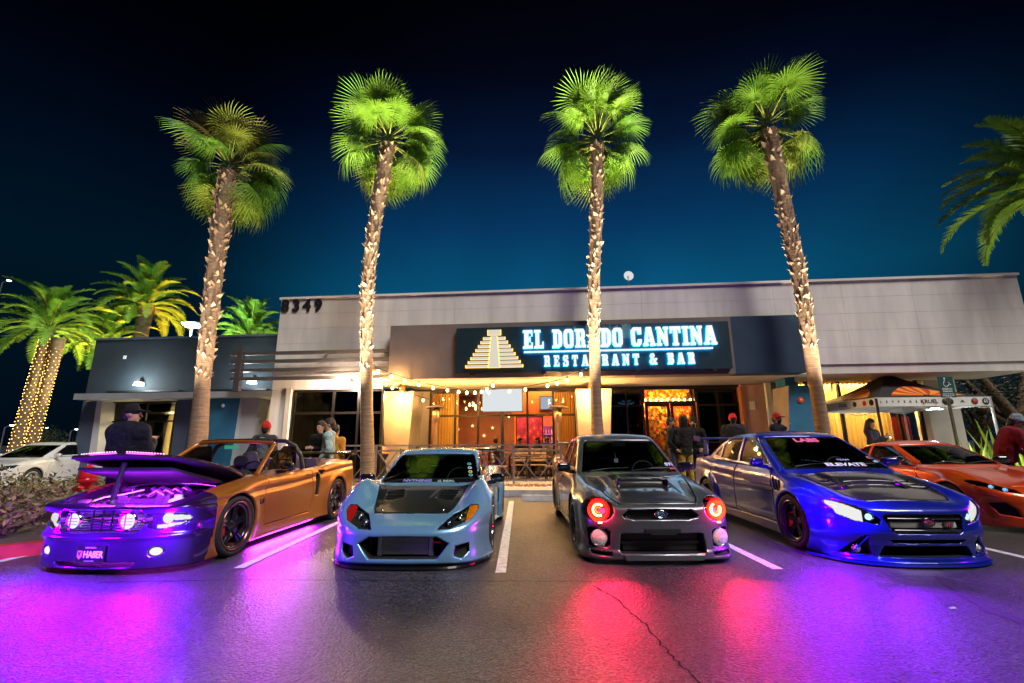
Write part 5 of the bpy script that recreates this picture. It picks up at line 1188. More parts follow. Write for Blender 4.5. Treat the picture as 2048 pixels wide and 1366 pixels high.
# ---- lower left wing
V = 1.35
vS0, vS1 = bl(191, 690, V)[0], bl(552, 690, V)[0]; vz = (bl(250, 679, V)[1]+bl(540, 672, V)[1])/2; cz0, cz1 = bl(300, 797, V-.9)[1], bl(300, 785, V-.9)[1]
W_ = thing('side_wing', 'lower dark blue-grey wing of the building left of the pale wall', 'building', BO, -ANG)
M_slate = mat('slate_stucco', (.022, .036, .046), .8, noise=(2, .2, 6), bump=(120, .2, .003)); M_slate2 = mat('slate_pillar', (.06, .085, .14), .75, noise=(2, .15, 5)); M_lgt = mat('light_pillar', (.50, .52, .55), .7, noise=(2, .1, 5))
boxobj('parapet_wall', (vS0, V, cz1-.1), (vS1+.6, V+3, vz), M_slate, W_); boxobj('coping', (vS0-.05, V-.05, vz), (vS1+.4, V+3.05, vz+.06), M_slate2, W_)
boxobj('canopy_slab', (bl(148, 790, V-.9)[0], V-.9, cz0), (bl(556, 790, V-.9)[0]-.2, V+.3, cz1), mat('canopy_grey', (.28, .31, .33), .7, noise=(2, .15, 5)), W_)
boxobj('light_ledge', (pS(215, V), V-.12, cz1+.12), (pS(360, V), V, cz1+.17), M_bronze, W_); boxobj('light_ledge', (pS(425, V), V-.12, cz1+.12), (pS(535, V), V, cz1+.17), M_bronze, W_)
def slantw(t0, t1, b0, b1, d0, d1, m1, m2, name='slanted_pillar'):
    a0, a1, c0, c1 = pS(t0, d0, 796), pS(t1, d0, 796), pS(b0, d0, 880), pS(b1, d0, 880); za = cz0-.002
    zb_ = bl(b0, 880, d0)[1]; k = (za-.0)/(za-zb_); e0, e1 = a0+(c0-a0)*k, a1+(c1-a1)*k
    q = [(e0, d0, 0), (e1, d0, 0), (a1, d0, za), (a0, d0, za), (e0, d1, 0), (e1, d1, 0), (a1, d1, za), (a0, d1, za)]
    b = MB(); b.add(q, [(0, 1, 2, 3)], 0); b.add(q, [(5, 4, 7, 6), (1, 5, 6, 2), (4, 0, 3, 7), (3, 2, 6, 7), (0, 4, 5, 1)], 1); b.build(name, [m1, m2], W_)
slantw(168, 195, 152, 182, V-.3, V+.3, M_slate2, M_lgt); slantw(195, 205, 182, 196, V-.32, V+.2, M_lgt, M_lgt)
slantw(355, 392, 345, 372, V-.3, V+.3, M_slate2, M_slate2); slantw(421, 481, 418, 468, V-.6, V+.3, M_tealblk, M_lgt); slantw(482, 520, 469, 505, V-.45, V+.1, M_lgt, M_lgt)
wy0 = pS(205, V+.15); win('window', wy0, pS(356, V+.15), .2, cz0-.02, V+.15, [.62], [.74], glassmat('warm_window_pane', (.8, .8, .75), 1.), .05, M_bronze, W_)
win('window', pS(515, V+.15), sL-.02, .2, cz0-.02, V+.15, [], [.72], MATS['warm_window_pane'], .05, M_bronze, W_)
boxobj('wall_core', (vS0, V+3.0, 0), (vS1+.6, V+3.1, cz1), mat('beige_interior', (.50, .40, .22), .8, noise=(1.5, .25, 4)), W_); boxobj('wall_core', (vS0, V+.4, 0), (vS0+.1, V+3, cz1), MATS['beige_interior'], W_)
boxobj('wall_core', (pS(392, V), V+.2, 0), (pS(478, V), V+.5, cz1), M_slate2, W_)
boxobj('interior_floor', (vS0, V+.2, .0), (vS1+.6, V+3., .14), mat('floor_tile', (.25, .2, .15), .4), W_)
area('wing_room_light', bw(pS(280, V)+.2, V+1.6, cz0-.3), bw(pS(280, V)+.2, V+1.6, 0), (1., .80, .42), 240, 2.5, 1.2); point('wing_room_light', bw(vS0+1.2, V+1.5, 1.9), (1., .80, .42), 80, .2); point('wing_room_light', bw(pS(525, V), V+1.4, 2.2), (1., .78, .3), 70, .2)
disc_ = MB().lathe([(.06, 0), (.06, -.02), (.0, -.03)], 16, axis='Y').build('round_badge', mat('white_badge', (.8, .8, .8), .5), W_, (pS(448, V-.6), V-.605, bl(448, 811, V-.6)[1])); MB().box((pS(235, V)-.05, V-.03, bl(235, 715, V)[1]-.06), (pS(235, V)+.05, V, bl(235, 715, V)[1]+.06)).build('wall_box', MATS['white_badge'], W_)
M_nb = emis('blue_neon', (.1, .35, 1.), 2); M_ng = emis('green_neon', (.3, 1., .2), .6)
nl = thing('neon_sign', 'small blue neon sign in the wing window', 'neon sign', bw(pS(219, V+.3), V+.3, bl(219, 820, V+.3)[1]), -ANG); MB().tube([(-.35, 0, 0), (-.1, 0, .05), (.1, 0, 0), (.35, 0, .04)], .02, 6).build('neon_tube', M_nb, nl)
for k, (px, py) in enumerate(((303, 845), (327, 868), (305, 862))):
    n2 = thing('menu_screen', ['pale green lit menu board behind the wing window', 'small white lit screen low in the wing window', 'dim green lit strip under the menu board'][k], 'screen', bw(pS(px, V+2.4), V+2.4, bl(px, py, V+2.4)[1]), -ANG); MB().box((-.22, 0, -.1), (.22, .03, .1)).build('lit_face', M_ng if k != 1 else emis('white_screen', (.9, 1., .9), .6), n2); MB().box((-.24, .03, -.12), (.24, .06, .12)).build('casing', M_trim, n2)
# ---- louvred trellis between wing and fascia
T_ = thing('louvre_trellis', 'trellis of four grey horizontal beams with a slanted post', 'trellis', BO, -ANG)
TD = WD-.32; M_tr = mat('taupe_metal', (.085, .075, .07), .55, .3)
for k, (yl, yr_) in enumerate(((708.5, 701.5), (724.5, 718), (742, 735.5), (759, 752.5))):
    a, za = bl(462, yl, TD); b, zb_ = bl(779, yr_, TD); z_ = (za+zb_)/2; MB().box((a, TD-.06, z_-.05), (fs0-.005, TD+.06, z_+.05)).build('louvre', M_tr, T_)
p0, p1 = bl(486, 697, TD), bl(480, 783, TD); MB().box((p0[0]-.14, TD-.07, p1[1]), (p0[0]+.06, TD+.07, p0[1])).build('slanted_post', M_tr, T_)
for q in (-6.0, -4.6): MB().box((q, TD+.06, p0[1]-.16), (q+.06, WD, p0[1]-.1)).build('bracket', M_tr, T_)
# ================================================================ the big sign
GLY = {
'E': (.72, [(0,0),(.72,0),(.72,.32),(.62,.32),(.58,.16),(.40,.16),(.40,.42),(.48,.42),(.50,.34),(.56,.34),(.56,.66),(.50,.66),(.48,.58),(.40,.58),(.40,.84),(.58,.84),(.62,.68),(.70,.68),(.70,1),(0,1),(0,.88),(.10,.88),(.10,.12),(0,.12)], []),
'L': (.70, [(0,0),(.70,0),(.70,.36),(.60,.36),(.56,.16),(.38,.16),(.38,.88),(.48,.88),(.48,1),(0,1),(0,.88),(.10,.88),(.10,.12),(0,.12)], []),
'D': (.74, [(0,0),(.50,0),(.70,.14),(.74,.3),(.74,.7),(.70,.86),(.50,1),(0,1),(0,.88),(.09,.88),(.09,.12),(0,.12)], [[(.36,.14),(.43,.2),(.46,.3),(.46,.7),(.43,.8),(.36,.86)]]),
'O': (.72, [(.14,0),(.58,0),(.70,.12),(.72,.3),(.72,.7),(.70,.88),(.58,1),(.14,1),(.02,.88),(0,.7),(0,.3),(.02,.12)], [[(.30,.16),(.42,.16),(.45,.26),(.45,.74),(.42,.84),(.30,.84),(.27,.74),(.27,.26)]]),
'C': (.72, [(.14,0),(.58,0),(.70,.12),(.72,.36),(.46,.36),(.45,.22),(.42,.16),(.30,.16),(.27,.26),(.27,.74),(.30,.84),(.42,.84),(.45,.78),(.46,.64),(.72,.64),(.72,1),(.62,1),(.60,.95),(.52,1),(.14,1),(.02,.88),(0,.7),(0,.3),(.02,.12)], []),
'R': (.78, [(0,0),(.44,0),(.44,.12),(.36,.12),(.36,.40),(.44,.38),(.47,.30),(.47,.1),(.54,0),(.76,0),(.78,.12),(.72,.14),(.72,.36),(.64,.48),(.72,.58),(.72,.84),(.62,1),(0,1),(0,.88),(.09,.88),(.09,.12),(0,.12)], [[(.36,.56),(.42,.56),(.46,.62),(.46,.80),(.42,.86),(.36,.86)]]),
'A': (.86, [(0,0),(.36,0),(.36,.12),(.30,.12),(.32,.22),(.52,.22),(.54,.12),(.48,.12),(.48,0),(.86,0),(.86,.12),(.80,.12),(.60,1),(.26,1),(.08,.12),(0,.12)], [[(.35,.36),(.49,.36),(.42,.72)]]),
'N': (.84, [(0,0),(.34,0),(.34,.12),(.26,.12),(.26,.56),(.58,0),(.76,0),(.76,.88),(.84,.88),(.84,1),(.50,1),(.50,.88),(.58,.88),(.58,.46),(.28,1),(0,1),(0,.88),(.08,.88),(.08,.12),(0,.12)], []),
'T': (.76, [(.18,0),(.58,0),(.58,.12),(.51,.12),(.51,.84),(.60,.84),(.64,.66),(.74,.66),(.74,1),(.02,1),(.02,.66),(.12,.66),(.16,.84),(.25,.84),(.25,.12),(.18,.12)], []),
'I': (.44, [(0,0),(.44,0),(.44,.12),(.35,.12),(.35,.88),(.44,.88),(.44,1),(0,1),(0,.88),(.09,.88),(.09,.12),(0,.12)], []),
'U': (.78, [(.20,0),(.58,0),(.70,.12),(.70,.88),(.78,.88),(.78,1),(.46,1),(.46,.88),(.53,.88),(.53,.26),(.48,.16),(.36,.16),(.34,.26),(.34,.88),(.42,.88),(.42,1),(0,1),(0,.88),(.08,.88),(.08,.12)], []),
'S': (.70, [(.02,0),(.12,0),(.14,.05),(.22,0),(.58,0),(.70,.12),(.70,.42),(.60,.54),(.30,.66),(.28,.74),(.28,.82),(.32,.86),(.40,.86),(.44,.80),(.45,.68),(.66,.68),(.66,1),(.56,1),(.54,.95),(.48,1),(.14,1),(.02,.88),(.02,.62),(.12,.50),(.42,.36),(.44,.28),(.44,.2),(.40,.14),(.30,.14),(.26,.20),(.24,.34),(.02,.34)], []),
'B': (.72, [(0,0),(.60,0),(.72,.14),(.72,.40),(.62,.52),(.70,.62),(.70,.86),(.60,1),(0,1),(0,.88),(.09,.88),(.09,.12),(0,.12)], [[(.35,.14),(.42,.14),(.45,.2),(.45,.38),(.42,.44),(.35,.44)], [(.35,.58),(.41,.58),(.44,.64),(.44,.80),(.41,.86),(.35,.86)]]),
'&': (.86, [(.16,0),(.46,0),(.56,.08),(.64,0),(.86,0),(.86,.13),(.76,.15),(.70,.22),(.78,.44),(.86,.44),(.86,.56),(.56,.56),(.56,.44),(.62,.44),(.58,.36),(.38,.56),(.56,.68),(.58,.88),(.46,1),(.20,1),(.08,.88),(.08,.68),(.16,.56),(.02,.42),(0,.16)], [[(.24,.20),(.30,.14),(.40,.18),(.46,.24),(.28,.42),(.22,.32)], [(.28,.70),(.34,.66),(.40,.74),(.38,.86),(.28,.86)]]),
}
def keyhole(outer, holes):
    P = list(outer)
    for h in holes:
        hh = list(reversed(h)); bi, bj = min(((i, j) for i in range(len(P)) for j in range(len(hh))), key=lambda t: (P[t[0]][0]-hh[t[1]][0])**2+(P[t[0]][1]-hh[t[1]][1])**2)
        P = P[:bi+1]+hh[bj:]+hh[:bj+1]+P[bi:]
    return P
sg = thing('restaurant_sign', 'dark sign board with lit white letters and a golden stepped pyramid', 'sign', BO, -ANG)
SD = -.16
b0, b1 = bl(912, 700, SD), bl(1461, 690, SD); sz1 = (bl(912, 656, SD)[1]+bl(1461, 643, SD)[1])/2; sz0 = (bl(912, 746, SD)[1]+bl(1461, 737, SD)[1])/2
M_board = mat('sign_board', (.010, .030, .040), .4, noise=(3, .2, 4)); M_letter = emis('sign_letter_white', (.84, .85, .85), .60); M_lb = emis('sign_letter_cyan', (.01, .40, .75), 12.); M_gold = emis('sign_gold', (1., .48, .04), 1.6)
MB().box((b0[0], SD, sz0), (b1[0], -.02, sz1)).build('sign_panel', M_board, sg)
for sx in (b0[0]+.5, b0[0]+2.6, b1[0]-2.6, b1[0]-.5):
    MB().box((sx-.06, SD-.02, sz0-.07), (sx+.06, -.0, sz0-.001)).build('mounting_bracket', M_trim, sg)
def word(s, x0, x1, z0, z1, gap, hide=None):
    ws_ = []; tot = 0
    for i, c in enumerate(s): ws_.append(.42 if c == ' ' else GLY[c][0])
    tot = sum(ws_)+gap*(len(s)-1); kx = (x1-x0)/tot; x = x0
    for c, wd in zip(s, ws_):
        if c != ' ':
            poly = [(x+p[0]*kx, z0+p[1]*(z1-z0)) for p in keyhole(GLY[c][1], GLY[c][2])]
            lt = MB().prism(poly, SD-.11, SD-.07).build('sign_letter', M_letter, sg)
            MB().prism(poly, SD-.066, SD-.05).build('letter_backlight', M_lb, lt)
        x += (wd+gap)*kx
a_, b_ = bl(1046, 680, SD), bl(1431, 672, SD); zt_ = (bl(1046, 662, SD)[1]+bl(1431, 652, SD)[1])/2; zb_ = (bl(1046, 698, SD)[1]+bl(1431, 690, SD)[1])/2
word('EL DORADO CANTINA', a_[0], b_[0], zb_, zt_, .09)
a2, b2 = bl(1088, 722, SD), bl(1388, 717, SD); z2t = (bl(1088, 712, SD)[1]+bl(1388, 706, SD)[1])/2; z2b = (bl(1088, 733, SD)[1]+bl(1388, 729, SD)[1])/2
word('RESTAURANT & BAR', a2[0], b2[0], z2b, z2t, .42)
a3, b3 = bl(1048, 705, SD), bl(1424, 697, SD); zl_ = (a3[1]+b3[1])/2; ul = MB().box((a3[0], SD-.10, zl_-.022), (b3[0], SD-.06, zl_+.022)).build('sign_underline', M_letter, sg); MB().box((a3[0], SD-.056, zl_-.02), (b3[0], SD-.045, zl_+.02)).build('letter_backlight', M_lb, ul)
py0, py1 = bl(933, 737, SD), bl(1045, 735, SD); pz0 = (py0[1]+py1[1])/2; pz1 = bl(988, 661, SD)[1]; pc = (py0[0]+py1[0])/2; hwid = (py1[0]-py0[0])/2; ph_ = pz1-pz0; M_step = emis('sign_step_face', (.86, .80, .66), .42)
def lit(name, poly):
    lt = MB().prism(poly, SD-.10, SD-.07).build(name, M_step, sg); c = (sum(p[0] for p in poly)/len(poly), sum(p[1] for p in poly)/len(poly))
    MB().prism([(c[0]+(p[0]-c[0])*1.05+(.010 if p[0] > c[0] else -.010), c[1]+(p[1]-c[1])*1.0+(.006 if p[1] > c[1] else -.006)) for p in poly], SD-.066, SD-.05).build('step_backlight', M_gold, lt)
for k in range(8):
    z0_ = pz0+ph_*(.105*k+.006); z1_ = pz0+ph_*(.105*(k+1)-.034); ho = hwid*(1-.088*k); hi = hwid*(.225-.012*k)
    for sd in (1, -1): lit('pyramid_step', [(pc+sd*ho, z0_), (pc+sd*hi, z0_), (pc+sd*hi, z1_), (pc+sd*ho, z1_)])
lit('pyramid_stair', [(pc-hwid*.19, pz0), (pc+hwid*.19, pz0), (pc+hwid*.10, pz0+ph_*.83), (pc-hwid*.10, pz0+ph_*.83)]); lit('pyramid_temple', [(pc-hwid*.225, pz0+ph_*.86), (pc+hwid*.225, pz0+ph_*.86), (pc+hwid*.225, pz1), (pc-hwid*.225, pz1)])
# house number
hn = thing('house_number', 'bold dark house number digits high on the pale wall corner', 'sign', BO, -ANG)
for c, px in zip('8349', (571, 593, 614.5, 637)):
    s_, z_ = bl(px, 613.5-(px-575)*.02, WD); text('digit', c, .55, mat('digit_metal', (.010, .010, .012), .5), hn, Matrix.Translation((s_, WD-.03, z_)) @ Matrix.Rotation(R(90), 4, 'X'), .010, .021, sx=1.0)

# ================================================================ dining room behind the glass
room = thing('dining_room', 'warm lit dining room behind the restaurant glass', 'room', BO, -ANG)
M_rw = mat('room_brown', (.18, .055, .025), .7, noise=(1.5, .4, 5)); M_ro = mat('room_orange', (.50, .13, .03), .7, noise=(1.2, .3, 4)); M_fl = mat('room_floor', (.08, .05, .04), .4)
r0, r1 = mw0-.4, dw3+.2; RD = GD+5.2
boxobj('back_wall', (r0, RD, .1), ((mw0+mw1)/2, RD+.1, 3.6), M_rw, room); boxobj('back_wall', ((mw0+mw1)/2+.001, RD, .1), (r1, RD+.1, 3.6), M_ro, room); boxobj('side_wall', (r1, GD+.1, .1), (r1+.1, RD, 3.6), M_rw, room); boxobj('partition', (dw2+.1, GD+.9, .1), (r1, GD+1.0, 3.6), mat('room_dark', (.02, .02, .022), .6), room); boxobj('partition', (dw0, GD+.9, .1), (dw1-.1, GD+1.0, 3.6), MATS['room_dark'], room); boxobj('ceiling', (r0, GD+.15, gz+.3), (r1, RD, gz+.4), M_rw, room); boxobj('floor', (r0, GD+.1, .05), (r1, RD, .15), M_fl, room)
boxobj('side_wall', (r0-.1, GD+.1, .1), (r0, RD, 3.6), M_rw, room); boxobj('side_wall', (dw0-.1, GD+.3, .1), (dw0, RD, 3.6), M_ro, room); boxobj('ceiling_bulkhead', ((mw0+mw1)/2+.2, GD+1.6, 2.30), (mw1+.3, GD+1.9, gz+.3), M_ro, room)
bar0, bar1 = pS(1058, GD+4), pS(1112, GD+4)
boxobj('back_bar', (bar0, RD-.5, .15), (bar1, RD-.02, 2.0), mat('back_bar', (.10, .02, .10), .4), room)
for k in range(3):
    MB().box((bar0+.05, RD-.62, .9+.36*k), (bar1-.05, RD-.5, .93+.36*k)).build('bar_shelf', emis('bar_shelf_violet', (.75, .25, .9), .8), room)
rr_ = random.Random(4)
for k in range(3):
    for i in range(9):
        bt = thing('bottle', 'small bottle on the violet-lit back bar shelves', 'bottle', bw(bar0+.1+(bar1-bar0-.2)*i/8, RD-.56, .932+.36*k), 0, 'bottles on the back bar'); h_ = rr_.uniform(.2, .3)
        MB().lathe([(.035, 0), (.035, h_*.6), (.014, h_*.75), (.014, h_), (0, h_)], 8).build('glass_body', mat('bottle%d' % rr_.randint(0, 3), (rr_.uniform(.2, .7), rr_.uniform(.02, .3), rr_.uniform(.02, .3)), .15, coat=.5), bt)
M_pend = emis('pendant_bulb', (1., .55, .16), 14.)
for k in range(16):
    s_ = mw0+.9+rr_.uniform(0, 2.3); d_ = GD+rr_.uniform(.9, 3.4); z_ = rr_.uniform(2.3, 2.75)
    p = thing('pendant_lamp', 'glowing filament pendant lamp inside the left half of the window', 'lamp', bw(s_, d_, z_), 0, 'pendant lamps in the dining room'); MB().lathe([(.0, -.09), (.03, -.06), (.035, 0), (.015, .05), (0, .05)], 10).build('bulb', M_pend, p); MB().tube([(0, 0, .05), (0, 0, gz+.3-z_)], .005, 4).build('cord', M_trim, p)
for (s_, e_) in ((mw0+1.2, 260), (mw0+3.2, 240), (mw1-.9, 220)): area('dining_room_light', bw(s_, GD+2.2, gz+.2), bw(s_, GD+2.2, 0), (1., .52, .16), e_, 1.6, 2.5)
point('bar_light', bw((bar0+bar1)/2, RD-1.0, 2.2), (.8, .2, .7), 25, .1)
def curtain(s0, s1, d, z0, z1, m, lab, grp, n=9):
    t = thing('curtain', lab, 'curtain', bw((s0+s1)/2, d, z0), -ANG, grp); vs_, fs_ = [], []; L = s1-s0; k = n*8
    for i in range(k+1):
        x = -L/2+L*i/k; y = .05*math.sin(2*math.pi*n*i/k)+.012*math.sin(7*i); vs_ += [(x, y, 0), (x*.995, y*.8, z1-z0)]
    fs_ = [(2*i, 2*i+2, 2*i+3, 2*i+1) for i in range(k)]; MB().add(vs_, fs_, 0, True).build('cloth', m, t); MB().tube([(-L/2, 0, z1-z0), (L/2, 0, z1-z0)], .015, 6).build('rod', M_bronze, t)
M_cur = mat('gold_curtain', (.62, .42, .12), .7, sheen=.3, noise=(6, .2, 3, (1, 1, .1))); M_cur2 = mat('cream_curtain', (.66, .50, .26), .7, noise=(6, .2, 3, (1, 1, .1))); M_cur3 = mat('red_curtain', (.30, .015, .04), .7)
curtain(mw0+.02, mw0+.95, GD+.35, .2, gz-.1, M_cur, 'gold pleated curtain at the left end of the main window', None); curtain(mw1-.80, mw1-.02, GD+.35, .2, gz-.1, M_cur, 'gold pleated curtain at the right end of the main window', None)
cL = cw1-cw0
for m_, c_ in ((M_cur, (.75, .48, .12)), (M_cur2, (.8, .55, .22)), (M_cur3, (.4, .02, .05))): translucent(m_, c_)
curtain(cw0+.05, cw0+cL*.35, GD+.95, .2, cz, M_cur2, 'yellow curtain in the window behind the right-hand palm trunk', None, 10); curtain(cw0+cL*.37, cw0+cL*.81, GD+.95, .2, cz, M_cur2, 'wide yellow curtain in the window behind the tent', None, 12)
curtain(cw0+cL*.83, cw0+cL*.97, GD+1.0, .2, 2.1, M_cur3, 'dark red curtain beside the pale stone pier', None, 5)
boxobj('back_wall', (cw0-.2, GD+2.4, .1), (cw1+.2, GD+2.5, 3.8), M_cur2, room); boxobj('ceiling', (cw0-.2, GD+.75, cz+.05), (cw1+.2, GD+2.4, cz+.12), M_rw, room)
area('curtain_room_light', bw((cw0+cw1)/2, GD+.86, cz-.1), bw((cw0+cw1)/2, GD+.98, .3), (1., .66, .22), 170, cL*.9, .12); area('curtain_room_light', bw((cw0+cw1)/2, GD+1.7, cz-.1), bw((cw0+cw1)/2, GD+1.7, .2), (1., .66, .22), 320, cL*.8, .6)
# mural, counter, tables and wall stars inside
def mural_mat():
    m = bpy.data.materials.new('mural'); m.use_nodes = True; t = m.node_tree; b = t.nodes['Principled BSDF']; tcn = t.nodes.new('ShaderNodeTexCoord'); v = t.nodes.new('ShaderNodeTexVoronoi'); v.inputs['Scale'].default_value = 5; t.links.new(tcn.outputs['Object'], v.inputs['Vector'])
    r = t.nodes.new('ShaderNodeValToRGB'); t.links.new(v.outputs['Distance'], r.inputs[0]); e = r.color_ramp.elements; e[0].color = (.75, .5, .45, 1); e[1].color = (.12, .01, .05, 1); q = e.new(.22); q.color = (.6, .04, .05, 1); q = e.new(.45); q.color = (.35, .02, .12, 1); t.links.new(r.outputs[0], b.inputs['Base Color']); return m
mu0, mu1 = pS(1034, GD+3, 850), pS(1084, GD+3, 850)
mu = thing('wall_mural', 'red and pink mural panel seen through the right half of the window', 'mural', bw((mu0+mu1)/2, GD+3.0, .15), -ANG); MB().box((-(mu1-mu0)/2, 0, .7), ((mu1-mu0)/2, .06, 2.15)).build('painted_panel', mural_mat(), mu); MB().box((-(mu1-mu0)/2-.05, .06, 0), ((mu1-mu0)/2+.05, .12, 2.25)).build('frame', M_bronze, mu)
ct = thing('bar_counter', 'bar counter with violet lit edge inside the restaurant', 'counter', bw((bar0+bar1)/2, RD-1.5, .15), -ANG); hwc = (bar1-bar0)/2+.6; MB().box((-hwc, 0, 0), (hwc, .5, 1.0)).build('counter_front', M_rw, ct); MB().box((-hwc-.05, -.06, 1.0), (hwc+.05, .55, 1.06)).build('counter_top', M_gloss, ct); MB().bar((-hwc, -.03, .97), (hwc, -.03, .97), .025).build('edge_light', emis('edge_violet', (.8, .35, 1.), 2.), ct)
for k, (px, zz) in enumerate(((916, 1.9), (945, 2.05), (985, 1.95), (968, 1.6))):
    st = thing('wall_star_lamp', ['first', 'second', 'third', 'lowest'][k]+' small golden star lamp on the dark inner wall, from the left', 'lamp', bw(pS(px, RD-.1, 850), RD-.06, zz), -ANG, 'star lamps on the inner wall'); pts_ = [(.10*(1 if q % 2 == 0 else .4)*math.cos(q*math.pi/5+math.pi/2), .10*(1 if q % 2 == 0 else .4)*math.sin(q*math.pi/5+math.pi/2)) for q in range(10)]; MB().prism(pts_, -.02, .0).build('star', emis('star_gold', (1., .7, .25), 1.6), st); MB().lathe([(.03, 0), (.03, .05), (0, .05)], 8, axis='Y').build('mount', M_trim, st)
for k, s_ in enumerate((mw0+1.5, mw0+2.7, mw1-1.3)):
    dt = thing('dining_table', ['left', 'middle', 'right'][k]+' dark dining table behind the main window', 'table', bw(s_, GD+1.5, .15), -ANG, 'dining tables'); MB().box((-.4, -.35, .72), (.4, .35, .76), ch=.02).build('table_top', M_rw, dt); MB().lathe([(.04, 0), (.04, .72)], 10).build('column', M_trim, dt); MB().lathe([(.26, 0), (.24, .03), (.05, .05)], 16).build('base', M_trim, dt)
    gl2 = thing('candle_glass', ['left', 'middle', 'right'][k]+' small candle glass glowing on a dining table', 'candle', bw(s_+.1, GD+1.4, .91), 0, 'table candles'); MB().lathe([(.04, 0), (.045, .1), (.04, .1), (.035, .01)], 12).build('glass', mat('candle_holder', (.5, .12, .03), .3), gl2); MB().lathe([(0, .05), (.012, .07), (0, .11)], 8).build('flame', emis('candle_flame', (1., .55, .15), 12.), gl2)
# flower wall inside the entrance
fw = MB(); M_fl_ = [mat('flower_orange', (.78, .22, .01), .6), mat('flower_red', (.62, .035, .01), .6), mat('flower_yellow', (.85, .47, .04), .6), mat('flower_leaf', (.10, .09, .02), .6)]
for i in range(1500):
    s_ = rr_.uniform(dw1+.02, dw2-.02); z_ = rr_.uniform(.3, gz); d_ = GD+rr_.uniform(.55, .8)
    if 1.0 < s_-dw1 < 1.25 and z_ < 2.1: continue
    r_ = rr_.uniform(.035, .085); mi = rr_.choice([0, 0, 0, 1, 1, 2, 2, 3]); a0 = rr_.uniform(0, 6.28); vs_ = [(s_, d_-r_*.15, z_)]
    for k in range(10): rad = r_*(1 if k % 2 == 0 else .55); vs_.append((s_+rad*math.cos(a0+k*.628), d_-r_*(.35 if k % 2 == 0 else .0)+rr_.uniform(-.01, .01), z_+rad*math.sin(a0+k*.628)))
    fw.add(vs_, [(0, k+1, (k+1) % 10+1) for k in range(10)], mi)
fo = tag(fw.build('flower_wall', M_fl_), 'dense wall of orange and red flowers inside the entrance doors', 'flowers', kind='stuff'); fo.location = BO; fo.rotation_euler = (0, 0, -ANG)
boxobj('flower_backing', (dw1-.1, GD+.85, .1), (dw2+.1, GD+.9, gz), M_ro, room)
fl2 = thing('bulb_row', 'row of bright bulbs above the entrance doors', 'lamp', BO, -ANG)
for i in range(9): MB().lathe([(0, -.04), (.03, -.02), (.04, .02), (.02, .05), (0, .05)], 8).build('bulb', emis('entrance_bulb', (1., .80, .50), 10.), fl2, (dw1+.1+i*(dw2-dw1-.2)/8, GD+.25, dz+.14))
MB().bar((dw1+.02, GD+.25, dz+.19), (dw2-.02, GD+.25, dz+.19), .02).build('bulb_rail', M_trim, fl2)
area('entrance_light', bw((dw1+dw2)/2, GD+.3, dz+.25), bw((dw1+dw2)/2, GD+.8, dz-.4), (1., .62, .15), 40, 1.4, .1); area('entrance_light', bw((dw1+dw2)/2, GD+.25, gz-.05), bw((dw1+dw2)/2, GD+.7, 1.0), (1., .6, .15), 46, 1.4, .1)
nn = thing('neon_sign', 'cyan neon hat sign in the dark window left of the entrance', 'neon sign', bw(pS(1252, GD+.4), GD+.4, bl(1252, 805, GD+.4)[1]), -ANG); M_cy = emis('cyan_neon', (.25, .8, 1.), 4)
MB().tube([(-.28, 0, 0), (-.15, 0, -.05), (0, 0, -.06), (.15, 0, -.05), (.28, 0, 0)], .014, 6).build('neon_tube', M_cy, nn); MB().tube([(-.15, 0, .06), (-.05, 0, .02), (.08, 0, .03), (.16, 0, .08)], .014, 6).build('neon_tube', M_cy, nn)
# screens
def tv(px0, py0, px1, py1, d, m, lab, stand=None):
    a, za = bl(px0, py0, d); b, zb = bl(px1, py1, d); t = thing('television', lab, 'television', bw((a+b)/2, d, min(za, zb)), -ANG); hw, hh = (b-a)/2, za-zb
    MB().box((-hw, 0, 0), (hw, .06, hh), ch=.01).build('casing', M_trim, t); MB().box((-hw+.03, -.004, .03), (hw-.03, -.001, hh-.03)).build('screen', m, t)
    if stand: MB().box((-.05, .03, -min(za, zb)+.15), (.05, .1, 0)).build('pole', M_trim, t); MB().box((-.3, -.2, -min(za, zb)+.15), (.3, .3, -min(za, zb)+.18)).build('base', M_trim, t)
    return t
tv(964, 777, 1046, 824, 1.7, emis('tv_white', (.80, .84, .86), .46), 'large outdoor television with a blank white screen on a pole', True)
tv(1079, 792, 1107, 820, GD+1.55, emis('tv_white2', (.75, .82, .95), .5), 'smaller television with a pale picture on the orange bulkhead')

# ================================================================ lamps on the walls
def sconce(px, py, d, lab, e, col, tilt=0):
    s_, z_ = bl(px, py, d); t = thing('wall_lamp', lab, 'lamp', bw(s_, d, z_), -ANG)
    MB().add([(-.09, -.18, .13), (.09, -.18, .13), (.09, -.0, .13), (-.09, 0, .13), (0, -.09, .30)], [(0, 1, 4), (1, 2, 4), (2, 3, 4), (3, 0, 4), (3, 2, 1, 0)]).build('lamp_cap', M_tr, t)
    MB().add([(-.13, -.2, .0), (.13, -.2, .0), (.13, 0, .0), (-.13, 0, .0), (-.09, -.18, .125), (.09, -.18, .125), (.09, 0, .125), (-.09, 0, .125)], [(0, 1, 5, 4), (1, 2, 6, 5), (3, 0, 4, 7), (0, 3, 2, 1), (4, 5, 6, 7), (2, 3, 7, 6)]).build('lamp_glass', emis('sconce_glass', (.95, .97, 1.), 3.), t)
    point('lamp_light', (0, -.55, .02), col, e, .12, t)
sconce(282, 772, V, 'pyramid-capped wall lamp over the wing window', 55, (.92, 1., 1.)); sconce(507, 768, V, 'pyramid-capped wall lamp behind the louvre trellis', 34, (.9, .97, 1.)); sconce(701, 773, WD, 'pyramid-capped wall lamp over the dark window of the pale wall', 230, (1., .74, .55))
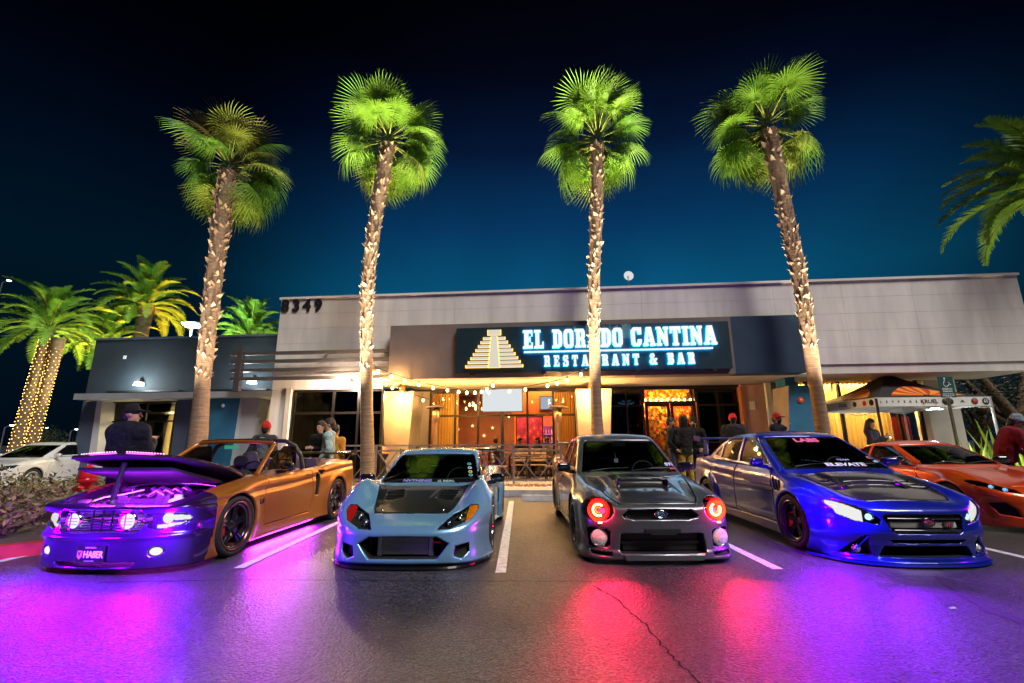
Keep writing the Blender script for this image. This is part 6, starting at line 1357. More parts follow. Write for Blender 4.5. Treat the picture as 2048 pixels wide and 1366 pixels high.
def canlamp(px, py, d, lab, e):
    s_, z_ = bl(px, py, d); t = thing('can_lamp', lab, 'lamp', bw(s_, d, z_), -ANG, None)
    MB().lathe([(.10, 0), (.10, .30), (0, .30)], 16).lathe([(.10, 0), (.085, .0), (.08, .03)], 16).build('lamp_can', mat('can_brass', (.35, .22, .10), .4, .5), t); MB().lathe([(0, -.05), (.05, -.03), (.07, .02), (.05, .03), (0, .03)], 12).build('bulb', emis('can_bulb', (1., .62, .22), 25.), t); MB().bar((0, .05, .2), (0, .22, .2), .03).build('lamp_arm', M_trim, t)
    point('lamp_light', (0, -.14, -.12), (1., .50, .14), e, .06, t)
canlamp(804, 787, 1.38, 'brass can lamp on the left slanted pillar', 230); canlamp(1182, 778, 1.38, 'brass can lamp on the right slanted pillar', 200)
for k, (px, py) in enumerate(((1781, 737), (1980, 733))):
    r = ray(px, py); zz = zRB-.03; tt = (zz-CAM_H)/r.z; P = Vector((r.x*tt, r.y*tt, zz))
    t = thing('soffit_downlight', ['round downlight in the soffit over the tent', 'round downlight in the soffit near the right end'][k], 'lamp', P, -ANG, 'soffit downlights'); MB().lathe([(.13, 0), (.13, -.015), (.1, -.015), (.1, .0)], 18).build('trim_ring', MATS['white_trim'], t); MB().lathe([(.1, -.004), (0, -.004)], 18).build('lens', emis('downlight', (1., .95, .85), 5.), t)
    spot('lamp_light', (0, 0, -.05), (0, 0, -3), (1., .85, .62), 260, 150, .6, .1, t)

# ================================================================ patio
FD = .28
fz_ = .15; fa, fb = pS(664, FD, 900), pS(1122, FD, 900)
fe = thing('patio_fence', 'grey steel patio fence with crossed diagonal bars', 'fence', BO, -ANG); M_fe = mat('fence_steel', (.22, .20, .20), .45, .6)
for z_ in (fz_+1.08, fz_+.93, fz_+.10): MB().box((fa, FD-.025, z_-.025), (fb, FD+.025, z_+.025)).build('rail', M_fe, fe)
npan = 5; 
for i in range(npan+1):
    s_ = fa+(fb-fa)*i/npan; MB().box((s_-.03, FD-.03, fz_), (s_+.03, FD+.03, fz_+1.10)).build('post', M_fe, fe)
    if i < npan:
        e_ = fa+(fb-fa)*(i+1)/npan; m_ = (s_+e_)/2
        for (u0, u1) in ((s_+.04, m_-.1), (m_-.1, s_+.42), (m_+.1, e_-.42), (e_-.04, m_+.1)): pass
        MB().bar((s_+.05, FD, fz_+.90), (m_, FD, fz_+.12), .035, .03).build('brace', M_fe, fe); MB().bar((e_-.05, FD+.002, fz_+.90), (m_, FD+.002, fz_+.12), .035, .03).build('brace', M_fe, fe)
        MB().bar((s_+.05, FD+.035, fz_+.14), (m_-.05, FD+.035, fz_+.90), .03, .025).build('brace', M_fe, fe); MB().bar((e_-.05, FD+.037, fz_+.14), (m_+.05, FD+.037, fz_+.90), .03, .025).build('brace', M_fe, fe)
def table(s_, d_, lab):
    t = thing('patio_table', lab, 'table', bw(s_, d_, .15), -ANG, 'patio tables'); M_tt = mat('table_dark', (.04, .03, .03), .4)
    MB().box((-.42, -.38, .72), (.42, .38, .755), ch=.03).build('table_top', M_tt, t); MB().lathe([(.03, .06), (.03, .72)], 10).build('column', M_tt, t); MB().bar((-.3, 0, .03), (.3, 0, .03), .06, .05).bar((0, -.3, .03), (0, .3, .03), .06, .05).build('base', M_tt, t)
def bench(s_, d_, rz, lab):
    t = thing('patio_chair', lab, 'chair', bw(s_, d_, .15), -ANG+rz, 'patio chairs'); M_ch = mat('chair_wood', (.33, .24, .20), .55, noise=(6, .3, 3)); M_cf = mat('chair_frame', (.05, .045, .045), .45, .4)
    for k in range(4): MB().box((-.26, -.20+.115*k, .42), (.26, -.20+.115*k+.10, .445)).build('seat_slat', M_ch, t)
    for k in range(4): MB().box((-.26, .24+.015*k, .54+.11*k), (.26, .265+.015*k, .62+.11*k)).build('back_slat', M_ch, t)
    for sx in (-.27, .27):
        MB().bar((sx, -.2, 0), (sx, -.2, .42), .03).build('leg', M_cf, t); MB().bar((sx, .25, 0), (sx, .31, .98), .03).build('leg', M_cf, t); MB().bar((sx, -.22, .66), (sx, .27, .66), .035, .025).build('armrest', M_cf, t)
tb = pS(1053, 1.3, 930)
table(tb, 1.3, 'dark pedestal table behind the fence, right of the roadster')
bench(tb-.78, 1.25, R(90), 'slatted chair left of the patio table beside the fence'); bench(tb+.78, 1.25, R(-90), 'slatted chair right of the patio table beside the fence'); bench(tb-.25, 2.0, 0, 'slatted chair behind the patio table, left one'); bench(tb+.35, 2.0, 0, 'slatted chair behind the patio table, right one')
table(tb-3.0, 1.5, 'dark pedestal table hidden behind the blue roadster'); bench(tb-3.7, 1.5, R(90), 'slatted chair near the left patio heater')
def heater(px, d, lab):
    s_ = pS(px, d, 850); zt = bl(px, 813, d)[1]-.15; t = thing('patio_heater', lab, 'heater', bw(s_, d, .15), -ANG, 'patio heaters'); M_h = mat('heater_steel', (.34, .30, .27), .35, .8)
    MB().lathe([(.21, 0), (.21, .65), (.12, .76), (.04, .78)], 20).build('base', M_h, t); MB().lathe([(.035, .78), (.035, zt-.5)], 12).build('column', M_h, t); MB().lathe([(.09, zt-.5), (.13, zt-.38), (.13, zt-.10), (.06, zt-.06), (.05, zt-.02)], 18).build('burner', mat('burner_mesh', (.30, .20, .12), .4, .8), t); MB().lathe([(.36, zt-.045), (.30, zt-.005), (.12, zt+.035), (0, zt+.045)], 28).build('reflector_hood', M_h, t)
heater(872, 1.55, 'mushroom patio heater at the left end of the main window'); heater(1116, 1.55, 'mushroom patio heater at the right end of the main window')
gr = thing('kettle_grill', 'black round grill standing behind the patio fence', 'grill', bw(pS(758, 1.0, 900), 1.0, .15), -ANG)
MB().lathe([(0, .55), (.2, .60), (.30, .78), (.31, .82)], 20).build('bowl', M_trim, gr); MB().lathe([(.31, .825), (.28, .98), (.15, 1.08), (0, 1.1)], 20).build('lid', mat('grill_lid', (.25, .09, .03), .4), gr)
for k in range(3): MB().bar((.2*math.cos(k*2.1), .2*math.sin(k*2.1), .62), (.32*math.cos(k*2.1), .32*math.sin(k*2.1), 0), .025).build('leg', M_trim, gr)
# string lights
M_bulb = emis('string_bulb', (1., .58, .18), 16.)
def strand(pts, n, lab, sag, e, every):
    t = thing('string_lights', lab, 'string lights', pts[0], 0, None); o = Vector(pts[0]); P = [Vector(p)-o for p in pts]; path = []
    for a, b in zip(P[:-1], P[1:]):
        for k in range(12): u = k/12; path.append(a+(b-a)*u-Vector((0, 0, sag*4*u*(1-u))))
    path.append(P[-1]); MB().tube(path, .010, 5).build('cable', M_trim, t)
    for i in range(n):
        q = path[int((i+.5)/n*(len(path)-1))]; b = MB().lathe([(.0, -.155), (.03, -.13), (.042, -.095), (.02, -.05), (.0, -.045)], 10).build('bulb', M_bulb, t, q); MB().lathe([(.018, -.05), (.018, .0), (0, 0)], 8).build('socket', M_trim, b)
        if i % every == every//2: point('bulb_light', q+Vector((0, -.02, -.20)), (1., .55, .16), e, .04, t)
strand([at(743, 730, 13.0), at(823, 759, 13.6), at(909, 776, 14.2), at(958, 779, 14.6)], 9, 'strand of warm bulbs from the left palm to the television', .03, 46, 2)
strand([at(958, 779, 14.6), at(992, 760, 13.45)], 3, 'short strand of bulbs from the television up to the fascia', .04, 10, 3)
strand([at(968, 779, 14.6), at(1095, 765, 13.6), at(1176, 735, 12.6)], 7, 'strand of warm bulbs from the television to the right palm', .05, 46, 2)
strand([at(745, 735, 13.0), at(785, 770, 14.6), at(858, 798, 16.0)], 7, 'strand of warm bulbs running back over the left pillar', .04, 26, 3)
# round dish on the roof, its lit white face painted as a glow
dp = bw(bl(1257, 552, 2.0)[0], 2.0, zR+.05); t = thing('roof_dish', 'white round dish on a thin pole above the roof edge', 'lamp', dp, 0); zz = bl(1257, 552, 2.)[1]-zR-.05
MB().tube([(-.02, 0, 0), (-.02, 0, zz)], .018, 6).build('mast', mat('mast_grey', (.2, .22, .25), .5), t); MB().lathe([(.17, 0), (.12, .03), (0, .05)], 20, axis='Y').build('dish_face', emis('dish_painted_glow', (.85, .87, .86), .42), t, (0, -.03, zz))
cm = thing('security_camera', 'white dome camera under the right end of the soffit', 'camera', bw(sR-.25, 1.0, zRB-.02), 0); MB().lathe([(.09, 0), (.09, -.07), (.06, -.12), (0, -.14)], 14).build('dome', MATS['white_trim'], cm)

# ================================================================ pop-up tent
tp = [at(1751, 795, 12.35), at(1974, 794, 12.35)]; tw = tp[1].x-tp[0].x; vz1 = (tp[0].z+tp[1].z)/2; tdp = 2.95
te = thing('canopy_tent', 'pop-up tent with black sunburst canopy and white sponsor valance', 'tent', (tp[0].x, tp[0].y, 0), R(-2)); pk = Vector((tw/2, tdp/2, at(1774, 747, 13.8).z)); M_tent = mat('tent_black', (.012, .014, .02), .6, bump=(8, .2, .02)); M_val = mat('tent_white', (.66, .66, .66), .7, noise=(3, .1, 4)); vh = .24
cor = [Vector((0, 0, vz1)), Vector((tw, 0, vz1)), Vector((tw, tdp, vz1)), Vector((0, tdp, vz1))]
def tent_pt(i, u, v):   # side i, u along the edge, v up to the peak with a soft sag
    a, b = cor[i], cor[(i+1) % 4]; e = a+(b-a)*u; p = e+(pk-e)*v; p.z -= .42*v*(1-v)*(1+.0*u); return p
for i in range(4):
    vs_ = [tent_pt(i, u, v) for v in np.linspace(0, 1, 9) for u in np.linspace(0, 1, 9)]; MB().add(vs_, [(j*9+k, j*9+k+1, (j+1)*9+k+1, (j+1)*9+k) for j in range(8) for k in range(8)], 0, True).build('canopy_panel', M_tent, te)
    a, b = cor[i], cor[(i+1) % 4]; MB().add([a, b, b-Vector((0, 0, vh)), a-Vector((0, 0, vh))], [(0, 1, 2, 3)]).build('valance', M_val, te)
M_so = mat('sunburst_orange', (.85, .30, .015), .6); M_sr = mat('sunburst_red', (.55, .035, .01), .6)
for i in (0, 3):
    up = Vector((0, 0, 1)); cu, cv_, R_ = (.50, .10, .30)
    for k in range(12):
        a0, a1 = math.pi*k/12, math.pi*(k+1)/12; pts = [(cu, cv_)]+[(cu+.36*math.cos(a0+(a1-a0)*q/3), cv_+.46*math.sin(a0+(a1-a0)*q/3)) for q in range(4)]
        nrm = (tent_pt(i, .6, .2)-tent_pt(i, .4, .2)).cross(tent_pt(i, .5, .4)-tent_pt(i, .5, .1)).normalized(); n_ = nrm*.012
        vs_ = []
        for s_ in np.linspace(0.12, 1, 5):
            for q in range(4): u, v = cu+(pts[1+q][0]-cu)*s_, cv_+(pts[1+q][1]-cv_)*s_; vs_.append(tent_pt(i, u, v)+n_)
        MB().add(vs_, [(j*4+q, j*4+q+1, (j+1)*4+q+1, (j+1)*4+q) for j in range(4) for q in range(3)]).build('sunburst_ray', M_so if k % 2 == 0 else M_sr, te)
for (x, y) in ((.02, .02), (tw-.02, .02), (tw-.02, tdp-.02), (.02, tdp-.02)): MB().box((x-.022, y-.022, 0.0 if True else .15), (x+.022, y+.022, vz1-.02)).build('leg', mat('tent_leg', (.5, .5, .52), .4, .5) if x > 1 else M_trim, te)
for y in (.03, tdp-.03): MB().bar((.03, y, vz1-.28), (tw/2, y, vz1-.12), .03).bar((tw/2, y, vz1-.12), (tw-.03, y, vz1-.28), .03).bar((.03, y, vz1-.06), (tw/2, y, vz1-.34), .03).bar((tw/2, y, vz1-.34), (tw-.03, y, vz1-.06), .03).build('truss', MATS['tent_leg'], te)
for x in (.03, tw-.03): MB().bar((x, .03, vz1-.28), (x, tdp/2, vz1-.10), .03).bar((x, tdp/2, vz1-.10), (x, tdp-.03, vz1-.28), .03).build('truss', MATS['tent_leg'], te)
M_ink = mat('valance_ink', (.02, .02, .03), .6); M_inkr = mat('valance_red', (.6, .03, .04), .6)
def vtext(s, x, size, m, side=0, sx=1.): 
    M = (Matrix.Translation((x, -.006, vz1-vh/2)) if side == 0 else Matrix.Translation((-.006, tdp-x, vz1-vh/2)) @ Matrix.Rotation(R(-90), 4, 'Z')) @ Matrix.Rotation(R(90), 4, 'X'); text('valance_lettering', s, size, m, te, M, .001, .002, sx=sx)
def vdisc(x, r, m, side=0, off=.005):
    o = MB().lathe([(r, 0), (r, -.004), (0, -.004)], 20, axis='Y').build('valance_logo', m, te, (x, -off, vz1-vh/2) if side == 0 else (-off, tdp-x, vz1-vh/2), None if side == 0 else (0, 0, R(-90)))
for i, c in enumerate('LEVVERS'): vtext(c, .12+.155*i, .08, M_ink)
vtext('KRUEL', tw*.46, .14, M_ink, sx=1.1); vtext('(', tw*.405, .17, M_inkr); vtext(')', tw*.515, .17, M_inkr); vdisc(tw*.60, .09, M_ink); vdisc(tw*.64, .085, M_ink); vtext('A', tw*.745, .10, M_ink, sx=1.6); vdisc(tw*.85, .085, M_ink); vdisc(tw*.85, .055, M_inkr, 0, .010); vdisc(tw*.945, .09, M_ink); vtext('65', tw*.945, .11, M_val, 0)
te_t = [o for o in te.children if o.name.startswith('valance_lettering')][-1]; te_t.location.y = -.006
vtext('KRUEL', tdp*.55, .12, M_ink, 1); vdisc(tdp*.72, .075, M_ink, 1); vdisc(tdp*.85, .075, M_inkr, 1); vdisc(tdp*.94, .085, M_ink, 1)
fx = thing('tent_lamp', 'bright white lamp hanging under the tent roof', 'lamp', (tp[0].x+tw*.66, tp[0].y+.5, vz1-.30), 0); MB().lathe([(.0, .06), (.16, .03), (.18, 0), (.0, -.02)], 16).build('lamp_body', emis('tent_lamp_glow', (.95, .97, 1.), 5.), fx); point('lamp_light', (0, 0, -.15), (.95, .97, 1.), 20, .08, fx); MB().tube([(0, 0, .05), (0, 0, .35)], .006, 4).build('cord', M_trim, fx)
# accessible-parking sign
sp_ = at(1893, 773, 11.55); t = thing('parking_sign', 'dark green accessible-parking sign on a post', 'sign', (sp_.x, sp_.y, 0), 0); z1_, z0_ = at(1893, 753, 11.55).z, at(1893, 795, 11.55).z; hw = .19
M_sg = mat('sign_green', (.01, .07, .065), .5); M_swh = mat('sign_white', (.8, .85, .85), .5)
MB().box((-hw, -.006, z0_), (hw, .006, z1_), ch=.0).build('sign_plate', M_sg, t); MB().bar((0, .03, 0), (0, .03, z1_-.03), .05).build('post', mat('post_olive', (.10, .10, .07), .5, .3), t)
zc = z1_-.16; b = MB(); b.lathe([(.055, -.008), (.075, -.008), (.075, -.012), (.055, -.012)], 20, axis='Y', o=(-.01, 0, zc-.03), a0=R(95), a1=R(355)); b.lathe([(.022, -.008), (.022, -.012), (0, -.012)], 12, axis='Y', o=(-.03, 0, zc+.105)); b.prism([(-.045, zc+.075), (-.018, zc+.075), (-.012, zc+.0), (.05, zc+.0), (.09, zc-.06), (.11, zc-.052), (.112, zc-.03), (.095, zc-.036), (.06, zc+.022), (-.04, zc+.022)], -.012, -.008); b.build('wheelchair_symbol', M_swh, t)
for k, (s_, sz) in enumerate((('RESERVED', .058), ('PARKING', .058), ('PERMIT OR PLATES', .034), ('REQUIRED BY LAW', .034), ('$100 FINE', .034))): text('sign_lettering', s_, sz, M_swh, t, Matrix.Translation((0, -.009, zc-.16-[0, .06, .125, .165, .205][k])) @ Matrix.Rotation(R(90), 4, 'X'), .001, .001)
# ================================================================ palms
M_green = [mat('palm_green%d' % k, c, .55, spec=.3, noise=(3, .35, 3)) for k, c in enumerate(((.075, .19, .014), (.125, .26, .018), (.17, .22, .025), (.18, .14, .04)))]
M_boot = [mat('boot%d' % k, c, .8, noise=(12, .4, 4)) for k, c in enumerate(((.34, .24, .15), (.42, .31, .20), (.22, .14, .09)))]
M_trunk = mat('palm_trunk', (.24, .155, .095), .85, noise=(3, .45, 6, (1, 1, 14)), bump=(14, .6, .03)); M_trunk2 = mat('date_trunk', (.14, .09, .05), .9, noise=(6, .5, 5), bump=(14, .8, .04))
def fan_leaf(seed, droop, nseg=38, rad=1.02, pet=1.0):
    r = random.Random(seed); b = MB(); tip = Vector((0, pet, -.05*droop)); b.tube([(0, 0, 0), (0, pet*.5, .03), tip], [.028, .02, .015], 5, mi=1)
    for k in range(nseg):
        a = R(-152+304*k/(nseg-1)); L = rad*(1-.28*abs(a/R(152))**2)*r.uniform(.88, 1.08); d = Vector((math.sin(a), math.cos(a), 0)); side = Vector((math.cos(a), -math.sin(a), 0)); w = .060; pts = []
        for t in (0, .35, .65, .85, 1.0):
            drop = droop*(.10*t+.55*t**3)*L; up = .09*math.sin(math.pi*min(t*1.3, 1))*abs(math.sin(a*.5))
            p = tip+d*(L*t*(1-.14*t*droop))+Vector((r.uniform(-.01, .01), 0, -drop+up)); ww = w*(.35+.9*t if t < .6 else 1.35*(1-t)+.10)*(1 if t < 1 else .2)
            fold = .022*(1-t); pts.append((p-side*ww/2, p+Vector((0, 0, fold)), p+side*ww/2))
        vs_ = [q for tr in pts for q in tr]; fs_ = []
        for j in range(4): fs_ += [(3*j, 3*j+1, 3*j+4, 3*j+3), (3*j+1, 3*j+2, 3*j+5, 3*j+4)]
        b.add(vs_, fs_, 0)
    return b
FAN = {}
for dk, dr in enumerate((.35, .8, 1.3)):
    for sv in range(2):
        for gm in range(4):
            key = (dk, sv, gm)
            if sv == 0 or True:
                if (dk, sv, 'm') not in FAN: FAN[(dk, sv, 'm')] = fan_leaf(dk*7+sv, dr).mesh('fan%d%d' % (dk, sv), [M_green[0], M_green[1]], fix=False)
                me = FAN[(dk, sv, 'm')].copy(); me.materials[0] = M_green[gm]; me.materials[1] = M_green[2] if gm < 3 else M_green[3]; FAN[key] = me
def boot_mesh(k):
    b = MB(); b.add([(-.06, 0, 0), (.06, 0, 0), (.045, .03, .10), (-.045, .03, .10), (.0, .075, .19), (-.05, -.02, .0), (.05, -.02, 0), (.035, -.0, .11), (-.035, 0, .11)], [(0, 1, 2, 3), (3, 2, 4), (5, 8, 7, 6), (8, 4, 7), (0, 3, 8, 5), (1, 6, 7, 2), (3, 4, 8), (2, 7, 4)]); return b.mesh('leaf_base', M_boot[k], fix=True)
BOOTS = [boot_mesh(k) for k in range(3)]
def path_pt(P, t):
    n = len(P)-1; f = min(max(t*n, 0), n-1e-6); i = int(f); u = f-i; a, b, c, d = P[max(i-1, 0)], P[i], P[i+1], P[min(i+2, n)]
    return .5*((2*b)+(-a+c)*u+(2*a-5*b+4*c-d)*u*u+(-a+3*b-3*c+d)*u**3)
def fan_palm(lab, wp, Y, seed, rad, nleaf=46, boot0=.42, spread=1., gbias=(0, 1, 1, 1)):
    r = random.Random(seed); P = [at(px, py, Y) for px, py in wp]; base = P[0].copy(); base.z = 0; P = [base-base]+[p-base for p in P]
    t = thing('fan_palm', lab, 'palm tree', base, 0, 'fan palms along the sidewalk'); N_ = 26; pts = [path_pt(P, k/N_) for k in range(N_+1)]
    rs = []
    for k in range(N_+1):
        u = k/N_; q = rad[0]+(rad[1]-rad[0])*min(u/.35, 1) if u < .35 else (rad[1]+(rad[2]-rad[1])*(u-.35)/.65); rs.append(q*r.uniform(.97, 1.03))
    MB().tube(pts, rs, 14).build('trunk', M_trunk, t)
    top = pts[-1]
    H = top.z
    n = int((1-boot0)*H/.074)
    for k in range(n):
        u = boot0+(1-boot0)*(k+.5)/n
        for q in range(4):
            uu = u+r.uniform(-.006, .006); c = path_pt(P, uu); rr = rs[min(int(uu*N_), N_)]; a = q*math.pi*.5+k*.9+r.uniform(-.3, .3)
            o = link('leaf_base', r.choice(BOOTS), t, (c.x+rr*.92*math.cos(a), c.y+rr*.92*math.sin(a), c.z-.08), (r.uniform(-.35, .3), r.uniform(-.8, .8), a-math.pi/2+r.uniform(-.5, .5))); s_ = r.uniform(.75, 1.2)*rr/.25; o.scale = (s_*1.15, s_, s_*r.uniform(.75, 1.1))
    for k in range(nleaf):
        f = (k+.5)/nleaf; pol = R(12+120*f**.85)+r.uniform(-.22, .22); az = k*2.39996+r.uniform(-.35, .35)
        if pol > R(80) and math.sin(az) < -.35: az = -az
        dk = 0 if pol < R(45) else (1 if pol < R(95) else 2); gm = r.choice(gbias) if pol < R(105) else r.choice((1, 1, 2, 2, 3) if spread > 1 else (1, 1, 2))
        d = Vector((math.sin(pol)*math.cos(az), math.sin(pol)*math.sin(az), math.cos(pol))); x = Vector((-math.sin(az), math.cos(az), 0)); zv = x.cross(d)*-1
        if zv.z < 0 and pol < math.pi/2: zv = -zv
        x = d.cross(zv); M = Matrix((x, d, zv)).transposed().to_4x4(); sc = r.uniform(.72, 1.04)*(1 if pol > R(30) else .85)
        o = link('frond', FAN[(dk, k % 2, gm)], t); o.matrix_local = Matrix.Translation(top+Vector((0, 0, .05+.30*(1-f)))+d*.12) @ M @ Matrix.Rotation(r.uniform(-.6, .6), 4, 'Y') @ Matrix.Diagonal((sc, sc, sc, 1))
    return t, base, base+top
PY = 12.75
palms = [fan_palm('fan palm with dark shaggy crown, leftmost of the four tall fan palms', [(396, 880), (408, 740), (427, 570), (445, 430), (458, 345)], PY, 21, (.29, .20, .27), 50, .38, 1.1, (0, 0, 2, 0, 3)),
         fan_palm('bright green fan palm rising beside the patio fence, left of the sign', [(735, 930), (733, 760), (735, 580), (752, 430), (777, 290)], PY, 22, (.22, .165, .215), 50, .42),
         fan_palm('straight fan palm standing in front of the restaurant sign lettering', [(1196, 890), (1190, 740), (1188, 560), (1193, 420), (1195, 290)], PY, 23, (.20, .155, .20), 48, .46),
         fan_palm('tallest fan palm leaning left, in front of the right end of the fascia', [(1650, 890), (1627, 740), (1600, 560), (1570, 420), (1538, 262)], 11.95, 24, (.20, .16, .22), 50, .45)]
# ground uplights for the palms
for i, (t_, b_, tp_) in enumerate(palms):
    for sx in (-.75, .75):
        q = b_+Vector((sx, -1.0 if i < 3 else -.8, .15 if i else 0)); u = thing('ground_uplight', ('left' if sx < 0 else 'right')+' small black ground uplight at the foot of the '+['leftmost', 'second', 'third', 'tallest'][i]+' fan palm', 'lamp', q, 0, 'ground uplights')
        MB().lathe([(.09, 0), (.10, .10), (.09, .12)], 14).build('lamp_can', M_trim, u); MB().lathe([(.085, .118), (0, .12)], 14).build('lamp_glass', emis('uplight_glass', (1., .85, .6), 10), u)
        spot('uplight_beam', (0, 0, .2), (tp_-q)*.93, (1., .84, .60), (7500 if i in (1, 2) else (5000 if i == 3 else 2600)), 30, .7, .06, u)
def date_frond(seed, L=2.9, n=60):
    r = random.Random(seed); b = MB(); rp = []
    for k in range(11): u = k/10; rp.append(Vector((0, L*u*(1-.14*u*u), .42*L*u-.62*L*u**2.2)))
    b.tube(rp, [.035*(1-.8*k/10) for k in range(11)], 5, mi=1)
    for k in range(n):
        u = .10+.9*k/n; i = min(int(u*10), 9); p = rp[i]+(rp[i+1]-rp[i])*(u*10-i); d = (rp[i+1]-rp[i]).normalized(); ll = .52*math.sin(math.pi*min(1, .18+.80*u))**.7*r.uniform(.85, 1.1)
        for sd in (1, -1):
            v = (Vector((sd*.85, 0, 0))+d*.75+Vector((0, 0, .28+r.uniform(-.2, .15)))).normalized(); e = p+v*ll+Vector((0, 0, -.10*ll)); m = p+v*ll*.5; sdv = d*.018; b.add([p-sdv, p+sdv, m+sdv*1.1+Vector((0, 0, .0)), e, m-sdv*1.1], [(0, 1, 2, 3, 4)], 0)
    return b
DF = []
for k in range(3):
    me = date_frond(50+k).mesh('date%d' % k, [M_green[1], M_green[2]], fix=False); DF.append(me)
def date_palm(lab, base, H, seed, n=44, sc=1., rad=.36, gm=1, lean=(0, 0), grp='date palms in the background'):
    r = random.Random(seed); t = thing('date_palm', lab, 'palm tree', base, 0, grp); top = Vector((lean[0], lean[1], H))
    MB().tube([top*(k/8)+Vector((0, 0, 0)) for k in range(9)], [rad*(1.1-.15*k/8) for k in range(8)]+[rad*1.25], 12).build('trunk', M_trunk2, t); ms = {}
    for k in range(n):
        f = (k+.5)/n; pol = R(8+112*f**.9); az = k*2.39996+r.uniform(-.2, .2); d = Vector((math.cos(az)*math.sin(pol), math.sin(az)*math.sin(pol), math.cos(pol))); x = Vector((-math.sin(az), math.cos(az), 0))*-1; zv = x.cross(d); M = Matrix((x, d, zv)).transposed().to_4x4(); s_ = sc*r.uniform(.85, 1.1)
        o = link('frond', DF[k % 3], t); o.matrix_local = Matrix.Translation(top+d*.15) @ M @ Matrix.Diagonal((s_, s_, s_, 1))
    return t, Vector(base), Vector(base)+top
def gpos(px, Y): return Vector((at(px, 880, Y).x, Y, 0))
dp = []
pA = gpos(30, 21.0); tA = at(98, 655, 21.0); hA = tA.z
t1, _, _ = date_palm('date palm with fairy lights wrapped round its leaning double trunk', pA, hA, 31, 44, .92, .21, lean=(tA.x-pA.x, 0))
# second trunk and the wrapped lights belong to the same palm
MB().tube([Vector((.42, .3, 0)), Vector((.40, .25, hA*.5))+Vector(((tA.x-pA.x)*.5, 0, 0)), Vector((.38, .2, hA*.93))+Vector((tA.x-pA.x, 0, 0))], [.21, .20, .27], 12).build('second_trunk', M_trunk2, t1)
fb_ = MB(); rl = random.Random(9)
for tr in (0, 1):
    for k in range(300):
        u = (k+.5)/300*.93+rl.uniform(-.003, .003); a = k*.83+rl.uniform(-.2, .2); c = Vector(((tA.x-pA.x)*u, 0, hA*u)) if tr == 0 else Vector((.42-.04*u+(tA.x-pA.x)*u, .3-.1*u, hA*u*.93)); rr = .235; p = c+Vector((rr*math.cos(a), rr*math.sin(a), rl.uniform(-.02, .02))); s_ = .024
        fb_.add([p+Vector(q)*s_ for q in ((1, 0, 0), (-1, 0, 0), (0, 1, 0), (0, -1, 0), (0, 0, 1), (0, 0, -1))], [(0, 2, 4), (2, 1, 4), (1, 3, 4), (3, 0, 4), (2, 0, 5), (1, 2, 5), (3, 1, 5), (0, 3, 5)])
o = fb_.build('fairy_lights', emis('fairy_warm', (1., .50, .11), 3.6), t1); o['kind'] = 'stuff'
dp.append((pA+Vector((2.5, 2.0, 0)), tA, (1., .80, .42), 2600))
for lab, px, pyc, Y, seed, sc, col, e in (('pale green date palm behind the roofline of the wing, far left', 208, 690, 24, 32, .88, (1., .84, .42), 3200), ('tall amber-lit date palm above the left end of the wing', 292, 612, 25, 33, 1.0, (1., .34, .04), 12000), ('green date palm showing above the wing beside the louvres', 500, 672, 22, 34, .78, (.9, 1., .6), 1900)):
    tp_ = at(px, pyc, Y); b_ = Vector((tp_.x, Y, 0)); date_palm(lab, b_, tp_.z, seed, 46, sc, .36); dp.append((b_, tp_, col, e))
tp_ = at(2105, 375, 12.2); b_ = Vector((tp_.x, 12.2, 0)); date_palm('date palm whose feathery fronds reach in at the right edge', b_, tp_.z, 36, 44, 1.0, .34); dp.append((b_, tp_, (1., .84, .45), 1500))
for i, (b_, tp_, col, e) in enumerate(dp):
    q = b_+Vector((2.2, -1.2, 0)); u = thing('ground_uplight', 'small ground uplight below a background date palm', 'lamp', q, 0, 'date palm uplights'); MB().lathe([(.09, 0), (.10, .10), (.09, .12)], 12).build('lamp_can', M_trim, u); spot('uplight_beam', (0, 0, .2), tp_-q+Vector((0, 0, 1)), col, e, 56, .8, .1, u)
# ================================================================ lot lamp and distance
lp_ = at(385, 645, 19.5); t = thing('lot_lamp', 'tall lot lamp glaring above the wing roof', 'street lamp', (lp_.x, 19.5, 0)); MB().tube([(0, 0, 0), (0, 0, lp_.z-.1)], [.07, .045], 8).build('pole', mat('pole_grey', (.3, .32, .33), .5, .5), t)
MB().box((-.40, -.25, lp_.z-.10), (.40, .25, lp_.z-.02), ch=.1).build('lamp_head', MATS['pole_grey'], t); MB().lathe([(0, lp_.z-.24), (.26, lp_.z-.20), (.36, lp_.z-.11), (0, lp_.z-.105)], 20).build('lamp_lens', emis('lot_lamp_glow', (.85, 1., .97), 30), t); point('lamp_light', (0, -.6, lp_.z-.9), (.75, 1., .95), 900, .2, t)
for k, (px, py, Y, hh) in enumerate(((10, 855, 48, 6), (142, 862, 60, 6), (86, 858, 90, 8), (5, 565, 50, 15))):
    p = at(px, py, Y); t = thing('far_street_lamp', ['distant street lamp at the left edge, low', 'distant street lamp left of the wing', 'faint distant street lamp beyond the shrubs', 'distant lamp high at the left edge'][k], 'street lamp', (p.x, Y, 0), 0, 'distant street lamps'); MB().tube([(0, 0, 0), (0, 0, p.z), (.6, 0, p.z+.25)], .06, 6).build('pole', MATS['pole_grey'], t); MB().lathe([(0, p.z+.12), (.2, p.z+.18), (.2, p.z+.26), (0, p.z+.28)], 10, o=(.7, 0, 0)).build('lamp_head', emis('far_lamp', (.8, .95, 1.), 5), t)
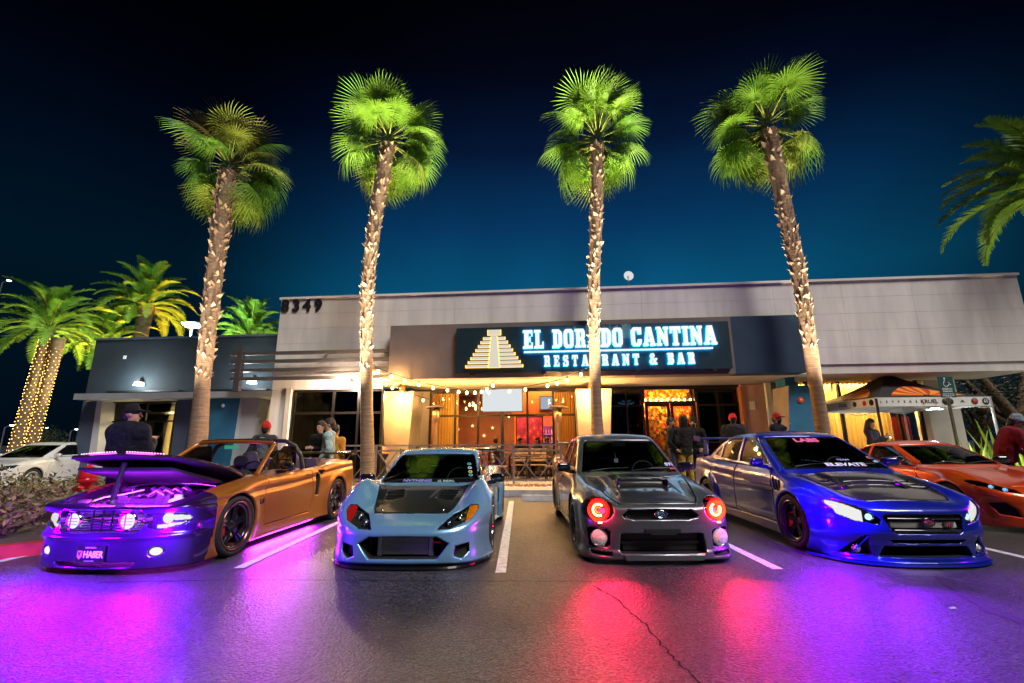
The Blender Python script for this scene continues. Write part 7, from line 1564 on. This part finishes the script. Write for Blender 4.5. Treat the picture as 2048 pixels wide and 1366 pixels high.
def leafy(name, lab, cat, base, H, Wd, n, seed, mats, trunkh=.3, ls=.22, grp=None, m_tr=None):
    r = random.Random(seed); t = thing(name, lab, cat, base, 0, grp); b = MB(); cl = [(Vector((r.gauss(0, Wd*.28), r.gauss(0, Wd*.28), H*(trunkh+(1-trunkh)*r.uniform(.1, .85)))), r.uniform(.18, .34)*Wd) for _ in range(12)]
    for i in range(n):
        c, rd = r.choice(cl); d = Vector((r.gauss(0, 1), r.gauss(0, 1), r.gauss(0, 1))).normalized(); p = c+d*rd*r.uniform(.5, 1.05); p.z = max(p.z, .05); a = Vector((r.gauss(0, 1), r.gauss(0, 1), r.gauss(0, .6))).normalized(); s_ = a.cross(d if abs(a.dot(d)) < .9 else Vector((0, 0, 1))).normalized(); l_ = ls*r.uniform(.6, 1.2)
        b.add([p, p+a*l_*.5+s_*l_*.22, p+a*l_, p+a*l_*.5-s_*l_*.22], [(0, 1, 2, 3)], r.randint(0, len(mats)-1))
    cr_ = b.mesh('crown', mats, fix=False); link('crown', cr_, t); tb_ = MB(); tb_.tube([(0, 0, 0), (0, 0, H*trunkh), cl[0][0]], [Wd*.05, Wd*.04, Wd*.015], 7)
    for c, rd in cl[1:7]: tb_.tube([(0, 0, H*trunkh*.8), c], [Wd*.03, Wd*.008], 5)
    tb_.build('trunk', m_tr or M_trunk2, t); return t
M_dk = [mat('dark_leaf%d' % k, c, .6) for k, c in enumerate(((.02, .035, .012), (.03, .045, .015)))]
leafy('far_tree', 'dark rounded tree in the distance beyond the white hatchback', 'tree', at(95, 880, 45)*Vector((1, 1, 0)) if False else Vector((at(95, 880, 45).x, 45, 0)), 3.2, 3.6, 3000, 61, M_dk, ls=.14)
for k, (px, Y, H, W2) in enumerate(((1960, 26, 6.5, 7), (2040, 24, 7.5, 8), (2090, 30, 6, 8))): leafy('far_tree', ['dark tree beyond the right end of the building', 'taller dark tree at the right edge behind the tent', 'dark tree just outside the right edge'][k], 'tree', Vector((at(px, 870, Y).x, Y, 0)), H, W2, 6000, 62+k, M_dk, ls=.16)
# bright agaves by the right pier
M_ag = mat('agave_green', (.20, .30, .03), .5, noise=(5, .2, 3))
def agave(lab, p, n, L, seed):
    r = random.Random(seed); t = thing('agave', lab, 'plant', p, 0, 'spiky plants by the pier')
    for k in range(n):
        az = k*2.4+r.uniform(-.2, .2); pol = R(10+70*(k/n)); d = Vector((math.cos(az)*math.sin(pol), math.sin(az)*math.sin(pol), math.cos(pol))); s_ = Vector((-math.sin(az), math.cos(az), 0)); l_ = L*r.uniform(.75, 1.1); b = MB(); q = []
        for u, w_ in ((0, .03), (.4, .045), (.75, .03), (1, .002)): c = d*l_*u-Vector((0, 0, .12*l_*u*u*(pol))); nrm = s_.cross(d)*.012; q += [c-s_*w_, c+nrm, c+s_*w_]
        b.add(q, [(3*j+i, 3*j+i+1, 3*j+i+4, 3*j+i+3) for j in range(3) for i in range(2)], 0, True); b.build('leaf', M_ag, t)
agave('bright yellow-green spiky plant left of the man in maroon', Vector((at(1945, 880, 12.2).x, 12.2, .15)), 34, 1.35, 71); agave('tall spiky plant behind the man in maroon', Vector((at(1995, 880, 12.8).x, 12.8, .15)), 30, 1.75, 72); agave('dim spiky plant at the right edge beside the maroon jacket', Vector((at(2040, 880, 11.6).x, 11.6, .1)), 30, 1.4, 73)
point('garden_light', (at(1950, 880, 11.5).x, 11.4, .5), (1., .95, .6), 38, .08)
gl_ = thing('garden_lamp', 'low garden spotlight in front of the spiky plants', 'lamp', (at(1950, 880, 11.5).x, 11.3, .0)); MB().lathe([(.06, 0), (.07, .3), (.0, .34)], 12).build('lamp_can', M_trim, gl_)
agave('yellow-lit spiky plant in the wing window gap', bw(pS(508, V+.8), V+.8, .14), 22, 1.5, 74)
# ================================================================ left planting island
isl = MB(); ip = [(-16, 5.9), (-6.25, 5.75), (-5.85, 6.1), (-5.85, 12.2), (-6.2, 12.6), (-16, 12.6)]
def prism_obj(name, pts, z0, z1, m, kind=None, lab=None):
    o = MB().prism(pts, z0, z1, 'XY').build(name, m)
    if kind: o['kind'] = kind
    if lab: o['label'] = lab
    return o
prism_obj('planting_bed', [(-15.8, 6.08), (-6.32, 5.93), (-6.03, 6.2), (-6.03, 12.1), (-6.3, 12.42), (-15.8, 12.42)], -.02, .13, mat('mulch', (.06, .042, .03), .95, noise=(12, .6, 6), bump=(20, 1, .05)), 'structure', 'dark mulch bed of the planting island')
kr = MB(); M_redk = mat('red_kerb_paint', (.42, .02, .015), .6, noise=(6, .35, 5))
q = ip
for a, b in zip(q, q[1:]+q[:1]):
    a, b = Vector((*a, 0)), Vector((*b, 0)); kr.bar(a+Vector((0, 0, .07)), b+Vector((0, 0, .07)), .17, .15)
tag(kr.build('red_kerb', M_redk), 'red-painted kerb round the planting island', kind='structure')
M_dry = [mat('dry_leaf%d' % k, c, .7) for k, c in enumerate(((.17, .14, .05), (.12, .10, .04), (.22, .17, .08), (.08, .08, .03)))]
rs_ = random.Random(81)
sh_pos = [(-6.9, 6.5), (-7.9, 6.4), (-9.0, 6.5), (-10.2, 6.6), (-7.3, 7.3), (-8.4, 7.4), (-9.6, 7.5), (-6.8, 8.2), (-7.8, 8.5), (-9.0, 8.6), (-10.6, 8.4), (-7.0, 9.6), (-8.9, 10.0), (-10.2, 9.8), (-11.8, 9.6), (-9.7, 11.2), (-11.2, 11.2), (-12.6, 11.2), (-7.4, 11.2), (-6.6, 10.6)]
for k, (x, y) in enumerate(sh_pos): leafy('dry_shrub', 'low dry brownish shrub in the planting island', 'shrub', (x+rs_.uniform(-.2, .2), y+rs_.uniform(-.2, .2), .12), rs_.uniform(.30, .46), rs_.uniform(1.1, 1.5), 620, 90+k, M_dry, .12, .10, 'dry shrubs in the planting island')
# fire hydrant
hy = thing('fire_hydrant', 'glossy red fire hydrant standing behind the raised hood', 'hydrant', (gpos(188, 9.0).x+.02, 9.0, .12)); M_hr = mat('hydrant_red', (.50, .012, .015), .3, coat=.6)
MB().lathe([(.17, 0), (.17, .05), (.11, .06), (.10, .48), (.15, .50), (.15, .56), (.13, .58)], 22).build('barrel', M_hr, hy); MB().lathe([(.15, .58), (.15, .62), (.13, .70), (.08, .78), (.03, .80), (.03, .86), (0, .86)], 22).build('bonnet', M_hr, hy)
for a in (0, 1, 2): MB().lathe([(.0, -.20), (.045, -.20), (.06, -.19), (.06, -.15), (.05, -.10), (.05, 0)], 12, axis='Y').build('outlet_cap', M_hr, hy, (0, 0, .40), (0, 0, [0, R(90), R(-90)][a]))
# ================================================================ people
def grid_net(V, lo, h):
    tab = {}
    n = V.shape; s = V < 0; c8 = [(i, j, k) for i in (0, 1) for j in (0, 1) for k in (0, 1)]; cnt = np.zeros(tuple(a-1 for a in n), np.int8)
    for (i, j, k) in c8: cnt += s[i:n[0]-1+i, j:n[1]-1+j, k:n[2]-1+k]
    return None
class Blob:
    """smooth union of tapered capsules evaluated only near each one"""
    def __init__(s): s.p = []
    def cap(s, a, b, r0, r1, k=.03, sc=(1, 1, 1)): s.p.append((np.array(a, float), np.array(b, float), r0, r1, k, np.array(sc, float))); return s
    def mesh(s, name, h, mats, matfn=None, grow=0., zcut=None):
        lo = np.min([np.minimum(a, b)-(max(r0, r1)+grow)*np.max(sc)-.05 for a, b, r0, r1, k, sc in s.p], 0); hi = np.max([np.maximum(a, b)+(max(r0, r1)+grow)*np.max(sc)+.05 for a, b, r0, r1, k, sc in s.p], 0)
        n = np.ceil((hi-lo)/h).astype(int)+2; V = np.full(tuple(n), .3, np.float32)
        for a, b, r0, r1, k, sc in s.p:
            m = (max(r0, r1)+grow)*sc+k+2*h; i0 = np.maximum(((np.minimum(a, b)-m-lo)/h).astype(int), 0); i1 = np.minimum(((np.maximum(a, b)+m-lo)/h).astype(int)+2, n)
            X, Y, Z = [((lo[i]+h*np.arange(i0[i], i1[i])).astype(np.float32)-a[i])/sc[i] for i in range(3)]
            X, Y, Z = X[:, None, None], Y[None, :, None], Z[None, None, :]; e = (b-a)/sc; L2 = float((e*e).sum())+1e-9
            t = np.clip((X*e[0]+Y*e[1]+Z*e[2])/L2, 0, 1); d = (np.sqrt((X-e[0]*t)**2+(Y-e[1]*t)**2+(Z-e[2]*t)**2)-(r0+(r1-r0)*t)-grow)*float(sc.min())
            sl = tuple(slice(i0[i], i1[i]) for i in range(3)); V[sl] = smin(V[sl], d, k)
        if zcut is not None: V = smax(V, np.broadcast_to((zcut-(lo[2]+h*np.arange(n[2])))[None, None, :].astype(np.float32), V.shape), .012)
        hi = lo+h*(n-1)
        def f(X, Y, Z):
            if np.ndim(X) == 3: return V
            q = np.stack([(X-lo[0])/h, (Y-lo[1])/h, (Z-lo[2])/h], 1); q = np.clip(q, 0, n-1.001); i = q.astype(int); u = q-i; o = 0
            for c in range(8):
                dx, dy, dz = c & 1, c >> 1 & 1, c >> 2; w_ = (u[:, 0] if dx else 1-u[:, 0])*(u[:, 1] if dy else 1-u[:, 1])*(u[:, 2] if dz else 1-u[:, 2]); o = o+w_*V[i[:, 0]+dx, i[:, 1]+dy, i[:, 2]+dz]
            return o
        return sdfmesh(name, f, lo, hi-h*.01, h, mats, matfn, project=1, custom=False)
M_skin = {k: mat('skin_'+k, c, .5, spec=.4) for k, c in (('light', (.52, .30, .21)), ('tan', (.36, .19, .12)), ('brown', (.18, .09, .055)))}
M_eye = mat('eye_dark', (.01, .008, .008), .2); M_hair = {'dark': mat('hair_dark', (.012, .009, .008), .6, noise=(60, .4, 3)), 'brown': mat('hair_brown', (.05, .028, .016), .6, noise=(60, .4, 3))}
def cloth(name, col, rough=.8): return mat('cloth_'+name, col, rough, sheen=.02, spec=.25, noise=(9, .22, 5), bump=(11, .9, .06))
def person(lab, loc, rz, H=1.76, jacket=('black', (.012, .012, .015)), trousers=('denim', (.03, .04, .07)), skin='tan', arms='down', head=0., tilt=0., top='hair', topcol=None, hair='dark', bulk=1., lean=0., seated=False, hood=False, beard=False, grp=None, long_hair=False, phone=False, vest=None, bag=None):
    k_ = H/1.76; S_ = np.array
    def sh(p):   # forward lean of everything above the hips
        p = S_(p, float); 
        if p[2] > .95: c, s_ = math.cos(lean), math.sin(lean); y, z = p[1], p[2]-.95; p = S_((p[0], y*c-z*s_, .95+y*s_+z*c))
        return p
    dzs = -.45 if seated else 0.
    nk = sh((0, .01, 1.46)); hd = sh((0, -.015, 1.635)); hc, hs = math.cos(head), math.sin(head)
    def hp(x, y, z):   # head-local point, turned and tilted
        c, s_ = math.cos(tilt), math.sin(tilt); y, z = y*c-z*s_, y*s_+z*c
        return hd+S_((x*hc-y*hs, x*hs+y*hc, z))
    shl, shr = sh((.185, .0, 1.405)), sh((-.185, .0, 1.405))
    A_ = {'down': ((.235, .03, 1.12), (.225, -.05, .87)), 'pocket': ((.27, .06, 1.13), (.20, -.10, .97)), 'phone': ((.23, -.09, 1.12), (.07, -.32, 1.27)), 'cross': ((.25, -.02, 1.13), (.02, -.22, 1.17)), 'reach': ((.22, -.22, 1.20), (.16, -.46, 1.10)), 'smoke': ((.26, -.04, 1.14), (.06, -.20, 1.42)), 'table': ((.24, -.10, 1.12), (.12, -.32, 1.08))}
    aL, aR_ = (arms if isinstance(arms, tuple) else (arms, arms))
    elL, wrL = [sh(p) for p in A_[aL]]; elR, wrR = [sh((-p[0], p[1], p[2])) for p in A_[aR_]]
    if seated: kn = [S_((sx*.12, -.46, .93)) for sx in (1, -1)]; an = [S_((sx*.13, -.44, .52)) for sx in (1, -1)]
    else: kn = [S_((sx*.105, -.015, .50)) for sx in (1, -1)]; an = [S_((sx*.115, .02, .09)) for sx in (1, -1)]
    hipz = .93
    b = Blob()
    b.cap(S_((0, 0, hipz)), sh((0, 0, 1.12)), .135, .125, .05, (1.15, .78, 1)); b.cap(sh((0, 0, 1.12)), sh((0, 0, 1.32)), .125, .15, .05, (1.15, .72, 1)); b.cap(shl, shr, .065, .065, .05); b.cap(nk-S_((0, 0, .04)), hd-S_((0, 0, .06)), .058, .052, .03)
    b.cap(hp(0, .01, .02), hp(0, .012, .045), .083, .080, .02, (.92, 1.1, 1.12)); b.cap(hp(0, -.03, -.06), hp(0, -.045, -.085), .055, .036, .035); b.cap(hp(0, -.088, .008), hp(0, -.108, -.026), .010, .014, .012); b.cap(hp(-.03, -.082, .026), hp(.03, -.082, .026), .012, .012, .015)
    b.cap(hp(-.022, -.088, -.058), hp(.022, -.088, -.058), .009, .009, .01)
    for sx in (1, -1): b.cap(hp(sx*.078, .015, .02), hp(sx*.082, .018, -.02), .013, .010, .01, (.6, 1, 1))
    for el, wr, s0, sx in ((elL, wrL, shl, 1), (elR, wrR, shr, -1)):
        b.cap(s0, el, .050, .040, .03); b.cap(el, wr, .040, .027, .02); d = wr-el; d /= np.linalg.norm(d); side = np.cross(d, S_((0, 1, 0)) if abs(d[1]) < .8 else S_((0, 0, 1))); side /= np.linalg.norm(side); nr = np.cross(side, d)
        pc_ = wr+d*.05; b.cap(wr+d*.01, wr+d*.085, .028, .034, .015, (1, 1, 1)); inner = -nr*(1 if True else -1)
        for q, (o_, ln_) in enumerate(((-.027, .070), (-.009, .080), (.009, .075), (.026, .060))): p0 = wr+d*.095+side*o_; p1 = p0+d*ln_*.55+inner*.008; p2 = p1+d*ln_*.35+inner*.026; b.cap(p0, p1, .0095, .009, .006); b.cap(p1, p2, .009, .0075, .006)
        t0 = wr+d*.035-side*.030; t1 = t0-side*.022+d*.030+inner*.01; b.cap(t0, t1, .013, .011, .01); b.cap(t1, t1+d*.028+inner*.008, .011, .008, .008)
    for i in range(2): hj = S_(((1, -1)[i]*.09, 0, hipz-.02)); b.cap(hj, kn[i], .085, .058, .04); b.cap(kn[i], an[i], .056, .038, .03); b.cap(an[i]-S_((0, -.03, .04)), an[i]+S_((0, -.14, -.05)), .042, .036, .02)
    hi_ = (hd, hc, hs)
    def mf(x, y, z):
        r = np.zeros(len(x), np.int32)
        for sx in (1, -1): e = hp(sx*.032, -.089, .012); r[((x-e[0])**2+(y-e[1])**2+((z-e[2])*1.3)**2) < .013**2] = 1
        if beard: e = hp(0, -.06, -.08); r[(((x-e[0])**2+(y-e[1])**2+(z-e[2])**2) < .066**2)] = 2
        return r
    me = b.mesh('person', .0125, [M_skin[skin], M_eye, M_hair[hair]], mf); root = link('person', me, None, loc, (0, 0, rz)); tag(root, lab, 'person', grp); root.scale = (k_,)*3
    if seated: root.location = (loc[0], loc[1], loc[2]+dzs*k_)
    jm = cloth(*jacket); g = .022*bulk; j = Blob(); J = .03
    j.cap(S_((0, .0, hipz-.10)), sh((0, 0, 1.12)), .146*bulk, .142*bulk, .05, (1.18, .85, 1)); j.cap(sh((0, 0, 1.12)), sh((0, .0, 1.33)), .142*bulk, .160*bulk, .06, (1.2, .80, 1)); j.cap(shl, shr, .080*bulk, .080*bulk, .06); j.cap(nk-S_((0, 0, .06)), nk+S_((0, .005, .01)), .085, .075, .03)
    for el, wr, s0 in ((elL, wrL, shl), (elR, wrR, shr)): j.cap(s0, el, .078*bulk, .064*bulk, .04); j.cap(el, el+(wr-el)*.97, .064*bulk, .043*bulk, .03)
    if hood: j.cap(hp(0, .03, .03), hp(0, .03, -.06), .122, .115, .05, (.95, 1., 1.1)); 
    else: j.cap(nk+S_((-.07, .075, .0)), nk+S_((.07, .075, .0)), .045*bulk, .045*bulk, .03)
    if hood:
        q = hp(0, -.115, -.01); jme = j.mesh('jacket', .0135, [jm, M_skin[skin]], zcut=.80 if not seated else None); 
    else: jme = j.mesh('jacket', .0135, [jm], zcut=.82 if not seated else None)
    jo = link('jacket', jme, root)
    if vest: v = Blob(); v.cap(S_((0, .01, hipz+.06)), sh((0, .01, 1.12)), .158*bulk, .150*bulk, .05, (1.10, .9, 1)); v.cap(sh((0, .01, 1.12)), sh((0, .01, 1.36)), .150*bulk, .150*bulk, .05, (1.0, .92, 1)); link('vest', v.mesh('vest', .015, [cloth(*vest)]), root)
    tr_ = Blob(); tr_.cap(S_((-.07, 0, hipz)), S_((.07, 0, hipz)), .115, .115, .04, (1, .9, 1))
    for i in range(2): hj = S_(((1, -1)[i]*.09, 0, hipz-.03)); tr_.cap(hj, kn[i], .100, .075, .03); tr_.cap(kn[i], an[i]+S_((0, 0, .03)), .074, .062, .03)
    link('trousers', tr_.mesh('trousers', .017, [cloth(*trousers)]), root)
    s2 = Blob()
    for i in range(2): s2.cap(an[i]+S_((0, .04, -.045)), an[i]+S_((0, -.15, -.055)), .052, .046, .03, (1, 1, .85))
    link('shoes', s2.mesh('shoes', .015, [mat('shoe_black', (.02, .02, .022), .5)]), root)
    hb = Blob()
    if top in ('cap', 'beanie', 'cap_back'):
        tm = cloth(*topcol); hb.cap(hp(0, .012, .055), hp(0, .016, .072), .096, .090, .02, (.95, 1.08, 1.)) 
        if top == 'beanie': hb.cap(hp(0, .02, .04), hp(0, .02, .10), .096, .08, .02, (.95, 1.05, 1))
        else: sg_ = -1 if top == 'cap' else 1; hb.cap(hp(-.045, sg_*.10, .052), hp(.045, sg_*.10, .052), .04, .04, .02, (1, 1.4, .28)); hb.cap(hp(0, sg_*.14, .046), hp(0, sg_*.15, .045), .045, .045, .02, (1.1, 1., .25))
        link('cap', hb.mesh('cap', .0125, [tm]), root)
        hh = Blob(); hh.cap(hp(0, .055, .0), hp(0, .06, -.04), .072, .062, .03); link('hair', hh.mesh('hair', .0135, [M_hair[hair]]), root)
    elif not hood:
        hb.cap(hp(0, .025, .055), hp(0, .03, .078), .093, .084, .03, (.95, 1.05, 1)); hb.cap(hp(0, .06, .0), hp(0, .06, .03), .065, .075, .03); hb.cap(hp(0, -.05, .105), hp(0, .03, .118), .04, .05, .03)
        if long_hair:
            for sx in (1, -1): hb.cap(hp(sx*.075, .02, .03), hp(sx*.085, .03, -.20), .045, .04, .03)
            hb.cap(hp(0, .07, .0), hp(0, .09, -.24), .075, .075, .04)
        link('hair', hb.mesh('hair', .0135, [M_hair[hair]]), root)
    if phone:
        p = (wrL+wrR)/2+S_((0, -.09, .03)); ph = MB().box((-.037, -.005, -.075), (.037, .005, .075), ch=.004).build('phone_case', M_gloss); tag(ph, 'phone held up by the '+lab.split(' ')[0]+' figure with '+' '.join(lab.split(' ')[1:5]), 'phone'); ph.name = 'phone'; Mx = Matrix.Translation(loc) @ Matrix.Rotation(rz, 4, 'Z') @ Matrix.Scale(k_, 4); ph.location = Mx @ Vector(p); ph.rotation_euler = (R(-35), 0, rz)
    return root
def pp(px, Y, z=0.): return Vector((at(px, 870, Y).x, Y, z))
BLK = ('black', (.006, .006, .008)); NAVY = ('navy', (.005, .006, .018)); GRY = ('charcoal', (.04, .04, .045))
p = person('man in black cap and bulky dark hooded coat seen from behind', pp(256, 6.75), R(172), 1.88, NAVY, ('dark', (.015, .015, .02)), 'light', ('phone', 'phone'), R(-48), 0, 'cap', BLK, bulk=1.38, hair='dark')
person('man in red beanie and grey vest seen from behind', pp(531, 10.3), R(180), 1.76, GRY, top='beanie', topcol=('red', (.55, .02, .015)), bulk=1.12, vest=('grey', (.20, .20, .22)), arms='pocket')
person('young man in pale teal jacket, bare-headed, in profile facing left', pp(658, 10.5), R(-75), 1.84, ('teal', (.34, .46, .46)), skin='light', arms='pocket', hair='brown', bulk=1.05)
person('figure in black standing close behind the teal jacket', pp(641, 10.9), R(-20), 1.80, BLK, skin='light', arms='cross')
person('figure in orange jacket half hidden behind the teal jacket', pp(671, 11.0), R(170), 1.72, ('orange', (.55, .22, .03)), skin='tan', arms='down')
person('bare-headed man in black jacket at the entrance, in profile facing right', pp(1342, 12.5, .15), R(70), 1.77, BLK, skin='tan', arms='pocket', beard=True)
person('figure with black hood up at the entrance, back turned', pp(1368, 12.35, .15), R(185), 1.80, ('black2', (.011, .008, .008)), ('mustard', (.40, .25, .04)), 'tan', 'pocket', hood=True, bulk=1.1)
person('man in black beanie and lettered black sweater at the entrance', pp(1389, 12.7, .15), R(-35), 1.78, BLK, skin='tan', arms='pocket', top='beanie', topcol=BLK, beard=True)
person('man in red cap and dark hooded top seen from behind', pp(1469, 11.7, .15), R(150), 1.82, ('charcoal2', (.028, .024, .028)), skin='brown', arms='pocket', top='cap_back', topcol=('red2', (.60, .015, .03)), bulk=1.28, hair='dark')
person('smoking man in dark red cap and navy jacket by the blue pillar', pp(1557, 11.8, .15), R(35), 1.84, NAVY, skin='light', arms=('pocket', 'smoke'), top='cap', topcol=('maroon', (.28, .015, .02)), bulk=1.15, beard=True)
person('woman with long hair looking at a phone under the tent', pp(1744, 12.9, .15), R(25), 1.72, ('plum', (.03, .02, .045)), skin='light', arms='phone', tilt=R(14), long_hair=True, hair='brown', phone=True)
person('man in maroon jacket and pale cap bending forward at the right edge', pp(1996, 9.3), R(62), 1.86, ('maroon2', (.17, .008, .02)), ('jeans', (.03, .045, .08)), 'brown', ('reach', 'reach'), top='cap', topcol=('slate', (.20, .27, .30)), bulk=1.2, lean=R(24), tilt=R(22))
for k, (px, jc, hr, lg) in enumerate(((1040, BLK, 'dark', False), (1075, ('plum', (.03, .02, .045)), 'dark', True), (1094, ('cream', (.5, .45, .38)), 'brown', False), (992, ('white', (.5, .5, .5)), 'brown', False))):
    person(['diner in black seated just right of the television pole', 'long-haired diner seated in the middle of the right window', 'diner in cream seated at the right window edge', 'diner in white seated left of the television pole'][k], bw(pS(px, GD+.75, 870), GD+.75, .15), R([20, -40, 30, 160][k]), 1.74, jc, skin='light', arms='table', seated=True, hair=hr, long_hair=lg, grp='diners behind the glass')
    st = thing('dining_chair', 'dark dining chair '+['under the diner in black', 'under the long-haired diner', 'under the diner in cream', 'under the diner in white'][k], 'chair', bw(pS(px, GD+.75, 870), GD+.75, .15), R([20, -40, 30, 160][k]), 'dining chairs'); MB().box((-.22, -.24, .42), (.22, .22, .46), ch=.03).build('seat', M_rw, st); MB().box((-.22, .2, .5), (.22, .24, .95), ch=.02).build('backrest', M_rw, st)
    for sx in (-.2, .2):
        for sy in (-.2, .2): MB().bar((sx, sy, 0), (sx, sy, .42), .035).build('leg', M_rw, st)
print('objects', len(bpy.data.objects), 'tris', sum(len(o.data.polygons) for o in bpy.data.objects if o.type == 'MESH')*2)
